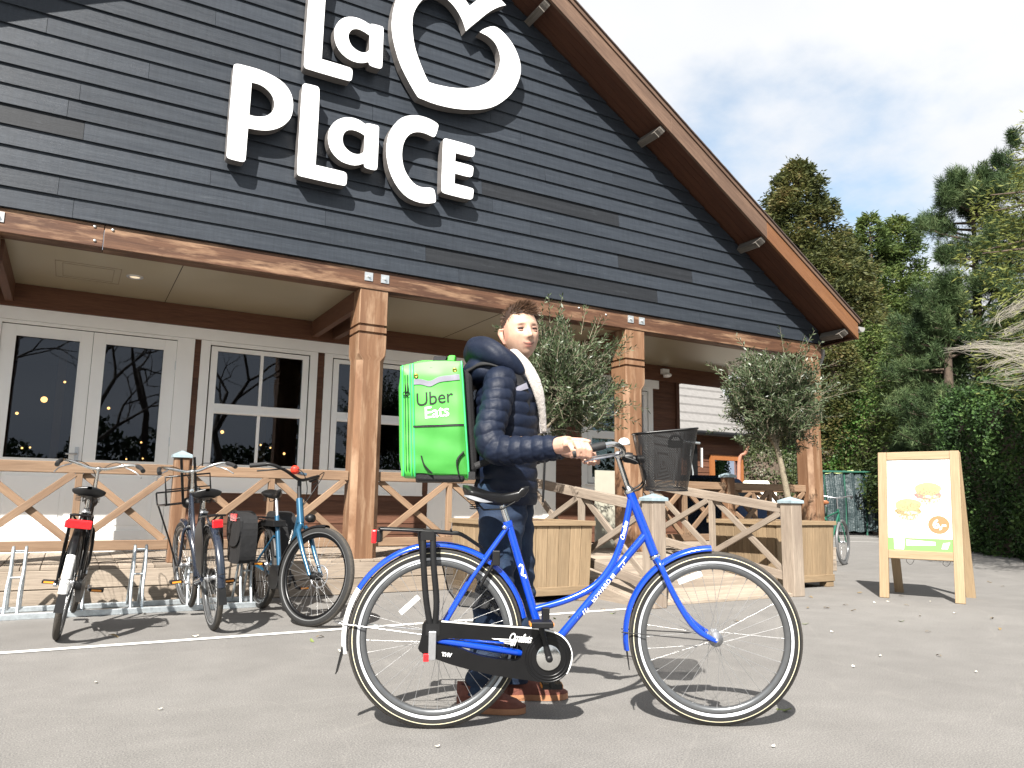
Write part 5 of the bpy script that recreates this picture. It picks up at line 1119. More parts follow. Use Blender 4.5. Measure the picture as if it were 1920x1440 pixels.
M['eyew'] = plain('eye_white', (.22, .20, .19), .2, 0, .02); M['iris'] = plain('iris', (.06, .07, .075), .15, 0, .1); M['lash'] = plain('lash', (.05, .03, .025), .7)
for s in (-1, 1):
    c = H2F((.0705, s*.031, .003)); q = MB(); q.ball(c, .0112, 16, 10); e = q.build('eye', M['eyew'], MAN)
    q = MB(); fw = (HR@V(1, 0, .05)).normalized(); q.lathe([(0, .0002), (.0024, .0002)], 10, c+fw*.0116, fw); q.lathe([(0, 0), (.0052, 0)], 16, c+fw*.0113, fw); q.build('iris', M['iris'], e)
    q = MB(); # upper and lower lids narrowing the eye into a squint
    for zc_, r, dn in ((.0100, .0055, 0), (-.0050, .0045, 0)): q.tube([H2F((.0765, s*.031-.0155, zc_-.003)), H2F((.0835, s*.031-.006, zc_)), H2F((.0838, s*.031+.006, zc_)), H2F((.0765, s*.031+.0155, zc_-.003))], [r*.6, r, r, r*.6], 8)
    q.build('eyelid', M['lid'] if 'lid' in M else plain('eyelid_skin', (.27, .15, .11), .6), e); M.setdefault('lid', bpy.data.materials['eyelid_skin'])
    q = MB(); q.tube([H2F((.0785, s*.031-.015, .0035)), H2F((.0868, s*.031-.006, .0052)), H2F((.0868, s*.031+.006, .0052)), H2F((.0785, s*.031+.015, .0035))], [.0007, .0012, .0012, .0007], 6); q.build('eyelash', M['lash'], e)
# ---- hair: scalp cap plus many strands
def scalp_ok(x, y, z):
    if x > .0: return z > .072-.22*max(.0, abs(y)-.052)-.0+ (0 if x > .045 else -(.045-x)*1.15)
    return z > (-.045 if x < -.045 else .005-(abs(x)-.0)*1.0 if abs(x) > .02 else -.018)
q = MB(); rng = random.Random(11); cnt = 0
def strand(q, root, d0, L, w, droop):
    p = root; d = d0.normalized(); sidev = d.cross(V(rng.uniform(-1, 1), rng.uniform(-1, 1), rng.uniform(-1, 1))).normalized()*w; vs = [p-sidev, p+sidev]
    for i in range(3):
        d = (d+droop*.35+V(rng.uniform(-.1, .1), rng.uniform(-.1, .1), rng.uniform(-.1, .1))).normalized(); p = p+d*(L/3); k = (1-(i+1)/3*.85)
        vs += [p-sidev*k, p+sidev*k]
    q.add(vs, [(0, 1, 3, 2), (2, 3, 5, 4), (4, 5, 7, 6)], None, 0, True)
while cnt < 5200:
    a = rng.uniform(-math.pi, math.pi); t = math.acos(rng.uniform(-.45, 1)); hp = headpt(a, t)
    if not scalp_ok(hp.x+rng.uniform(-.004, .004), hp.y, hp.z+rng.uniform(-.004, .004)): continue
    nrm = V(hp.x/.095**2, hp.y/.077**2, hp.z/.124**2).normalized(); topn = max(0, min(1, (hp.z-.045)/.05))
    comb = V(.55, .75, .35)*topn*(1.2 if hp.x > .0 else .7)+V(-.6, 0, -.9)*(1-topn)
    d = nrm*(.22+.42*topn)+comb+V(rng.gauss(0, .12), rng.gauss(0, .12), rng.gauss(0, .1)); L = .012+.030*topn*(1.25 if hp.x > .02 else .8)*rng.uniform(.7, 1.2)
    strand(q, H2F(hp-nrm*.001), HR@d, L, .0013, HR@V(.1, -.25, -.25)*topn); cnt += 1
def hairm():
    m, n, l, p = newmat('brown_hair'); g_ = n.new('ShaderNodeNewGeometry').outputs['Random Per Island']; l.new(ramp(n, l, g_, [(0, (.022, .012, .008)), (.55, (.075, .040, .024)), (1, (.20, .115, .068))]), p.inputs['Base Color']); p.inputs['Roughness'].default_value = .42; return m
M['hair'] = hairm(); hr = q.build('hair', M['hair'], MAN)
q = MB(); vs = []; fs = []; idx = {}
NA, NT = 72, 40
for i in range(NA):
    for j in range(NT+1):
        a = 2*math.pi*i/NA; t = math.pi*.74*j/NT; hp = headpt(a, max(t, .001)); nrm = V(hp.x/.095**2, hp.y/.077**2, hp.z/.124**2).normalized()
        idx[i, j] = len(vs); vs.append(H2F(hp+nrm*(.0012+.011*max(0, min(1, (hp.z-.075)/.04))))); idx['ok', i, j] = scalp_ok(hp.x, hp.y, hp.z-.002)
for i in range(NA):
    for j in range(NT):
        k = (i+1) % NA
        if all(idx['ok', a, b] for a, b in ((i, j), (k, j), (k, j+1), (i, j+1))): fs.append((idx[i, j], idx[i, j+1], idx[k, j+1], idx[k, j]))
q.add(vs, fs, None, 0, True); q.build('hair_cap', plain('hair_base', (.035, .018, .011), .6, 0, .3, 90), hr)
# ---- quilted jacket
def puffn(s, sp, amp):
    f = (s/sp) % 1.0; return amp*(abs(math.sin(math.pi*f))**.42-.7)
def loft(mb, path, rx, ry, sp, amp, n=None, seg=64, phase=0, wr=.0016, seed=1, skew=0):
    """quilted tube: path points with half widths; seams every sp metres along the length"""
    P = spline(path, 34); N_ = len(P); L = [0]
    for i in range(1, N_): L.append(L[-1]+(P[i]-P[i-1]).length)
    def itp(arr, t): x = t*(len(arr)-1); i = min(int(x), len(arr)-2); return arr[i]+(arr[i+1]-arr[i])*(x-i)
    rnd_ = random.Random(seed); ph = [rnd_.uniform(0, 6.28) for _ in range(12)]; u = None; vs = []
    for i, p in enumerate(P):
        a = P[max(i-1, 0)]; b = P[min(i+1, N_-1)]; d = (b-a).normalized()
        if u is None: _, s, u = basis(d, V(1, 0, 0))
        else: s = u.cross(d).normalized(); u = d.cross(s)
        X, Y = itp(rx, i/(N_-1)), itp(ry, i/(N_-1))
        for k in range(seg):
            t = 2*math.pi*k/seg; s_ = L[i]+skew*math.sin(t)+.004*math.sin(3*t+ph[0])+.002*math.sin(7*t+ph[1]+L[i]*9)
            e = puffn(s_+phase, sp, amp)+wr*math.sin(9*t+ph[2]+L[i]*31+2*math.sin(L[i]*60))*.5+wr*math.sin(17*t+ph[3]+L[i]*73)*.35
            vs.append(p+s*math.cos(t)*(X+e)+u*math.sin(t)*(Y+e))
    fs = [(i*seg+k, i*seg+(k+1) % seg, (i+1)*seg+(k+1) % seg, (i+1)*seg+k) for i in range(N_-1) for k in range(seg)]
    mb.add(vs, fs, None, 0, True); mb.add(vs[:seg], [tuple(range(seg))[::-1]]); mb.add(vs[-seg:], [tuple(range(seg))])
jk = MB()
loft(jk, [V(.303, .34, .885), V(.302, .34, .96), (.302, .338, 1.06), (.302, .335, 1.16), (.298, .333, 1.27), (.290, .330, 1.38), (.275, .325, 1.46), (.262, .322, 1.50)],
     [.190, .195, .195, .20, .212, .215, .165, .10], [.142, .146, .142, .140, .150, .148, .118, .09], .058, .0105, seg=120, seed=2, wr=.0013)
loft(jk, [V(.268, .20, 1.455), V(.252, .135, 1.42), (.232, .085, 1.30), (.206, .055, 1.195), (.232, .030, 1.125), (.33, -.030, 1.115), (.415, -.078, 1.122), (.478, -.115, 1.128)],
     [.070, .074, .070, .067, .066, .060, .053, .044], [.070, .072, .068, .066, .066, .059, .052, .044], .050, .0098, seg=72, seed=3, phase=.01, skew=.009, wr=.0012)
loft(jk, [V(.268, .46, 1.455), V(.268, .53, 1.42), (.285, .56, 1.30), (.30, .57, 1.20), (.345, .55, 1.14), (.43, .47, 1.14), (.51, .41, 1.148), (.57, .37, 1.150)],
     [.075, .083, .076, .070, .068, .062, .054, .044], [.075, .080, .073, .069, .068, .061, .053, .044], .050, .0115, seg=72, seed=4)
def jacketmat():
    m, n, l, p = newmat('navy_quilted_nylon'); t = n.new('ShaderNodeTexCoord').outputs['Object']
    l.new(ramp(n, l, nz(n, l, t, 9, 5), [(.3, (.0035, .0065, .017)), (.7, (.0055, .0105, .026))]), p.inputs['Base Color']); p.inputs['Roughness'].default_value = .56; p.inputs['Specular IOR Level'].default_value = .26
    bump(n, l, p, nz(n, l, t, 38, 5, .65), .006, .45); bump(n, l, p, nz(n, l, t, 900, 2), .0004, .5); return m
M['navy'] = jacketmat()
J = jk.build('jacket', M['navy'], MAN); remesh(J, .0042, 0)
# hood lying on the shoulders
hd = MB()
hood = [V(.355, .185, 1.475), V(.33, .178, 1.50), V(.285, .165, 1.53), V(.225, .17, 1.562), V(.172, .235, 1.597), V(.155, .325, 1.600), V(.172, .42, 1.592), V(.24, .48, 1.565), V(.32, .47, 1.53), V(.385, .43, 1.47), V(.42, .39, 1.41)]
hd.tube(spline(hood, 6), [(.018+(.062-.018)*math.sin(math.pi*i/60)**.7) for i in range(61)], 24, flat=(1, 1.05))
hd.tube(spline([V(.24, .20, 1.49), V(.17, .25, 1.50), V(.155, .33, 1.49), V(.17, .41, 1.50), V(.24, .46, 1.49)], 6), [.05, .053, .056, .059, .062, .065, .067, .068, .069, .07, .07, .07, .07, .07, .07, .07, .07, .069, .068, .067, .065, .062, .059, .053, .05], 20)
Hd = hd.build('hood', M['navy'], MAN); remesh(Hd, .006, 4)
dp = Hd.data; Pc = co_arr(dp); w_ = .0035*np.sin(Pc[:, 0]*38+Pc[:, 2]*30)*np.sin(Pc[:, 1]*33+1)+.0018*np.sin(Pc[:, 0]*90+Pc[:, 1]*70+Pc[:, 2]*60); nn = np.empty(len(Pc)*3, np.float32); dp.vertices.foreach_get('normal', nn); Pc = Pc+nn.reshape(-1, 3)*w_[:, None]; dp.vertices.foreach_set('co', Pc.ravel()); dp.update()
# fleece lining turned out along the open front, shirt inside
fl = MB()
M['fleece'] = plain('cream_fleece', (.42, .38, .345), .95, 0, .1, 60, .006, 220, sheen=.5)
near = [V(.31, .215, 1.590), V(.355, .195, 1.545), V(.400, .190, 1.485), V(.436, .205, 1.42), V(.462, .235, 1.35), V(.476, .275, 1.28), V(.476, .305, 1.24)]
far = [V(.30, .455, 1.56), V(.36, .445, 1.52), V(.415, .43, 1.475), V(.452, .40, 1.41), V(.472, .37, 1.34), V(.478, .345, 1.27), V(.474, .335, 1.19)]
for EA, EB in (([(.285, .185, 1.590), (.318, .160, 1.53), (.358, .158, 1.46), (.400, .172, 1.38), (.436, .212, 1.30), (.462, .262, 1.22)], [(.338, .235, 1.590), (.388, .225, 1.545), (.432, .232, 1.485), (.460, .25, 1.41), (.470, .27, 1.33), (.474, .285, 1.225)]),
    ([(.30, .47, 1.57), (.36, .475, 1.51), (.41, .46, 1.44), (.44, .43, 1.36), (.462, .39, 1.28), (.47, .35, 1.22)], [(.35, .41, 1.585), (.40, .41, 1.54), (.445, .40, 1.48), (.468, .375, 1.41), (.474, .35, 1.33), (.476, .335, 1.225)])):
    EB = spline(EB, 8); EA = [a_.lerp(b_, .24) for a_, b_ in zip(spline(EA, 8), EB)]; vs = []; n_ = len(EA)
    for i in range(n_):
        c_ = (EA[i]+EB[i])/2; h_ = (EB[i]-EA[i])/2; tg = (EA[min(i+1, n_-1)]-EA[max(i-1, 0)]).normalized(); nn_ = h_.cross(tg).normalized()*.015
        vs += [c_+h_*math.cos(2*math.pi*k/18)+nn_*math.sin(2*math.pi*k/18) for k in range(18)]
    fl.add(vs, [(i*18+k, i*18+(k+1) % 18, i*18+18+(k+1) % 18, i*18+18+k) for i in range(n_-1) for k in range(18)]+[tuple(range(18))[::-1], tuple(range(len(vs)-18, len(vs)))], None, 0, True)
Fl = fl.build('fleece_lining', M['fleece'], MAN); remesh(Fl, .004, 1); dp = Fl.data; Pc = co_arr(dp); rr_ = np.random.default_rng(3).normal(size=len(Pc))*.0004+.0008*np.sin(Pc[:, 0]*140)*np.sin(Pc[:, 1]*120)*np.sin(Pc[:, 2]*150); nn = np.empty(len(Pc)*3, np.float32); dp.vertices.foreach_get('normal', nn); Pc = Pc+nn.reshape(-1, 3)*rr_[:, None]; dp.vertices.foreach_set('co', Pc.ravel()); dp.update()
q = MB(); q.tube(spline([V(.27, .325, 1.575), V(.30, .325, 1.54), V(.345, .325, 1.49), V(.40, .325, 1.42), V(.44, .325, 1.34), V(.46, .325, 1.22)], 5), [.072, .075, .078, .080, .082, .084, .085, .086, .086, .086, .084, .082, .080, .078, .075, .07, .066, .06, .055, .05, .045, .04, .035, .03, .025, .02], 20, flat=(1.0, .55)); sh = q.build('shirt', plain('white_shirt', (.50, .47, .46), .8, 0, .05, 20, .003, 30), MAN)
q = MB(); q.tube([V(.355, .30, 1.520), V(.40, .305, 1.475), V(.432, .31, 1.42)], [.010, .014, .012], 10); q.build('undershirt', plain('maroon_cotton', (.11, .010, .022), .8), MAN)
q = MB(); q.tube([V(.484, .325, 1.19), V(.480, .325, 1.05), V(.474, .325, .90)], .006, 6); q.box((.49, .32, 1.185), (.008, .012, .03)); q.build('zip', M['blackp'], J); q = MB(); q.box((.492, .316, 1.168), (.006, .01, .028)); q.build('zip_pull', M['orange'], J)
# ---- jeans
jn = MB()
def jl(path, r, seed):
    P = spline(path, 14); N_ = len(P); rnd_ = random.Random(seed); ph = [rnd_.uniform(0, 6) for _ in range(6)]; seg = 40; vs = []
    for i, p in enumerate(P):
        t = i/(N_-1)*(len(r)-1); j = min(int(t), len(r)-2); R_ = r[j]+(r[j+1]-r[j])*(t-j); z = p.z
        for k in range(seg):
            a = 2*math.pi*k/seg; e = .0045*math.sin(z*85+ph[0]+1.6*math.sin(a+ph[1]))*(.4+.9*G(z-.52, .09)+1.3*G(z-.16, .10)+.6*G(z-.85, .06))+.003*math.sin(z*43+3*a+ph[2])
            vs.append(p+V(math.cos(a)*(R_+e)*1.04, math.sin(a)*(R_+e)*.96, 0))
    fs = [(i*seg+k, i*seg+(k+1) % seg, (i+1)*seg+(k+1) % seg, (i+1)*seg+k) for i in range(N_-1) for k in range(seg)]; jn.add(vs, fs, None, 0, True); jn.add(vs[:seg], [tuple(range(seg))]); jn.add(vs[-seg:], [tuple(range(seg))[::-1]])
jl([V(.285, .275, .98), V(.283, .265, .88), V(.275, .25, .72), V(.250, .245, .54), V(.228, .24, .34), V(.200, .24, .075)], [.118, .112, .093, .079, .073, .066], 1)
jl([V(.315, .40, .98), V(.325, .41, .88), V(.345, .425, .72), V(.368, .43, .54), V(.372, .44, .34), V(.362, .45, .075)], [.118, .112, .093, .079, .073, .066], 2)
def denim():
    m, n, l, p = newmat('denim'); t = n.new('ShaderNodeTexCoord').outputs['Object']
    c = ramp(n, l, nz(n, l, t, 5, 6, .7), [(.32, (.004, .010, .028)), (.55, (.008, .022, .052)), (.74, (.024, .06, .11))]); c = mixc(n, l, c, ramp(n, l, nz(n, l, t, 500, 2), [(.3, (.75, .75, .75)), (.7, (1.2, 1.2, 1.2))]), 1, 'MULTIPLY')
    l.new(c, p.inputs['Base Color']); p.inputs['Roughness'].default_value = .85; bump(n, l, p, nz(n, l, t, 28, 4), .008, .6); return m
M['denim'] = denim(); JN = jn.build('jeans', M['denim'], MAN); remesh(JN, .006, 1)
# ---- shoes
M['suede'] = plain('brown_suede', (.125, .038, .024), .75, 0, .2, 30, .003, 60); M['sole'] = plain('leather_sole', (.32, .15, .075), .6, 0, .1, 40)
def shoe(ox, oy, yaw, label):
    R_ = Matrix.Rotation(yaw, 3, 'Z'); xf = lambda v: V(ox, oy, 0)+R_@v
    L = .30
    def hw(t): return .030+.018*math.sin(math.pi*min(1, t*1.15+.05))*1.0+.006*G(t-.7, .16) if t < .93 else .030
    def w(t): return (.034+.014*G(t-.68, .22)-.004*G(t-.35, .12))*min(1, (t*22+.05))**.5*min(1, ((1-t)*9+.01))**.5
    def up(u, v):
        t = v; a = math.pi*u*1.0; top = .030+.075/(1+math.exp((t-.42)*13))+.030*G(t-.62, .2)*.9; top *= min(1, (1-t)*5+.35)
        return xf(V(-.085+L*t, math.cos(a)*w(t), .022+math.sin(a)**.8*top))
    q = MB(); q.grid(up, 22, 30, 0, False); q.add([xf(V(-.085+L*i/29, s*w(i/29), .022)) for i in range(30) for s in (-1, 1)], [(2*i, 2*i+1, 2*i+3, 2*i+2) for i in range(29)])
    q.tube([xf(V(-.035, 0, .07)), xf(V(-.032, 0, .115))], [.046, .043], 20, cap=True)
    s = flipfix(q.build('shoe', M['suede'], MAN)); s['label'] = label
    q = MB(); pts = [(-.085+L*i/29, w(i/29)+.005) for i in range(30)]+[(-.085+L*i/29, -w(i/29)-.005) for i in range(29, -1, -1)]
    q.xf = xf; q.prism([pts], (0, 0, .026), (1, 0, 0), (0, 1, 0), (0, 0, -.024)); flipfix(q.build('sole', M['sole'], s, bevel=.003))
    q = MB(xf)
    for k in range(4): x = .055+.018*k; q.tube([V(x, -.020, .085-.011*k), V(x, 0, .096-.012*k), V(x, .020, .085-.011*k)], .0025, 6)
    q.build('laces', M['suede'], s)
shoe(.180, .240, rad(-6), 'near brown shoe'); shoe(.400, .452, rad(4), 'brown shoe on the far side, behind the pedal')
MAN.location = man_world(MO); MAN.rotation_euler = (0, 0, HYAW)

# ================================================================== DELIVERY BACKPACK on his back
BP = thing('delivery_backpack', 'bright green insulated delivery backpack with Uber Eats lettering, carried on the man\'s back', 'backpack', (-.04, .33, 1.25)); BO = V(-.04, .33, 1.25)
M['green'] = plain('green_nylon', (.085, .54, .065), .55, 0, .02, 3, .0012, 5); M['greend'] = plain('green_pocket_mesh', (.038, .25, .032), .6, 0, .06, 6, .002, 7); M['greenp'] = plain('green_piping', (.05, .50, .16), .4, 0, .05); M['blackf'] = plain('black_webbing', (.008, .008, .009), .75, 0, .25, 60, .002, 200)
y0, y1 = .135, .515
# corners of the near face in x,z
c00, c10, c11, c01 = V(-.170, 0, 1.005), V(.128, 0, 1.000), V(.082, 0, 1.518), V(-.192, 0, 1.488)
def face(u, v):
    a = c00+(c10-c00)*u; b = c01+(c11-c01)*u; p = a+(b-a)*v
    p = p+V(0, 0, .012*math.sin(math.pi*u)*(1 if v > .98 else 0)); return p
def wrk(u, v): return .0030*math.sin(u*9+v*17)*math.sin(v*11-u*5+1)+.001*math.sin(u*14-v*9)
bx = MB(); nn_ = 40
def side(u, v):
    p = face(u, v); e = min(u, 1-u, v, 1-v); bul = .020*min(1, e*9)**.5; return V(p.x, y0-bul-wrk(u, v)*min(1, e*14), p.z)
bx.grid(side, nn_, nn_+10)
bx.grid(lambda u, v: V(face(u, v).x, y1+.02*min(1, min(u, 1-u, v, 1-v)*9)**.5, face(u, v).z), 16, 16)
def topf(u, v): a = face(u, 1); return V(a.x, y0+(y1-y0)*v, a.z+(.020+.014*math.sin(u*5))*math.sin(math.pi*min(1, v*1.0))+wrk(u, v)*.8*min(1, 12*min(v, 1-v)))
bx.grid(topf, 24, 24)
bx.grid(lambda u, v: V(face(u, 0).x, y0+(y1-y0)*v, face(u, 0).z), 4, 4)
for uu in (0, 1): bx.grid(lambda u, v: V(face(uu, v).x+(.018 if uu else -.018)*math.sin(math.pi*u)*min(1, 8*min(v, 1-v)), y0+(y1-y0)*u, face(uu, v).z), 14, 14)
flipfix(bx.build('bag_body', M['green'], BP))
def onside(u, v, off=.0): p = side(u, v); return V(p.x, p.y-off, p.z)
def patch(nm, u0, u1, v0, v1, mat, off=.003, nu=24, nv=12, fv=None, par=BP):
    q = MB(); q.grid(lambda a, b: onside(u0+(u1-u0)*a, (v0+(v1-v0)*b)+(fv(a) if fv else 0), off), nu, nv); return q.build(nm, mat, par)
patch('side_pocket', .19, .965, .03, .435, M['greend'], .005, 30, 24)
patch('pocket_hem', .19, .965, .430, .448, M['blackf'], .008, 30, 3, lambda a: .010*a)
patch('reflective_tape', .20, .94, .815, .865, plain('grey_reflective_tape', (.24, .235, .28), .35, .2, .1, 10), .004, 40, 5, lambda a: -.030*G(a-.36, .14)+.022*a)
for u_ in (.035, .155, .20): 
    q = MB(); q.tube([onside(u_, i/30, .003) for i in range(31)], .0042 if u_ != .155 else .003, 6); q.build('piping', M['greenp'], BP)
q = MB(); q.tube([onside(.985, i/30, .002) for i in range(31)], .0048, 6); q.build('piping', M['greenp'], BP)
for u_ in (.075, .115):
    q = MB(); q.tube([onside(u_, .05+.86*i/30, .002) for i in range(31)], .0028, 6); z_ = q.build('zip', plain('dark_green_zip', (.01, .09, .02), .5) if 'dgz' not in M else M['dgz'], BP); M['dgz'] = bpy.data.materials['dark_green_zip']
    q = MB(); q.tube([onside(u_, .83, .006), onside(u_+.005, .79, .010), onside(u_, .75, .008)], .003, 6); q.lathe([(.007, 0), (.009, .002), (.011, 0)], 12, onside(u_, .735, .008), (0, 1, 0), closed=True); q.build('zip_pull', M['blackp'], z_)
for (u_, v_) in ((.25, .895), (.87, .925)):
    q = MB(); q.lathe([(.004, .001), (.006, .004), (.010, .003), (.011, 0)], 14, onside(u_, v_, .001), (0, -1, 0)); q.build('eyelet', plain('brass', (.32, .20, .05), .3, .9) if 'brass' not in M else M['brass'], BP); M['brass'] = bpy.data.materials['brass']
def bagtxt(s, mat, uc, vc, size, offs):
    q = MB(); W0 = .290; H0 = .50; tilt = .16
    v_, f_ = text_geo(s, size, 0, offs, .96, 1, 2); q.add([onside(uc+x/W0, vc+(y+tilt*x*.55)/H0, .0025) for x, y in v_], f_, None, 0); return q.build('lettering', mat, BP)
bagtxt('Uber', plain('print_black', (.008, .009, .008), .7), .525, .635, .084, .0004); bagtxt('Eats', plain('print_white', (.80, .82, .80), .5), .555, .520, .072, .0007)
q = MB(); a_ = face(.72, 1); q.grid(lambda u, v: V(a_.x-.03+.055*u-.035*(1-v)*1.0, y0-.012+.16*v**1.2, a_.z-.035+.065*min(1, v*2.2)), 4, 14); q.build('top_strap', M['blackf'], BP)
q = MB(); q.tube(spline([V(.03, .2, 1.53), V(.035, .24, 1.56), V(.04, .33, 1.565), V(.035, .4, 1.55), V(.03, .44, 1.53)], 4), .011, 8, flat=(1.6, .5)); q.build('grab_handle', M['green'], BP)
q = MB(); q.hexa([V(-.12, y0-.012, 1.03), V(-.12, y1, 1.03), V(-.125, y1, .985), V(-.105, y0-.005, .985), V(.12, y0-.012, 1.045), V(.12, y1, 1.045), V(.11, y1, .99), V(.10, y0-.005, .985)]); flipfix(q.build('bag_base', M['blackf'], BP, bevel=.01))
q = MB(); q.tube(spline([onside(.30, .18, .012), onside(.34, .10, .014), onside(.45, .03, .01)], 4), .006, 6, flat=(1.5, .5)); q.build('compression_strap', M['blackf'], BP); q = MB(); q.tube(spline([onside(.93, .22, .012), onside(.82, .14, .016), onside(.84, .02, .01)], 4), .006, 6, flat=(1.5, .5)); q.build('compression_strap', M['blackf'], BP); q = MB(); q.box((.135, .12, 1.01), (.03, .02, .035)); q.build('buckle', M['blackf'], BP)
# black padded back panel and shoulder straps
q = MB(); q.hexa([V(.115, .16, 1.01), V(.115, .50, 1.01), V(.075, .50, 1.50), V(.075, .16, 1.50), V(.165, .18, 1.03), V(.165, .48, 1.03), V(.13, .48, 1.47), V(.13, .18, 1.47)]); flipfix(q.build('back_panel', M['blackf'], BP, bevel=.02))
def strap(yo, s):
    q = MB(); P = spline([V(.11, .33+s*.10, 1.49), V(.17, .33+s*.14, 1.520), V(.23, .33+s*.168, 1.518), V(.29, .33+s*.178, 1.487), V(.335, .33+s*.172, 1.43), V(.358, .33+s*.166, 1.36), V(.355, .33+s*.170, 1.27), V(.325, .33+s*.178, 1.18), V(.25, .33+s*.19, 1.10), V(.15, .33+s*.19, 1.05)], 6)
    n = len(P); vs = []
    for i, p in enumerate(P):
        a = P[max(i-1, 0)]; b = P[min(i+1, n-1)]; d = (b-a).normalized(); side_ = d.cross(V(0, -1, 0) if False else (p-V(.29, .33, p.z if p.z < 1.42 else 1.3)).normalized()).normalized(); nrm = side_.cross(d).normalized(); w = .030 if i < n*.62 else .014
        if nrm.dot(p-V(.29, .33, 1.3)) < 0: nrm = -nrm
        vs += [p-side_*w+nrm*.012, p+side_*w+nrm*.012, p+side_*w+nrm*.001, p-side_*w+nrm*.001]
    fs = [(i*4+k, i*4+(k+1) % 4, i*4+4+(k+1) % 4, i*4+4+k) for i in range(n-1) for k in range(4)]; q.add(vs, fs, None, 0, True); o = flipfix(q.build('shoulder_strap', M['blackf'], BP)); 
    i = int(n*.47); p = P[i]; a = P[i+2]; q = MB(); vv = vs[i*4:i*4+2]+vs[(i+2)*4:(i+2)*4+2]; off = V(.004, s*.006, 0); q.add([v+off for v in vv], [(0, 1, 3, 2)]); q.build('strap_reflector', bpy.data.materials['grey_reflective_tape'], o)
strap(0, -1); strap(0, 1)
BP.location = man_world(BO); BP.location.z = BO.z; BP.rotation_euler = (0, 0, HYAW)
# ================================================================== FOLIAGE TOOLS
def far(px, py, D): d = ray(px, py); k = D/math.hypot(d.x, d.y); return CC+d*k
def farg(px, D): p = far(px, 941, D); return V(p.x, p.y, 0)
def leaves(name, mat, parent, C_, D_, Ln, Wd, rng_, kind=None, bend=.0, origin=None):
    """one small pointed leaf per centre; C_ Nx3 base points, D_ Nx3 directions"""
    n = len(C_); D_ = D_/np.maximum(np.linalg.norm(D_, axis=1, keepdims=True), 1e-6)
    r = rng_.normal(size=(n, 3)); s = np.cross(D_, r); s /= np.maximum(np.linalg.norm(s, axis=1, keepdims=True), 1e-6)
    L = (Ln*rng_.uniform(.7, 1.25, n))[:, None]; w = (Wd*rng_.uniform(.7, 1.25, n))[:, None]; nn = np.cross(D_, s)
    a = C_; b = C_+D_*L*.5-s*w*.5; c = C_+D_*L+nn*L*bend; d = C_+D_*L*.5+s*w*.5
    v = np.stack([a, b, c, d], 1).reshape(-1, 3)
    og = np.array(origin if origin is not None else (list(parent['_o']) if parent is not None else [0, 0, 0])); v = v-og
    me = bpy.data.meshes.new(name); me.vertices.add(4*n); me.vertices.foreach_set('co', v.astype(np.float32).ravel())
    me.loops.add(4*n); me.loops.foreach_set('vertex_index', np.arange(4*n, dtype=np.int32)); me.polygons.add(n)
    me.polygons.foreach_set('loop_start', np.arange(0, 4*n, 4, dtype=np.int32)); me.materials.append(mat); me.update(calc_edges=True)
    o = bpy.data.objects.new(name, me); COL.objects.link(o)
    if parent is not None: o.parent = parent
    if kind: o['kind'] = kind
    return o
def unit(v): return v/np.maximum(np.linalg.norm(v, axis=-1, keepdims=True), 1e-6)
OL = leafmat('olive_leaves', [(.014, .026, .010), (.036, .056, .022), (.072, .10, .045), (.15, .185, .11)], .22, 5, .42, .5)
OLB = plain('olive_bark', (.20, .17, .12), .85, 0, .25, 18, .006, 60)
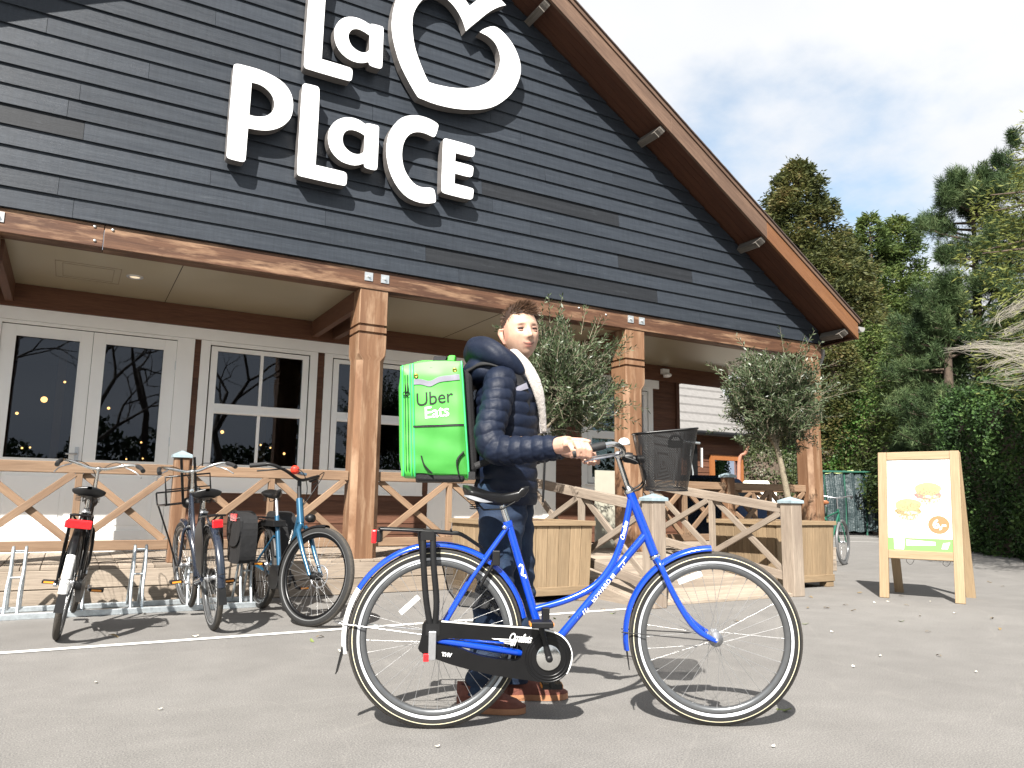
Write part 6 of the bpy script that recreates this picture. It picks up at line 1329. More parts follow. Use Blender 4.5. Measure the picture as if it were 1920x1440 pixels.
def olive(base, ztop, cen, R3, lab, seed, ntw, trunk, dead=False):
    t = thing('olive_tree', lab, 'tree', tuple(base)); rg = np.random.default_rng(seed); rnd_ = random.Random(seed); q = MB()
    q.tube(spline(trunk, 5), [.048-.024*i/(5*(len(trunk)-1)) for i in range(5*(len(trunk)-1)+1)], 12)
    fork = Vector(trunk[-1]); ends = []
    for i in range(9):
        a = rnd_.uniform(0, 6.28); e = Vector(cen)+V(math.cos(a)*R3[0]*.5, math.sin(a)*R3[1]*.5, rnd_.uniform(-.35, .55)*R3[2]); mid = fork.lerp(e, .5)+V(rnd_.uniform(-.06, .06), rnd_.uniform(-.06, .06), rnd_.uniform(-.05, .08))
        st = Vector(trunk[-2]).lerp(fork, rnd_.uniform(.3, 1)); q.tube(spline([st, mid, e], 5), [.020-.0018*j for j in range(11)], 8); ends += [mid, e, st.lerp(mid, .7), mid.lerp(e, .5)]
    q.build('trunk', OLB, t)
    tw = MB(); C_ = []; D_ = []
    for i in range(ntw):
        u = unit(rg.normal(size=3)); rr = rg.uniform(.12, 1.0)**.5; p = np.array(cen)+u*np.array(R3)*rr*(.78+.20*math.sin(5*u[0]+seed)*math.cos(4*u[1])+.15*math.sin(7*u[2]+3*u[1]))
        d = unit(u*np.array([1, 1, .6])*.8+np.array([0, 0, .65])+rg.normal(size=3)*.42); L = rg.uniform(.14, .30)
        p0 = p-d*L*.6; nl = rg.integers(13, 22); s = unit(np.cross(d, rg.normal(size=3))); tw.tube([tuple(p0), tuple(p0+d*L)], [.0028, .0012], 4, cap=False)
        for k in range(nl):
            tt = k/nl; s2 = unit(s*math.cos(k*1.57)+np.cross(d, s)*math.sin(k*1.57)); C_.append(p0+d*L*tt); D_.append(d*.75+s2*.75)
    for i in range(46):      # long sprigs standing out of the crown
        u = unit(rg.normal(size=3)*np.array([1, 1, .8])+np.array([0, 0, .25])); p0 = np.array(cen)+u*np.array(R3)*.78; d = unit(u+np.array([0, 0, .55])+rg.normal(size=3)*.3); L = rg.uniform(.26, .44)
        tw.tube([tuple(p0), tuple(p0+d*L)], [.0035, .0012], 4, cap=False); s = unit(np.cross(d, rg.normal(size=3)))
        for k in range(22): s2 = unit(s*math.cos(k*1.57)+np.cross(d, s)*math.sin(k*1.57)); C_.append(p0+d*L*k/22); D_.append(d*.75+s2*.75)
    for i in range(70):
        e = rnd_.choice(ends); u = unit(rg.normal(size=3)); p = Vector(tuple(np.array(cen)+u*np.array(R3)*.75)); tw.tube([e, e.lerp(p, .6)+V(0, 0, .03), p], [.0035, .0025, .0015], 4, cap=False)
    tw.build('twigs', OLB, t, kind='stuff'); leaves('crown', OL, t, np.array(C_), np.array(D_), .060, .0155, rg, kind='stuff', bend=.06)
    return t
# ================================================================== PLANTERS with the olive trees
def planter(x0, x1, y0, y1, h, lab):
    t = thing('wooden_planter', lab, 'planter', ((x0+x1)/2, (y0+y1)/2, 0)); z0, z1 = .10, h-.05; fl_ = .022
    for (x, y) in ((x0+.08, y0+.07), (x1-.08, y0+.07), (x0+.08, y1-.07), (x1-.08, y1-.07)):
        q = MB(); q.box((x, y, .05), (.12, .10, .098)); q.build('foot', M['planter'], t, bevel=.004)
    n = 8
    for side_ in range(4):
        for i in range(n):
            a, b = i/n, (i+1)/n; g_ = .003
            if side_ < 2:
                yb_, yt = (y0+fl_, y0) if side_ == 0 else (y1-fl_, y1); s = 1 if side_ == 0 else -1
                w0 = x1-x0-2*fl_; xa, xb = x0+fl_+w0*a+g_, x0+fl_+w0*b-g_; W1 = x1-x0; ta, tb = x0+W1*a+g_, x0+W1*b-g_
                c = [V(xa, yb_, z0), V(xb, yb_, z0), V(xb, yb_+s*.022, z0), V(xa, yb_+s*.022, z0), V(ta, yt, z1), V(tb, yt, z1), V(tb, yt+s*.022, z1), V(ta, yt+s*.022, z1)]
            else:
                xb_, xt = (x0+fl_, x0) if side_ == 2 else (x1-fl_, x1); s = 1 if side_ == 2 else -1
                w0 = y1-y0-2*fl_-.05; ya, yb2 = y0+fl_+.025+w0*a+g_, y0+fl_+.025+w0*b-g_; W1 = y1-y0-.05; ta, tb = y0+.025+W1*a+g_, y0+.025+W1*b-g_
                c = [V(xb_, ya, z0), V(xb_, yb2, z0), V(xb_+s*.022, yb2, z0), V(xb_+s*.022, ya, z0), V(xt, ta, z1), V(xt, tb, z1), V(xt+s*.022, tb, z1), V(xt+s*.022, ta, z1)]
            q = MB(); q.hexa(c); flipfix(q.build('board', M['planter'], t, bevel=.003))
    for z, e, hh, w in ((h-.025, .022, .045, .07), (z0+.0, .012, .075, .03)):
        for (a, b) in (((x0-e, y0-e+w/2), (x1+e, y0-e+w/2)), ((x0-e, y1+e-w/2), (x1+e, y1+e-w/2)), ((x0-e+w/2, y0-e+w), (x0-e+w/2, y1+e-w)), ((x1+e-w/2, y0-e+w), (x1+e-w/2, y1+e-w))):
            q = MB(); ins = fl_ if z < .3 else 0
            ax = (a[0]+(ins if a[0] < (x0+x1)/2 else -ins), a[1]+(ins if a[1] < (y0+y1)/2 else -ins)); bx_ = (b[0]+(ins if b[0] < (x0+x1)/2 else -ins), b[1]+(ins if b[1] < (y0+y1)/2 else -ins))
            q.beam((*ax, z), (*bx_, z), w, hh); q.build('rim' if z > .3 else 'plinth_rail', M['planter'], t, bevel=.003)
    q = MB(); q.grid(lambda u, v: V(x0+.03+(x1-x0-.06)*u, y0+.03+(y1-y0-.06)*v, h-.03+.018*math.sin(u*9)*math.sin(v*8+1)+.008*math.sin(u*31+v*17)), 24, 24); q.box(((x0+x1)/2, (y0+y1)/2, .3), (x1-x0-.10, y1-y0-.10, .36)); q.build('soil', M['soil'], t); return t
planter(3.34, 4.34, 6.03, 7.03, .735, 'large slatted wooden planter behind the man and the blue bicycle, before the ramp')
planter(6.72, 7.66, 5.93, 6.95, .735, 'large slatted wooden planter on the right, behind the square capped post')
c1 = on_y(1052, 722, 6.55); olive((3.72, 6.55, .72), 2.6, (c1.x, 6.55, c1.z), (.70, .62, .74), 'olive tree growing from the planter behind the man, partly hidden by his head', 21, 820, [(3.72, 6.55, .72), (3.74, 6.53, 1.05), (3.80, 6.55, 1.30), (3.95, 6.55, 1.50)])
c2 = on_y(1452, 742, 6.42); tb = on_y(1478, 930, 6.42); tm = on_y(1462, 860, 6.42); tt_ = on_y(1448, 820, 6.42)
olive((tb.x+.02, 6.42, .72), 2.6, (c2.x, 6.42, c2.z-.05), (.72, .68, .69), 'round-headed olive tree in the right planter, in front of the porch corner post', 5, 1500, [(tb.x+.02, 6.42, .70), (tb.x, 6.42, .95), (tm.x, 6.42, tm.z), (tt_.x, 6.42, tt_.z+.02)])

# ================================================================== A-FRAME SIGN
s0, s1 = on_z(1650, 1120), on_z(1811, 1133); wx = (s1-s0); wx.z = 0; W_ = wx.length; wx.normalize(); bk_ = V(-wx.y, wx.x, 0)
if bk_.x < 0: bk_ = -bk_
AF = thing('sidewalk_sign', 'pine A-frame pavement sign with a pale bagel poster and round orange price badge', 'sign', tuple(s0))
def A(x, y, z): return s0+wx*x+bk_*y+V(0, 0, z)
Hs, Ln_ = 1.47, .27
def fl3(x, z, off=0): t = z/Hs; return A(x, Ln_*t-off, z)
def bar(nm, a, b, w, th, up, mat='signwood', par=AF): q = MB(); q.beam(a, b, w, th, up); return q.build(nm, M[mat], par, bevel=.004)
fn_ = (bk_*-1+V(0, 0, Ln_/Hs)).normalized()
bar('stile', fl3(.043, 0), fl3(.043, Hs), .086, .036, fn_); bar('stile', fl3(W_-.043, 0), fl3(W_-.043, Hs), .086, .036, fn_)
for z in (.43, Hs-.042): bar('cross_rail', fl3(.087, z), fl3(W_-.087, z), .036, .084, (bk_*Ln_+V(0, 0, Hs)).normalized())
Bk = .66
def bl3(x, z): t = z/Hs; return A(x, Bk-(Bk-Ln_-.05)*t, z)
for x in (.043, W_-.043): bar('rear_stile', bl3(x, 0), bl3(x, Hs-.01), .086, .032, (bk_+V(0, 0, .2)).normalized())
bar('rear_rail', bl3(.087, Hs-.06), bl3(W_-.087, Hs-.06), .03, .08, (0, 0, 1))
q = MB(); pz0, pz1 = .474, Hs-.086; px0, px1 = .087, W_-.087
def pp(u, v, off): return fl3(px0+(px1-px0)*u, pz0+(pz1-pz0)*v, off)
q.add([pp(0, 0, .006), pp(1, 0, .006), pp(1, 1, .006), pp(0, 1, .006), pp(0, 0, -.004), pp(1, 0, -.004), pp(1, 1, -.004), pp(0, 1, -.004)], [(0, 1, 2, 3), (7, 6, 5, 4), (0, 4, 5, 1), (1, 5, 6, 2), (2, 6, 7, 3), (3, 7, 4, 0)])
poster = q.build('poster', plain('poster_paper', (.86, .86, .84), .35, 0, .01), AF)
def disc(nm, cu, cv, ru, rv, mat, off, n=26, wob=0, seed=0, a0=0, a1=6.2832):
    q = MB(); r_ = random.Random(seed); pts = [pp(cu+ru*math.cos(a0+(a1-a0)*i/n)*(1+wob*r_.uniform(-1, 1)), cv+rv*math.sin(a0+(a1-a0)*i/n)*(1+wob*r_.uniform(-1, 1)), off) for i in range(n)]
    q.add(pts, [tuple(range(n))]); return q.build(nm, mat, poster)
pb = plain('print_bun', (.34, .27, .14), .4, 0, .12, 60); pw = plain('print_pale_bun', (.44, .41, .31), .4, 0, .08, 50); pr = plain('print_filling_red', (.34, .15, .13), .4, 0, .35, 90); pg_ = plain('print_filling', (.26, .20, .10), .4, 0, .5, 110); po = plain('print_orange', (.36, .15, .065), .4, 0, .02); pgn = plain('print_green', (.15, .32, .09), .4, 0, .03)
q = MB(); q.add([pp(0, 0, .0075), pp(1, 0, .0075), pp(1, .135, .0075), pp(0, .135, .0075)], [(0, 1, 2, 3)]); q.build('green_strip', pgn, poster)
for (cu, cv, f_) in ((.66, .60, pr), (.34, .42, pg_)):
    disc('bagel_print', cu+.03, cv-.065, .21, .050, pw, .0080, wob=.03, seed=3); disc('bagel_print', cu, cv+.005, .22, .045, f_, .0086, wob=.14, seed=4); disc('bagel_print', cu-.01, cv+.075, .21, .072, pb, .0092, wob=.03, seed=5)
    disc('bagel_print', cu+.03, cv-.01, .13, .018, pw, .0098, wob=.3, seed=8)
rb = random.Random(12); bits = {pr: MB(), pg_: MB(), pb: MB()}
for (cu, cv) in ((.66, .60), (.34, .42)):
    for i in range(130):
        a = rb.uniform(0, 6.283); r_ = rb.random()**.5; u_, v_ = cu+.20*r_*math.cos(a), cv+.01+.10*r_*math.sin(a); m_k = rb.choice((pr, pg_, pb) if cu > .5 else (pg_, pg_, pb)); s_ = rb.uniform(.006, .016)
        if abs(v_-cv-.075) < .03 and m_k is pr: continue
        bits[m_k].add([pp(u_+s_*math.cos(t_+a), v_+s_*.6*math.sin(t_+a), .0104+.0004*rb.random()) for t_ in (0, 1.3, 2.6, 4.2)], [(0, 1, 2, 3)])
for mk_, mb_ in bits.items(): mb_.build('print_detail', mk_, poster, kind='stuff')
disc('price_badge', .80, .285, .165, .098, po, .0080)
q = MB(); put_text(q, '6,-', pp(.81, .25, .0095), wx, (pp(0, 1, 0)-pp(0, 0, 0)).normalized(), .12, 0, 0, .004, .95); q.build('lettering', plain('print_white_sign', (.86, .86, .84), .4), poster)
q = MB(); q.add([pp(.10, .01, .009), pp(.25, .01, .009), pp(.27, .175, .009), pp(.09, .175, .009)], [(0, 1, 2, 3)]); q.add([pp(.29, .055, .009), pp(.74, .065, .009), pp(.74, .10, .009), pp(.29, .115, .009)], [(0, 1, 2, 3)]); q.add([pp(.83, .03, .009), pp(.92, .03, .009), pp(.96, .10, .009), pp(.86, .09, .009)], [(0, 1, 2, 3)]); q.build('cup_print', bpy.data.materials['print_white_sign'], poster)
q = MB(); q.add([pp(.105, .168, .010), pp(.255, .168, .010), pp(.257, .178, .010), pp(.103, .178, .010)], [(0, 1, 2, 3)])
for x in (.14, .17, .2, .22): q.add([pp(x, .10+x*.1, .010), pp(x+.02, .10+x*.12, .010), pp(x+.015, .115+x*.1, .010)], [(0, 1, 2)])
q.build('cup_detail', plain('print_grey', (.25, .25, .24), .4), poster)
for x in (.28, .60):
    q = MB(); q.tube(spline([fl3(x*W_/.714-.045, .395), fl3(x-.03, .36)+bk_*.02, fl3(x, .335)+bk_*.03, fl3(x+.03, .365)+bk_*.02, fl3(x+.04, .395)], 4), .0022, 5); q.build('chain', M['blackp'], AF)
# lettered board standing on the porch
sb = on_y(1143, 960, 7.95); SB = thing('menu_board', 'cream lettered board leaning on the porch, half hidden by the sloping ramp rail', 'sign', (sb.x, 7.95, .33))
q = MB(); pl = lambda x, z, off=0: V(sb.x+x, 7.95+.16*(z-.33)-off, z)
q.add([pl(-.22, .34), pl(.22, .34), pl(.27, 1.32), pl(-.10, 1.32), pl(-.22, .34, -.02), pl(.22, .34, -.02), pl(.27, 1.32, -.02), pl(-.10, 1.32, -.02)], [(0, 1, 2, 3), (7, 6, 5, 4), (0, 4, 5, 1), (1, 5, 6, 2), (2, 6, 7, 3), (3, 7, 4, 0)]); q.build('board', plain('cream_board', (.34, .33, .27), .6, 0, .04), SB)
q = MB(); put_text(q, 'TO S', pl(.02, .905, .003), (1, 0, 0), (0, .16, 1), .085, 0, 0, .0); put_text(q, 'OR T', pl(.01, .80, .003), (1, 0, 0), (0, .16, 1), .095, 0, 0, .0); q.build('lettering', plain('board_ink', (.10, .10, .09), .6), SB)

# ================================================================== YARD BEHIND: annex, car, bins, screened fence
AN = thing('annex_building', 'brown boarded annex with a steep pale roof behind the porch', 'building', (11, 14, 0))
na = 15; y0_, z0_ = 13.72, 2.62; y1_, z1_ = 17.2, 6.3
for i in range(na):
    for j, (xa, xb) in enumerate(((6.2, 9.6), (9.6, 12.4), (12.4, 15.0))):
        if i > 9 and j == 0: pass
        a, b = i/na, (i+1)/na; q = MB(); o = .02
        q.hexa([V(xa+.002, y0_+(y1_-y0_)*a, z0_+(z1_-z0_)*a+.055), V(xa+.002, y0_+(y1_-y0_)*b, z0_+(z1_-z0_)*b+.005), V(xa+.002, y0_+(y1_-y0_)*b, z0_+(z1_-z0_)*b-.02), V(xa+.002, y0_+(y1_-y0_)*a, z0_+(z1_-z0_)*a-.0), V(xb-.002, y0_+(y1_-y0_)*a, z0_+(z1_-z0_)*a+.055), V(xb-.002, y0_+(y1_-y0_)*b, z0_+(z1_-z0_)*b+.005), V(xb-.002, y0_+(y1_-y0_)*b, z0_+(z1_-z0_)*b-.02), V(xb-.002, y0_+(y1_-y0_)*a, z0_+(z1_-z0_)*a)])
        flipfix(q.build('roof_shingle_row', M['shg'] if 'shg' in M else plain('pale_shingles', (.165, .158, .152), .8, 0, .12, 12, .004, 60), AN)); M.setdefault('shg', bpy.data.materials['pale_shingles'])
q = MB(); q.prism([[(14.1, 0), (14.1, 2.85), (17.2, 6.15), (20.3, 2.85), (20.3, 0)]], (14.85, 0, 0), (0, 1, 0), (0, 0, 1), (-.1, 0, 0)); flipfix(q.build('gable_wall', M['clad'], AN))
z = 0.0
while z < 2.85:
    q = MB(); q.hexa([V(6.2, 14.07, z), V(6.2, 14.12, z), V(6.2, 14.12, z+.142), V(6.2, 14.085, z+.142), V(14.85, 14.07, z), V(14.85, 14.12, z), V(14.85, 14.12, z+.142), V(14.85, 14.085, z+.142)]); flipfix(q.build('cladding_board', M['clad'], AN)); z += .14
q = MB(); q.tube([(6.2, 13.68, 2.60), (15.05, 13.68, 2.60)], .06, 10); q.build('gutter', M['blackp'], AN); q = MB(); q.box((10.6, 13.9, 2.60), (8.8, .4, .02)); q.build('soffit', M['soffit'], AN)
wa, wb = on_y(1330, 852, 14.05), on_y(1392, 905, 14.05); q = MB(); frame4(q, wa.x, wb.x, .95, wa.z, .13, 14.0, 14.06); w = q.build('window', plain('orange_paint', (.26, .095, .03), .5, 0, .08), AN); q = MB(); q.box(((wa.x+wb.x)/2, 14.055, (.95+wa.z)/2), (wb.x-wa.x-.2, .01, wa.z-1.15)); q.build('pane', M['glass'], w)
q = MB(); q.tube(spline([(14.75, 13.75, 2.55), (14.72, 13.9, 2.2), (14.6, 14.0, 1.95), (14.6, 14.02, .1)], 5), .05, 10); q.build('downpipe', plain('rusty_downpipe', (.30, .14, .09), .6, 0, .2), AN)
pc = on_y(1283, 850, 13.95); q = MB(); q.box((pc.x+.3, 14.0, 1.6), (.25, .1, 1.9)); q.build('cable_duct', M['blackp'], AN); q = MB(); q.tube(spline([(pc.x+.2, 13.9, 2.4), (pc.x+.15, 13.9, 2.0), (pc.x+.22, 13.9, 1.6), (pc.x+.08, 13.9, 1.3)], 5), .02, 6); q.tube([(pc.x-.2, 13.8, 2.38), (pc.x+.35, 13.8, 2.36)], .035, 8); q.build('cable', M['galv'], AN)
# car
carc = farg(1300, 16.6); CARB = thing('parked_car', 'dark blue car parked beside the annex, mostly hidden behind the porch railing', 'car', tuple(carc)); cy = carc.y; cx = carc.x
body_ = [(-2.05, .28), (-2.1, .55), (-2.05, .82), (-1.75, .98), (-1.45, 1.36), (-1.0, 1.46), (0, 1.48), (.45, 1.42), (1.05, 1.02), (1.8, .88), (2.02, .70), (2.08, .42), (2.02, .26), (1.65, .24), (1.58, .42), (1.35, .56), (1.12, .42), (1.05, .24), (-1.0, .24), (-1.07, .42), (-1.3, .56), (-1.53, .42), (-1.6, .26)]
CP_ = plain('dark_blue_car_paint', (.012, .018, .035), .18, .3, .05, 3, coat=1)
q = MB(); q.prism([[(x, z) for x, z in body_]], (cx, cy-.85, 0), (1, 0, 0), (0, 0, 1), (0, 1.7, 0)); flipfix(q.build('body', CP_, CARB, bevel=.06))
for nm, pts in (('side_window', [(-1.5, 1.02), (-1.3, 1.33), (-.95, 1.39), (-.35, 1.41), (-.35, 1.02)]), ('side_window', [(-.28, 1.02), (-.28, 1.41), (.0, 1.41), (.38, 1.35), (.85, 1.04)])):
    q = MB(); q.prism([pts], (cx, cy-.856, 0), (1, 0, 0), (0, 0, 1), (0, .01, 0)); flipfix(q.build(nm, plain('car_glass', (.01, .012, .014), .05, 0, .02) if 'cg' not in M else M['cg'], CARB)); M['cg'] = bpy.data.materials['car_glass']
q = MB(); q.hexa([V(cx+.5, cy-.7, 1.42), V(cx+.5, cy+.7, 1.42), V(cx+.5, cy+.7, 1.40), V(cx+.5, cy-.7, 1.40), V(cx+1.02, cy-.75, 1.06), V(cx+1.02, cy+.75, 1.06), V(cx+1.02, cy+.75, 1.03), V(cx+1.02, cy-.75, 1.03)]); flipfix(q.build('windscreen', M['cg'], CARB))
for x in (-1.3, 1.35):
    for s in (-1, 1):
        q = MB(); q.lathe([(.19, -.09), (.29, -.09), (.315, -.06), (.315, .06), (.29, .09), (.19, .09)], 28, (cx+x, cy+s*.77, .315), (0, 1, 0), closed=True); w = flipfix(q.build('wheel', M['tyre'], CARB)); q = MB(); q.lathe([(0, .07), (.19, .07), (.195, -.07), (0, -.07)], 20, (cx+x, cy+s*.77, .315), (0, 1, 0)); q.build('rim', M['alu'], w)
q = MB(); q.tube([(cx-.9, cy, 1.46), (cx-1.02, cy, 1.66)], .008, 6); q.build('aerial', M['blackp'], CARB)
for s in (-1, 1): q = MB(); q.box((cx+2.03, cy+s*.6, .68), (.06, .3, .12)); q.build('headlight', M['chrome'], CARB, bevel=.02)
for i, (px, lb) in enumerate(((1352, 'white plastic container with a domed dirty lid, left one beyond the parked car'), (1418, 'white plastic container with a domed dirty lid, right one nearest the olive trunk'))):
    g_ = farg(px, 18.4); t = thing('storage_bin', lb, 'container', tuple(g_)); h = 1.34-.04*i; a = rad(-44); xf = lambda v, g_=g_, a=a: Matrix.Rotation(a, 3, 'Z')@v+g_
    q = MB(xf); q.box((0, 0, h/2+.02), (.84, .7, h-.04)); q.build('bin_body', M['whitep'], t, bevel=.02)
    q = MB(xf); q.box((0, 0, h+.02), (.86, .72, .05)); q.hexa([V(-.30, -.3, h+.045), V(.30, -.3, h+.045), V(.30, .3, h+.045), V(-.30, .3, h+.045), V(-.26, -.24, h+.15), V(.26, -.24, h+.15), V(.26, .24, h+.15), V(-.26, .24, h+.15)]); flipfix(q.build('bin_lid', plain('dirty_white_plastic', (.62, .60, .48), .5, 0, .12, 5), t, bevel=.02))
# screened fence
TF = thing('screened_fence', 'dark green tarpaulin hung in folds on the yard fence beyond the right planter', 'fence', tuple(farg(1560, 27)))
fa, fb = farg(1395, 25.5), farg(1700, 28.0); n = 8; L = (fb-fa).length; dd = (fb-fa).normalized(); nn2 = V(dd.y, -dd.x, 0)
m_, n_, l_, p_ = newmat('green_tarpaulin'); tcx = n_.new('ShaderNodeTexCoord').outputs['Object']; l_.new(ramp(n_, l_, nz(n_, l_, tcx, 1.3, 5, .65), [(.3, (.022, .036, .040)), (.7, (.048, .068, .072))]), p_.inputs['Base Color']); p_.inputs['Roughness'].default_value = .42; bump(n_, l_, p_, nz(n_, l_, tcx, 3, 5, .7), .12, .8)
for i in range(n):
    q = MB(); a = fa+dd*(L*i/n); b = fa+dd*(L*(i+1)/n-.02)
    q.grid(lambda u, v: a.lerp(b, u)+V(0, 0, .12+1.83*v+.02*math.sin(u*9+i))+nn2*(.035*math.cos(u*2*math.pi*2.2+.4*i)+.015*math.sin(u*40+v*3)+.03*math.sin(v*7+i)), 40, 12); q.build('tarpaulin', m_, TF)
    q = MB(); q.tube([fa+dd*(L*i/n)+nn2*-.06, fa+dd*(L*i/n)+nn2*-.06+V(0, 0, 2.05)], .03, 8); q.build('post', plain('green_post', (.02, .09, .06), .5) if 'gp' not in M else M['gp'], TF); M['gp'] = bpy.data.materials['green_post']
q = MB(); q.tube([fa+V(0, 0, 2.0), fb+V(0, 0, 2.0)], .035, 8); q.build('top_rail', M['gp'], TF)
q = MB(); q.beam(farg(1540, 28.5)+V(0, 0, 1.95), farg(1655, 28.5)+V(0, 0, 2.2), .5, .06); tag(q.build('roof_edge', plain('pale_green_board', (.42, .50, .22), .7), None), 'pale yellow-green sloping board just above the tarpaulin fence', 'board')

# ================================================================== TREES
BK = plain('dark_bark', (.07, .05, .035), .9, 0, .3, 10)
def conifer(px, ytop, hwpx, D, lab, cols, seed, n=26000, prof=None, leaf=(.17, .055), droop=-.25, kindn='conifer_tree', z0=.4, trans=.3, jag=.35, cat='tree', dens=1.0):
    g_ = farg(px, D); top = far(px, ytop, D).z; hw = hwpx/FPX*D*1.02; t = thing(kindn, lab, cat, tuple(g_), 'trees beyond the yard'); rg = np.random.default_rng(seed)
    q = MB(); q.tube([g_, g_+V(.1, 0, top*.5), g_+V(0, 0, top*.96)], [.22, .14, .03], 10); q.build('trunk', BK, t)
    prof = prof or (lambda h: (1-h)**.75)
    nb = int(420*dens); C_ = []; D_ = []; bt = MB()
    for b in range(nb):
        h = (rg.uniform(0, 1)**.9); z = z0+(top-z0)*h; a = rg.uniform(0, 2*math.pi); R_ = hw*max(prof(h), .04)*(1+jag*rg.uniform(-.7, .55)); dr = droop*rg.uniform(.4, 1.4)+.25*h
        dv_ = np.array([math.cos(a), math.sin(a), dr]); m_ = max(int(n/nb*(.35+R_/hw)), 8); tt = rg.uniform(.25, 1.02, m_)**.75
        wdt = (.10+.34*(1-tt))*R_*.55+.10
        p = np.array([g_.x, g_.y, z])+dv_*(tt*R_)[:, None]; lat = np.array([-math.sin(a), math.cos(a), 0]); p = p+lat*(rg.normal(size=m_)*wdt)[:, None]+np.array([0, 0, 1])*(rg.normal(size=m_)*.10*(1+R_*.25)-.12*tt*tt)[:, None]
        C_.append(p); D_.append(unit(dv_[None]*.7+lat[None]*rg.normal(size=(m_, 1))*.7+rg.normal(size=(m_, 3))*.38))
        if b % 3 == 0: bt.tube([g_+V(0, 0, z), g_+V(0, 0, z)+Vector(tuple(dv_*R_*.85))], [.035, .008], 4, cap=False)
    bt.build('limbs', BK, t, kind='stuff')
    leaves('crown', leafmat(kindn+'_foliage', cols, trans, .55, .6, .25), t, np.concatenate(C_), np.concatenate(D_), leaf[0], leaf[1], rg, kind='stuff', bend=-.1); return t
GOLD = [(.012, .018, .008), (.042, .054, .017), (.090, .096, .028), (.155, .115, .045)]
GRN = [(.012, .024, .008), (.042, .070, .018), (.095, .135, .035), (.17, .19, .055)]
PIN = [(.010, .022, .009), (.032, .058, .022), (.075, .115, .045), (.14, .17, .075)]
broadp = lambda h: min(1, h*3+.45)*(1-h**2.6)**.6
tall = lambda h: max(0, 1-h**4)**.65*(.88+.12*math.sin(h*13))
conifer(1522, 300, 140, 34, 'tall pointed conifer with olive-gold foliage, behind the end of the roof', GOLD, 1, 95000, tall, (.22, .07), -.35, jag=.22)
conifer(1606, 432, 82, 37, 'narrow sparse conifer standing just right of the tallest tree', GOLD, 2, 40000, tall, (.22, .07), -.2, dens=.8)
conifer(1661, 400, 88, 40, 'thin-topped tree with gaps of sky, third from the roof end', GRN, 3, 40000, tall, (.24, .07), -.1, dens=.7)
conifer(1716, 403, 88, 41, 'thin-topped tree with gaps of sky, beside the dark pine', GRN, 4, 40000, tall, (.24, .07), -.1, dens=.7)
conifer(1572, 600, 75, 30, 'bushy brownish-gold conifer above the screened fence', GOLD, 5, 26000, broadp, (.15, .05), -.3)
conifer(1655, 610, 85, 31, 'dense mid-green tree above the ivy mound', GRN, 6, 24000, broadp, (.15, .055), -.2)
conifer(1745, 560, 90, 27, 'green bushy conifer between the ivy mound and the pine', GRN, 7, 26000, broadp, (.14, .05), -.2)
conifer(1490, 640, 75, 33, 'gold-green conifer seen low behind the porch corner post', GOLD, 8, 18000, broadp, (.16, .05), -.2)
conifer(1400, 690, 80, 36, 'green tree seen behind the annex roof edge', GRN, 18, 12000, broadp, (.16, .05), -.2)
# pines with needle tufts
def pine(px, ytop, hwpx, D, lab, seed, nt, cols, tuft=.16):
    g_ = farg(px, D); top = far(px, ytop, D).z; hw = hwpx/FPX*D; t = thing('pine_tree', lab, 'tree', tuple(g_), 'trees beyond the yard'); rg = np.random.default_rng(seed)
    q = MB(); q.tube([g_, g_+V(-.2, 0, top*.5), g_+V(.1, 0, top*.95)], [.24, .15, .03], 10); q.build('trunk', BK, t); bt = MB(); T_ = []; TD = []
    nb = 90
    for b in range(nb):
        h = rg.uniform(.06, 1); z = top*h; a = rg.uniform(0, 6.283); R_ = hw*((1-h)**.6*.95+.12)*rg.uniform(.6, 1.15); dv_ = np.array([math.cos(a), math.sin(a), rg.uniform(-.05, .45)])
        p0 = np.array([g_.x, g_.y, z]); bt.tube([tuple(p0), tuple(p0+dv_*R_*.6), tuple(p0+dv_*R_+np.array([0, 0, .15]))], [.045, .025, .008], 5, cap=False); k = nt//nb
        tt = rg.uniform(.3, 1.0, k)**.7; lat = np.array([-math.sin(a), math.cos(a), 0]); T_.append(p0+dv_*(tt*R_)[:, None]+lat*(rg.normal(size=k)*.26*R_*(1.1-tt))[:, None]+np.array([0, 0, 1])*(rg.normal(size=k)*.14+.05)[:, None]); TD.append(unit(dv_[None]*.6+np.array([[0, 0, .7]])+rg.normal(size=(k, 3))*.4))
    bt.build('limbs', BK, t, kind='stuff'); T_ = np.concatenate(T_); TD = np.concatenate(TD); m_ = 16
    m_ = 13; C_ = np.repeat(T_, m_, 0)+np.repeat(TD, m_, 0)*rg.uniform(0, .12, (len(T_)*m_, 1)); D_ = unit(np.repeat(TD, m_, 0)*.75+rg.normal(size=(len(T_)*m_, 3))*.55)
    leaves('crown', leafmat('pine_needles', cols, .2, .8, .6, .2), t, C_, D_, tuft, .014, rg, kind='stuff'); return t
pine(1866, 326, 170, 25, 'dark pine with tufted needle branches on the right', 31, 11000, PIN, .20)
pine(1995, 235, 185, 25, 'dark pine rising out of the right edge of the view', 32, 8000, PIN, .20)
pine(1800, 540, 120, 24, 'lower dark pine in front of the tufted one, above the hedge', 33, 5600, PIN, .18)
conifer(2150, 175, 190, 12.5, 'yellow-green conifer whose drooping branch tips reach in from the right edge', [(.05, .06, .015), (.13, .15, .035), (.22, .23, .06)], 41, 15000, lambda h: .55+.45*math.sin(h*3.0+.3), (.10, .022), -.22, dens=.35, z0=2.4)
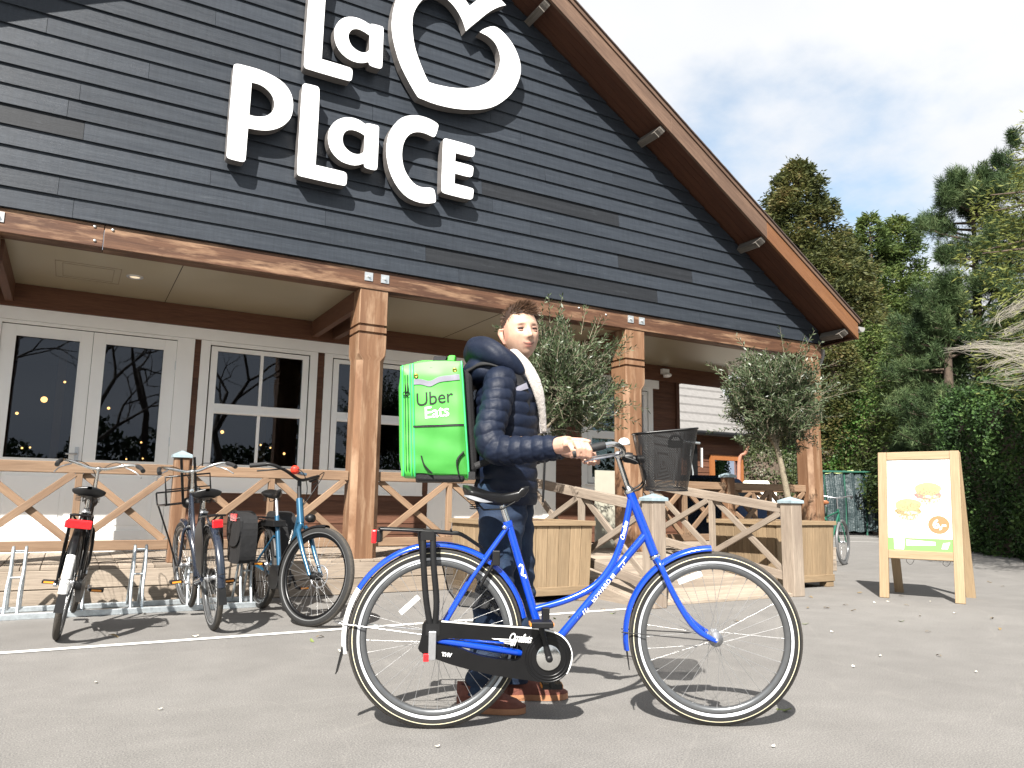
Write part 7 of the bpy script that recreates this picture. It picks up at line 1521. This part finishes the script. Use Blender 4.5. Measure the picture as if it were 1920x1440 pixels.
# ivy mound and lower growth
def mound(name, lab, cat, cen, R3, n, cols, leaf, seed, kindn='ivy_leaves', core=True):
    t = thing(name, lab, cat, (cen[0], cen[1], 0)); rg = np.random.default_rng(seed); u = unit(rg.normal(size=(n, 3))); u[:, 2] = np.abs(u[:, 2])*1.0-.08
    f = 1+.13*np.sin(u[:, 0]*6+seed)*np.sin(u[:, 2]*7)+.09*np.sin(u[:, 1]*11+u[:, 2]*9)+.06*np.sin(u[:, 0]*19+u[:, 1]*23); rr = f*rg.uniform(.86, 1.04, n)
    P_ = np.array(cen)+u*np.array(R3)*rr[:, None]; P_[:, 2] = np.maximum(P_[:, 2], .03); leaves('foliage', leafmat(kindn, cols, .25, 1.0, .55, .25), t, P_, unit(u*.7+rg.normal(size=(n, 3))*.7+np.array([0, 0, -.15])), leaf[0], leaf[1], rg, kind='stuff')
    if core: q = MB(); q.ball(cen, 1, 24, 14, 0, tuple(r*.86 for r in R3)); q.build('branches', BK, t)
    return t
c = farg(1668, 31.0); mound('ivy_mound', 'bright green ivy-covered mound above the tarpaulin fence', 'ivy', (c.x, c.y, 2.0), (2.7, 1.8, 3.4), 26000, [(.010, .028, .008), (.035, .085, .018), (.085, .17, .035), (.16, .26, .07)], (.10, .085), 3)
c = farg(1560, 30.5); mound('shrub', 'low ivy-green shrub between porch post and tarpaulin fence', 'shrub', (c.x, c.y, 1.4), (2.2, 1.4, 2.4), 14000, [(.010, .028, .008), (.035, .08, .018), (.08, .15, .035)], (.10, .085), 4)
c = farg(1745, 29); mound('shrub', 'olive-green shrub filling the gap behind the A-frame sign', 'shrub', (c.x, c.y, 1.0), (2.6, 2.0, 3.2), 18000, [(.012, .022, .006), (.045, .06, .015), (.10, .12, .03)], (.10, .07), 6)
c = farg(1432, 24.0); mound('shrub', 'blossoming shrub beside the annex corner', 'shrub', (c.x, c.y, .8), (1.3, 1.0, 1.9), 9000, [(.02, .03, .01), (.06, .08, .025), (.26, .25, .20)], (.08, .06), 8)
# hedge
HG = thing('clipped_hedge', 'tall dark clipped hedge closing the yard on the right', 'hedge', tuple(on_z(1850, 1042)))
h0 = farg(1752, 19.5); hdir = V(.78, -.62, 0); hdir = (on_z(1935, 1052)-on_z(1795, 1031)); hdir.z = 0; hdir.normalize(); hn = V(hdir.y, -hdir.x, 0)
if hn.dot(V(-1, -1, 0)) < 0: hn = -hn
h0 = on_z(1768, 1028); h0.z = 0; HLn, HH, HT_ = 9.0, 3.5, 2.4; rg = np.random.default_rng(9)
def hp_(u, v, w): return (np.array(h0)[None]+np.array(hdir)[None]*u[:, None]+np.array([[0, 0, 1.]])*v[:, None]-np.array(hn)[None]*w[:, None])
def lump(u, v): return .10*np.sin(u*3.1+v*2.3)+.07*np.sin(u*7.3-v*5.1+1)+.045*np.sin(u*15+v*13)
n = 34000; u = rg.uniform(-.1, HLn, n); v = HH*rg.uniform(0, 1, n); edge = np.minimum(1, np.minimum((HH-v)/.7, (u+.3)/.9)); w = -lump(u, v)+.55*(1-np.sqrt(np.clip(edge, 0, 1)))+rg.uniform(-.05, .22, n); P1 = hp_(u, v, w)
n2 = 16000; u2 = rg.uniform(-.1, HLn, n2); w2 = rg.uniform(.2, HT_, n2); P2 = hp_(u2, HH-.05+lump(u2, w2)+rg.uniform(-.15, .08, n2)-.5*np.clip(1-(u2+.2)/.8, 0, 1)**2, w2)
n3 = 9000; v3 = HH*rg.uniform(0, .97, n3); w3 = rg.uniform(.1, HT_, n3); P3 = hp_(-.12+lump(w3, v3)*.8+rg.uniform(-.06, .15, n3), v3, w3)
PP_ = np.concatenate([P1, P2, P3]); nrm_ = np.concatenate([np.tile(np.array(hn), (n, 1)), np.tile([0, 0, 1.], (n2, 1)), np.tile(-np.array(hdir), (n3, 1))])
leaves('foliage', leafmat('hedge_leaves', [(.008, .018, .006), (.022, .048, .014), (.05, .10, .026), (.12, .18, .05)], .15, 1.1, .6, .2), HG, PP_, unit(nrm_*.5+rg.normal(size=nrm_.shape)*.75+np.array([0, 0, .25])), .075, .05, rg, kind='stuff')
q = MB(); A_0 = h0+hdir*.15-hn*.28; q.hexa([A_0, A_0-hn*1.9, A_0-hn*1.9+V(0, 0, HH-.3), A_0+V(0, 0, HH-.45)-hn*.15, A_0+hdir*HLn, A_0+hdir*HLn-hn*1.9, A_0+hdir*HLn-hn*1.9+V(0, 0, HH-.3), A_0+hdir*HLn+V(0, 0, HH-.45)-hn*.15]); flipfix(q.build('hedge_core', BK, HG))  # unseen dark solid added inside the leaves to block light coming through
# far woodland closing the horizon
def wood_mass(px0, px1, D, ht, n, seed, lab='woodland'):
    rg = np.random.default_rng(seed); px = rg.uniform(px0, px1, n); C_ = np.empty((n, 3)); hh = ht*(.75+.22*np.sin(px/37.)+.15*np.sin(px/13.+2)); z = hh*rg.uniform(0, 1, n)**.8
    for i in range(n):
        d = CR*((px[i]-960)/FPX)+CF; k = (D+rg.uniform(-2.5, 2.5))/math.hypot(d.x, d.y); C_[i] = (d.x*k, d.y*k, z[i])
    return leaves('woodland', leafmat('woodland_foliage', GRN, .2, .3, .6, .2), None, C_, rg.normal(size=(n, 3)), .32, .16, rg, kind='stuff')
wm = wood_mass(1250, 2500, 48, 6.2, 26000, 77)

# ================================================================== TREES BEHIND THE CAMERA (mirrored in the glass)
def bare_tree(x, y, h, seed, lab):
    t = thing('bare_tree', lab, 'tree', (x, y, 0), 'leafless trees facing the restaurant'); rnd_ = random.Random(seed); q = MB(); tw = MB()
    def grow(mb, p, d, L, r, lv):
        n_ = 3; pts = [p]; 
        for i in range(n_): d = (d+V(rnd_.gauss(0, .13), rnd_.gauss(0, .13), rnd_.gauss(.03, .08))).normalized(); p = p+d*(L/n_); pts.append(p)
        mb.tube(pts, [r, r*.85, r*.72, r*.6], 6 if lv < 2 else 4, cap=False)
        if lv < 5:
            for k in range(rnd_.choice((2, 3, 3) if lv < 4 else (2, 2, 3))):
                a = rnd_.uniform(0, 6.28); b_ = rnd_.uniform(.35, .85); _, s, u_ = basis(d); nd = (d*math.cos(b_)+(s*math.cos(a)+u_*math.sin(a))*math.sin(b_)).normalized(); grow(tw, pts[-1] if k < 2 else pts[-2], nd, L*rnd_.uniform(.62, .8), r*.55, lv+1)
    grow(q, V(x, y, 0), V(0, 0, 1), h*.30, .20, 0); q.build('trunk', BK, t); tw.build('branches', BK, t, kind='stuff')
for i, (x, y, h) in enumerate(((-3.4, -15, 13), (-.2, -13.5, 11), (2.6, -16, 14), (5.6, -14, 12), (8.8, -15.5, 13), (12.6, -14, 12), (16.5, -16, 13), (22, -16, 13), (-8, -17, 13))):
    bare_tree(x, y, h, 50+i, 'leafless tree facing the porch, number of main limbs forking low' if False else ['bare tree opposite the left glazed door', 'slender bare tree opposite the right glazed door', 'large bare tree opposite the first porch window', 'bare tree opposite the second porch window', 'bare tree opposite the middle doors', 'bare tree opposite the right-hand porch window', 'bare tree opposite the porch corner', 'bare tree farthest to the right behind the viewer', 'bare tree farthest to the left behind the viewer'][i])
rg = np.random.default_rng(88); n = 30000; xx = rg.uniform(-22, 34, n); zz = rg.uniform(0, 1, n)**.8*(3.2+.7*np.sin(xx*.9)+.5*np.sin(xx*2.3)); leaves('shrubbery', leafmat('shrubbery_foliage', [(.006, .012, .005), (.02, .035, .012), (.05, .075, .02)], .2, .5), None, np.stack([xx, -18+rg.uniform(-1.5, 1.5, n), zz], 1), rg.normal(size=(n, 3)), .30, .18, rg, kind='stuff')

# ================================================================== SMALL THINGS ON THE GROUND
lfm = plain('dry_leaf', (.17, .12, .055), .8, 0, .3, 30); lfg = plain('fallen_green_leaf', (.16, .20, .06), .6, 0, .2, 30); lfp = plain('pale_petal', (.55, .52, .44), .8, 0, .1)
def leafmesh(seed, m_, w=.5):
    q = MB(); q.grid(lambda u, v: V((v-.5), (u-.5)*w*math.sin(math.pi*(.04+.92*v)), .22*abs(u-.5)*(1 if seed % 2 else .5)+.16*math.sin(v*4+seed)), 3, 6); o = q.mesh('fallen_leaf', m_); return o
LM = [leafmesh(0, lfm), leafmesh(1, lfm, .7), leafmesh(2, lfg, .5), leafmesh(3, lfp, .7)]; rnd = random.Random(4)
spots = [(1505, 1105, 0, .05), (1612, 1112, 1, .05), (1520, 1120, 0, .05), (1600, 1145, 1, .045), (1640, 1130, 3, .03), (1665, 1128, 3, .03), (1690, 1118, 0, .05), (1700, 1135, 0, .04), (1725, 1155, 3, .03), (1745, 1128, 3, .025), (1550, 1140, 1, .05), (1585, 1135, 0, .05), (1855, 1092, 1, .05), (1880, 1100, 0, .04), (1790, 1150, 3, .03), (1860, 1160, 0, .05), (1470, 1332, 2, .075), (1510, 1170, 2, .05), (1690, 1165, 2, .05), (1070, 1157, 1, .06), (1150, 1150, 2, .06), (1040, 1160, 2, .045), (1380, 1165, 0, .05), (1130, 1143, 0, .05), (600, 1065+130, 0, .06), (213, 1194, 0, .07), (365, 1193, 3, .05), (585, 1202, 2, .05), (120, 1158, 1, .05), (270, 1151, 1, .05), (640, 1222, 3, .05), (1270, 1095, 2, .06), (1320, 1090, 2, .06), (1515, 1140, 0, .05), (1760, 1230, 0, .04), (1600, 1250, 3, .025), (1450, 1400, 3, .02), (300, 1330, 3, .02), (180, 1280, 3, .025), (820, 1400, 3, .02), (1650, 1230, 3, .025), (1740, 1185, 0, .04), (1830, 1260, 3, .02), (1560, 1185, 3, .03), (620, 1110, 0, .05), (1875, 1180, 0, .045), (690, 1128, 0, .05)]
for i, (px, py, k, sz) in enumerate(spots):
    p = on_z(px, py, .004); o = bpy.data.objects.new('fallen_leaf', LM[k]); COL.objects.link(o); o.location = p+V(0, 0, .003); o.rotation_euler = (rnd.uniform(-.2, .2), rnd.uniform(-.2, .2), rnd.uniform(0, 6.28)); o.scale = (sz, sz, sz*.8)
    tag(o, ['small curled brown leaf lying on the grey asphalt', 'broad brown leaf lying on the grey asphalt', 'green-yellow leaf lying on the grey asphalt', 'tiny pale petal lying on the grey asphalt'][k], 'leaf', ['curled brown leaves on the asphalt', 'broad brown leaves on the asphalt', 'green leaves on the asphalt', 'pale petals on the asphalt'][k])
# feathery dry grass close to the viewer at the right edge
GP = thing('dry_grass', 'pale feathery dry grass plumes leaning in at the right edge, close to the viewer', 'grass plume', tuple(farg(2150, 1.5))); rnd = random.Random(2); q = MB(); gb = farg(2150, 1.5)
def gp(px, py, D): return far(px, py, D)
tips = [((1768, 655), (1850, 650), (1960, 662)), ((1800, 640), (1865, 655), (1960, 690)), ((1835, 610), (1880, 590), (1960, 560)), ((1830, 690), (1880, 680), (1960, 668)), ((1850, 630), (1890, 622), (1960, 600)), ((1850, 705), (1890, 695), (1960, 690)), ((1835, 715), (1900, 712), (1975, 700)), ((1870, 590), (1900, 575), (1960, 545)), ((1850, 655), (1900, 652), (1960, 640))]
for ti, (a, b, c) in enumerate(tips):
    D = 1.35+.04*ti
    for k in range(26 if ti == 0 else 12):
        s = 4+10*rnd.random(); o = [rnd.gauss(0, s) for _ in range(4)]; e = rnd.uniform(0, 45) if k else 0
        q.tube(spline([gp(c[0]+60, c[1]+30+o[0]*1.6, D+.02), gp(c[0], c[1]+o[0]*1.4, D), gp(b[0], b[1]+o[1]*.8, D), gp(a[0]+e, a[1]+o[2]*.35, D-.01)], 4), [.0006]*6+[.0005]*4+[.0003]*2+[.00015], 3, cap=False)
    q.tube(spline([gb, gp(2150, 900, 1.5), gp(2080, 740, 1.45), gp(c[0]+50, c[1]+30, D+.02)], 6), .0018, 5, cap=False)
m_, n_, l_, p_ = newmat('dry_grass_fibre'); p_.inputs['Base Color'].default_value = (.36, .33, .28, 1); p_.inputs['Roughness'].default_value = .8; p_.inputs['Alpha'].default_value = .34
q.build('plumes', m_, GP, kind='stuff')
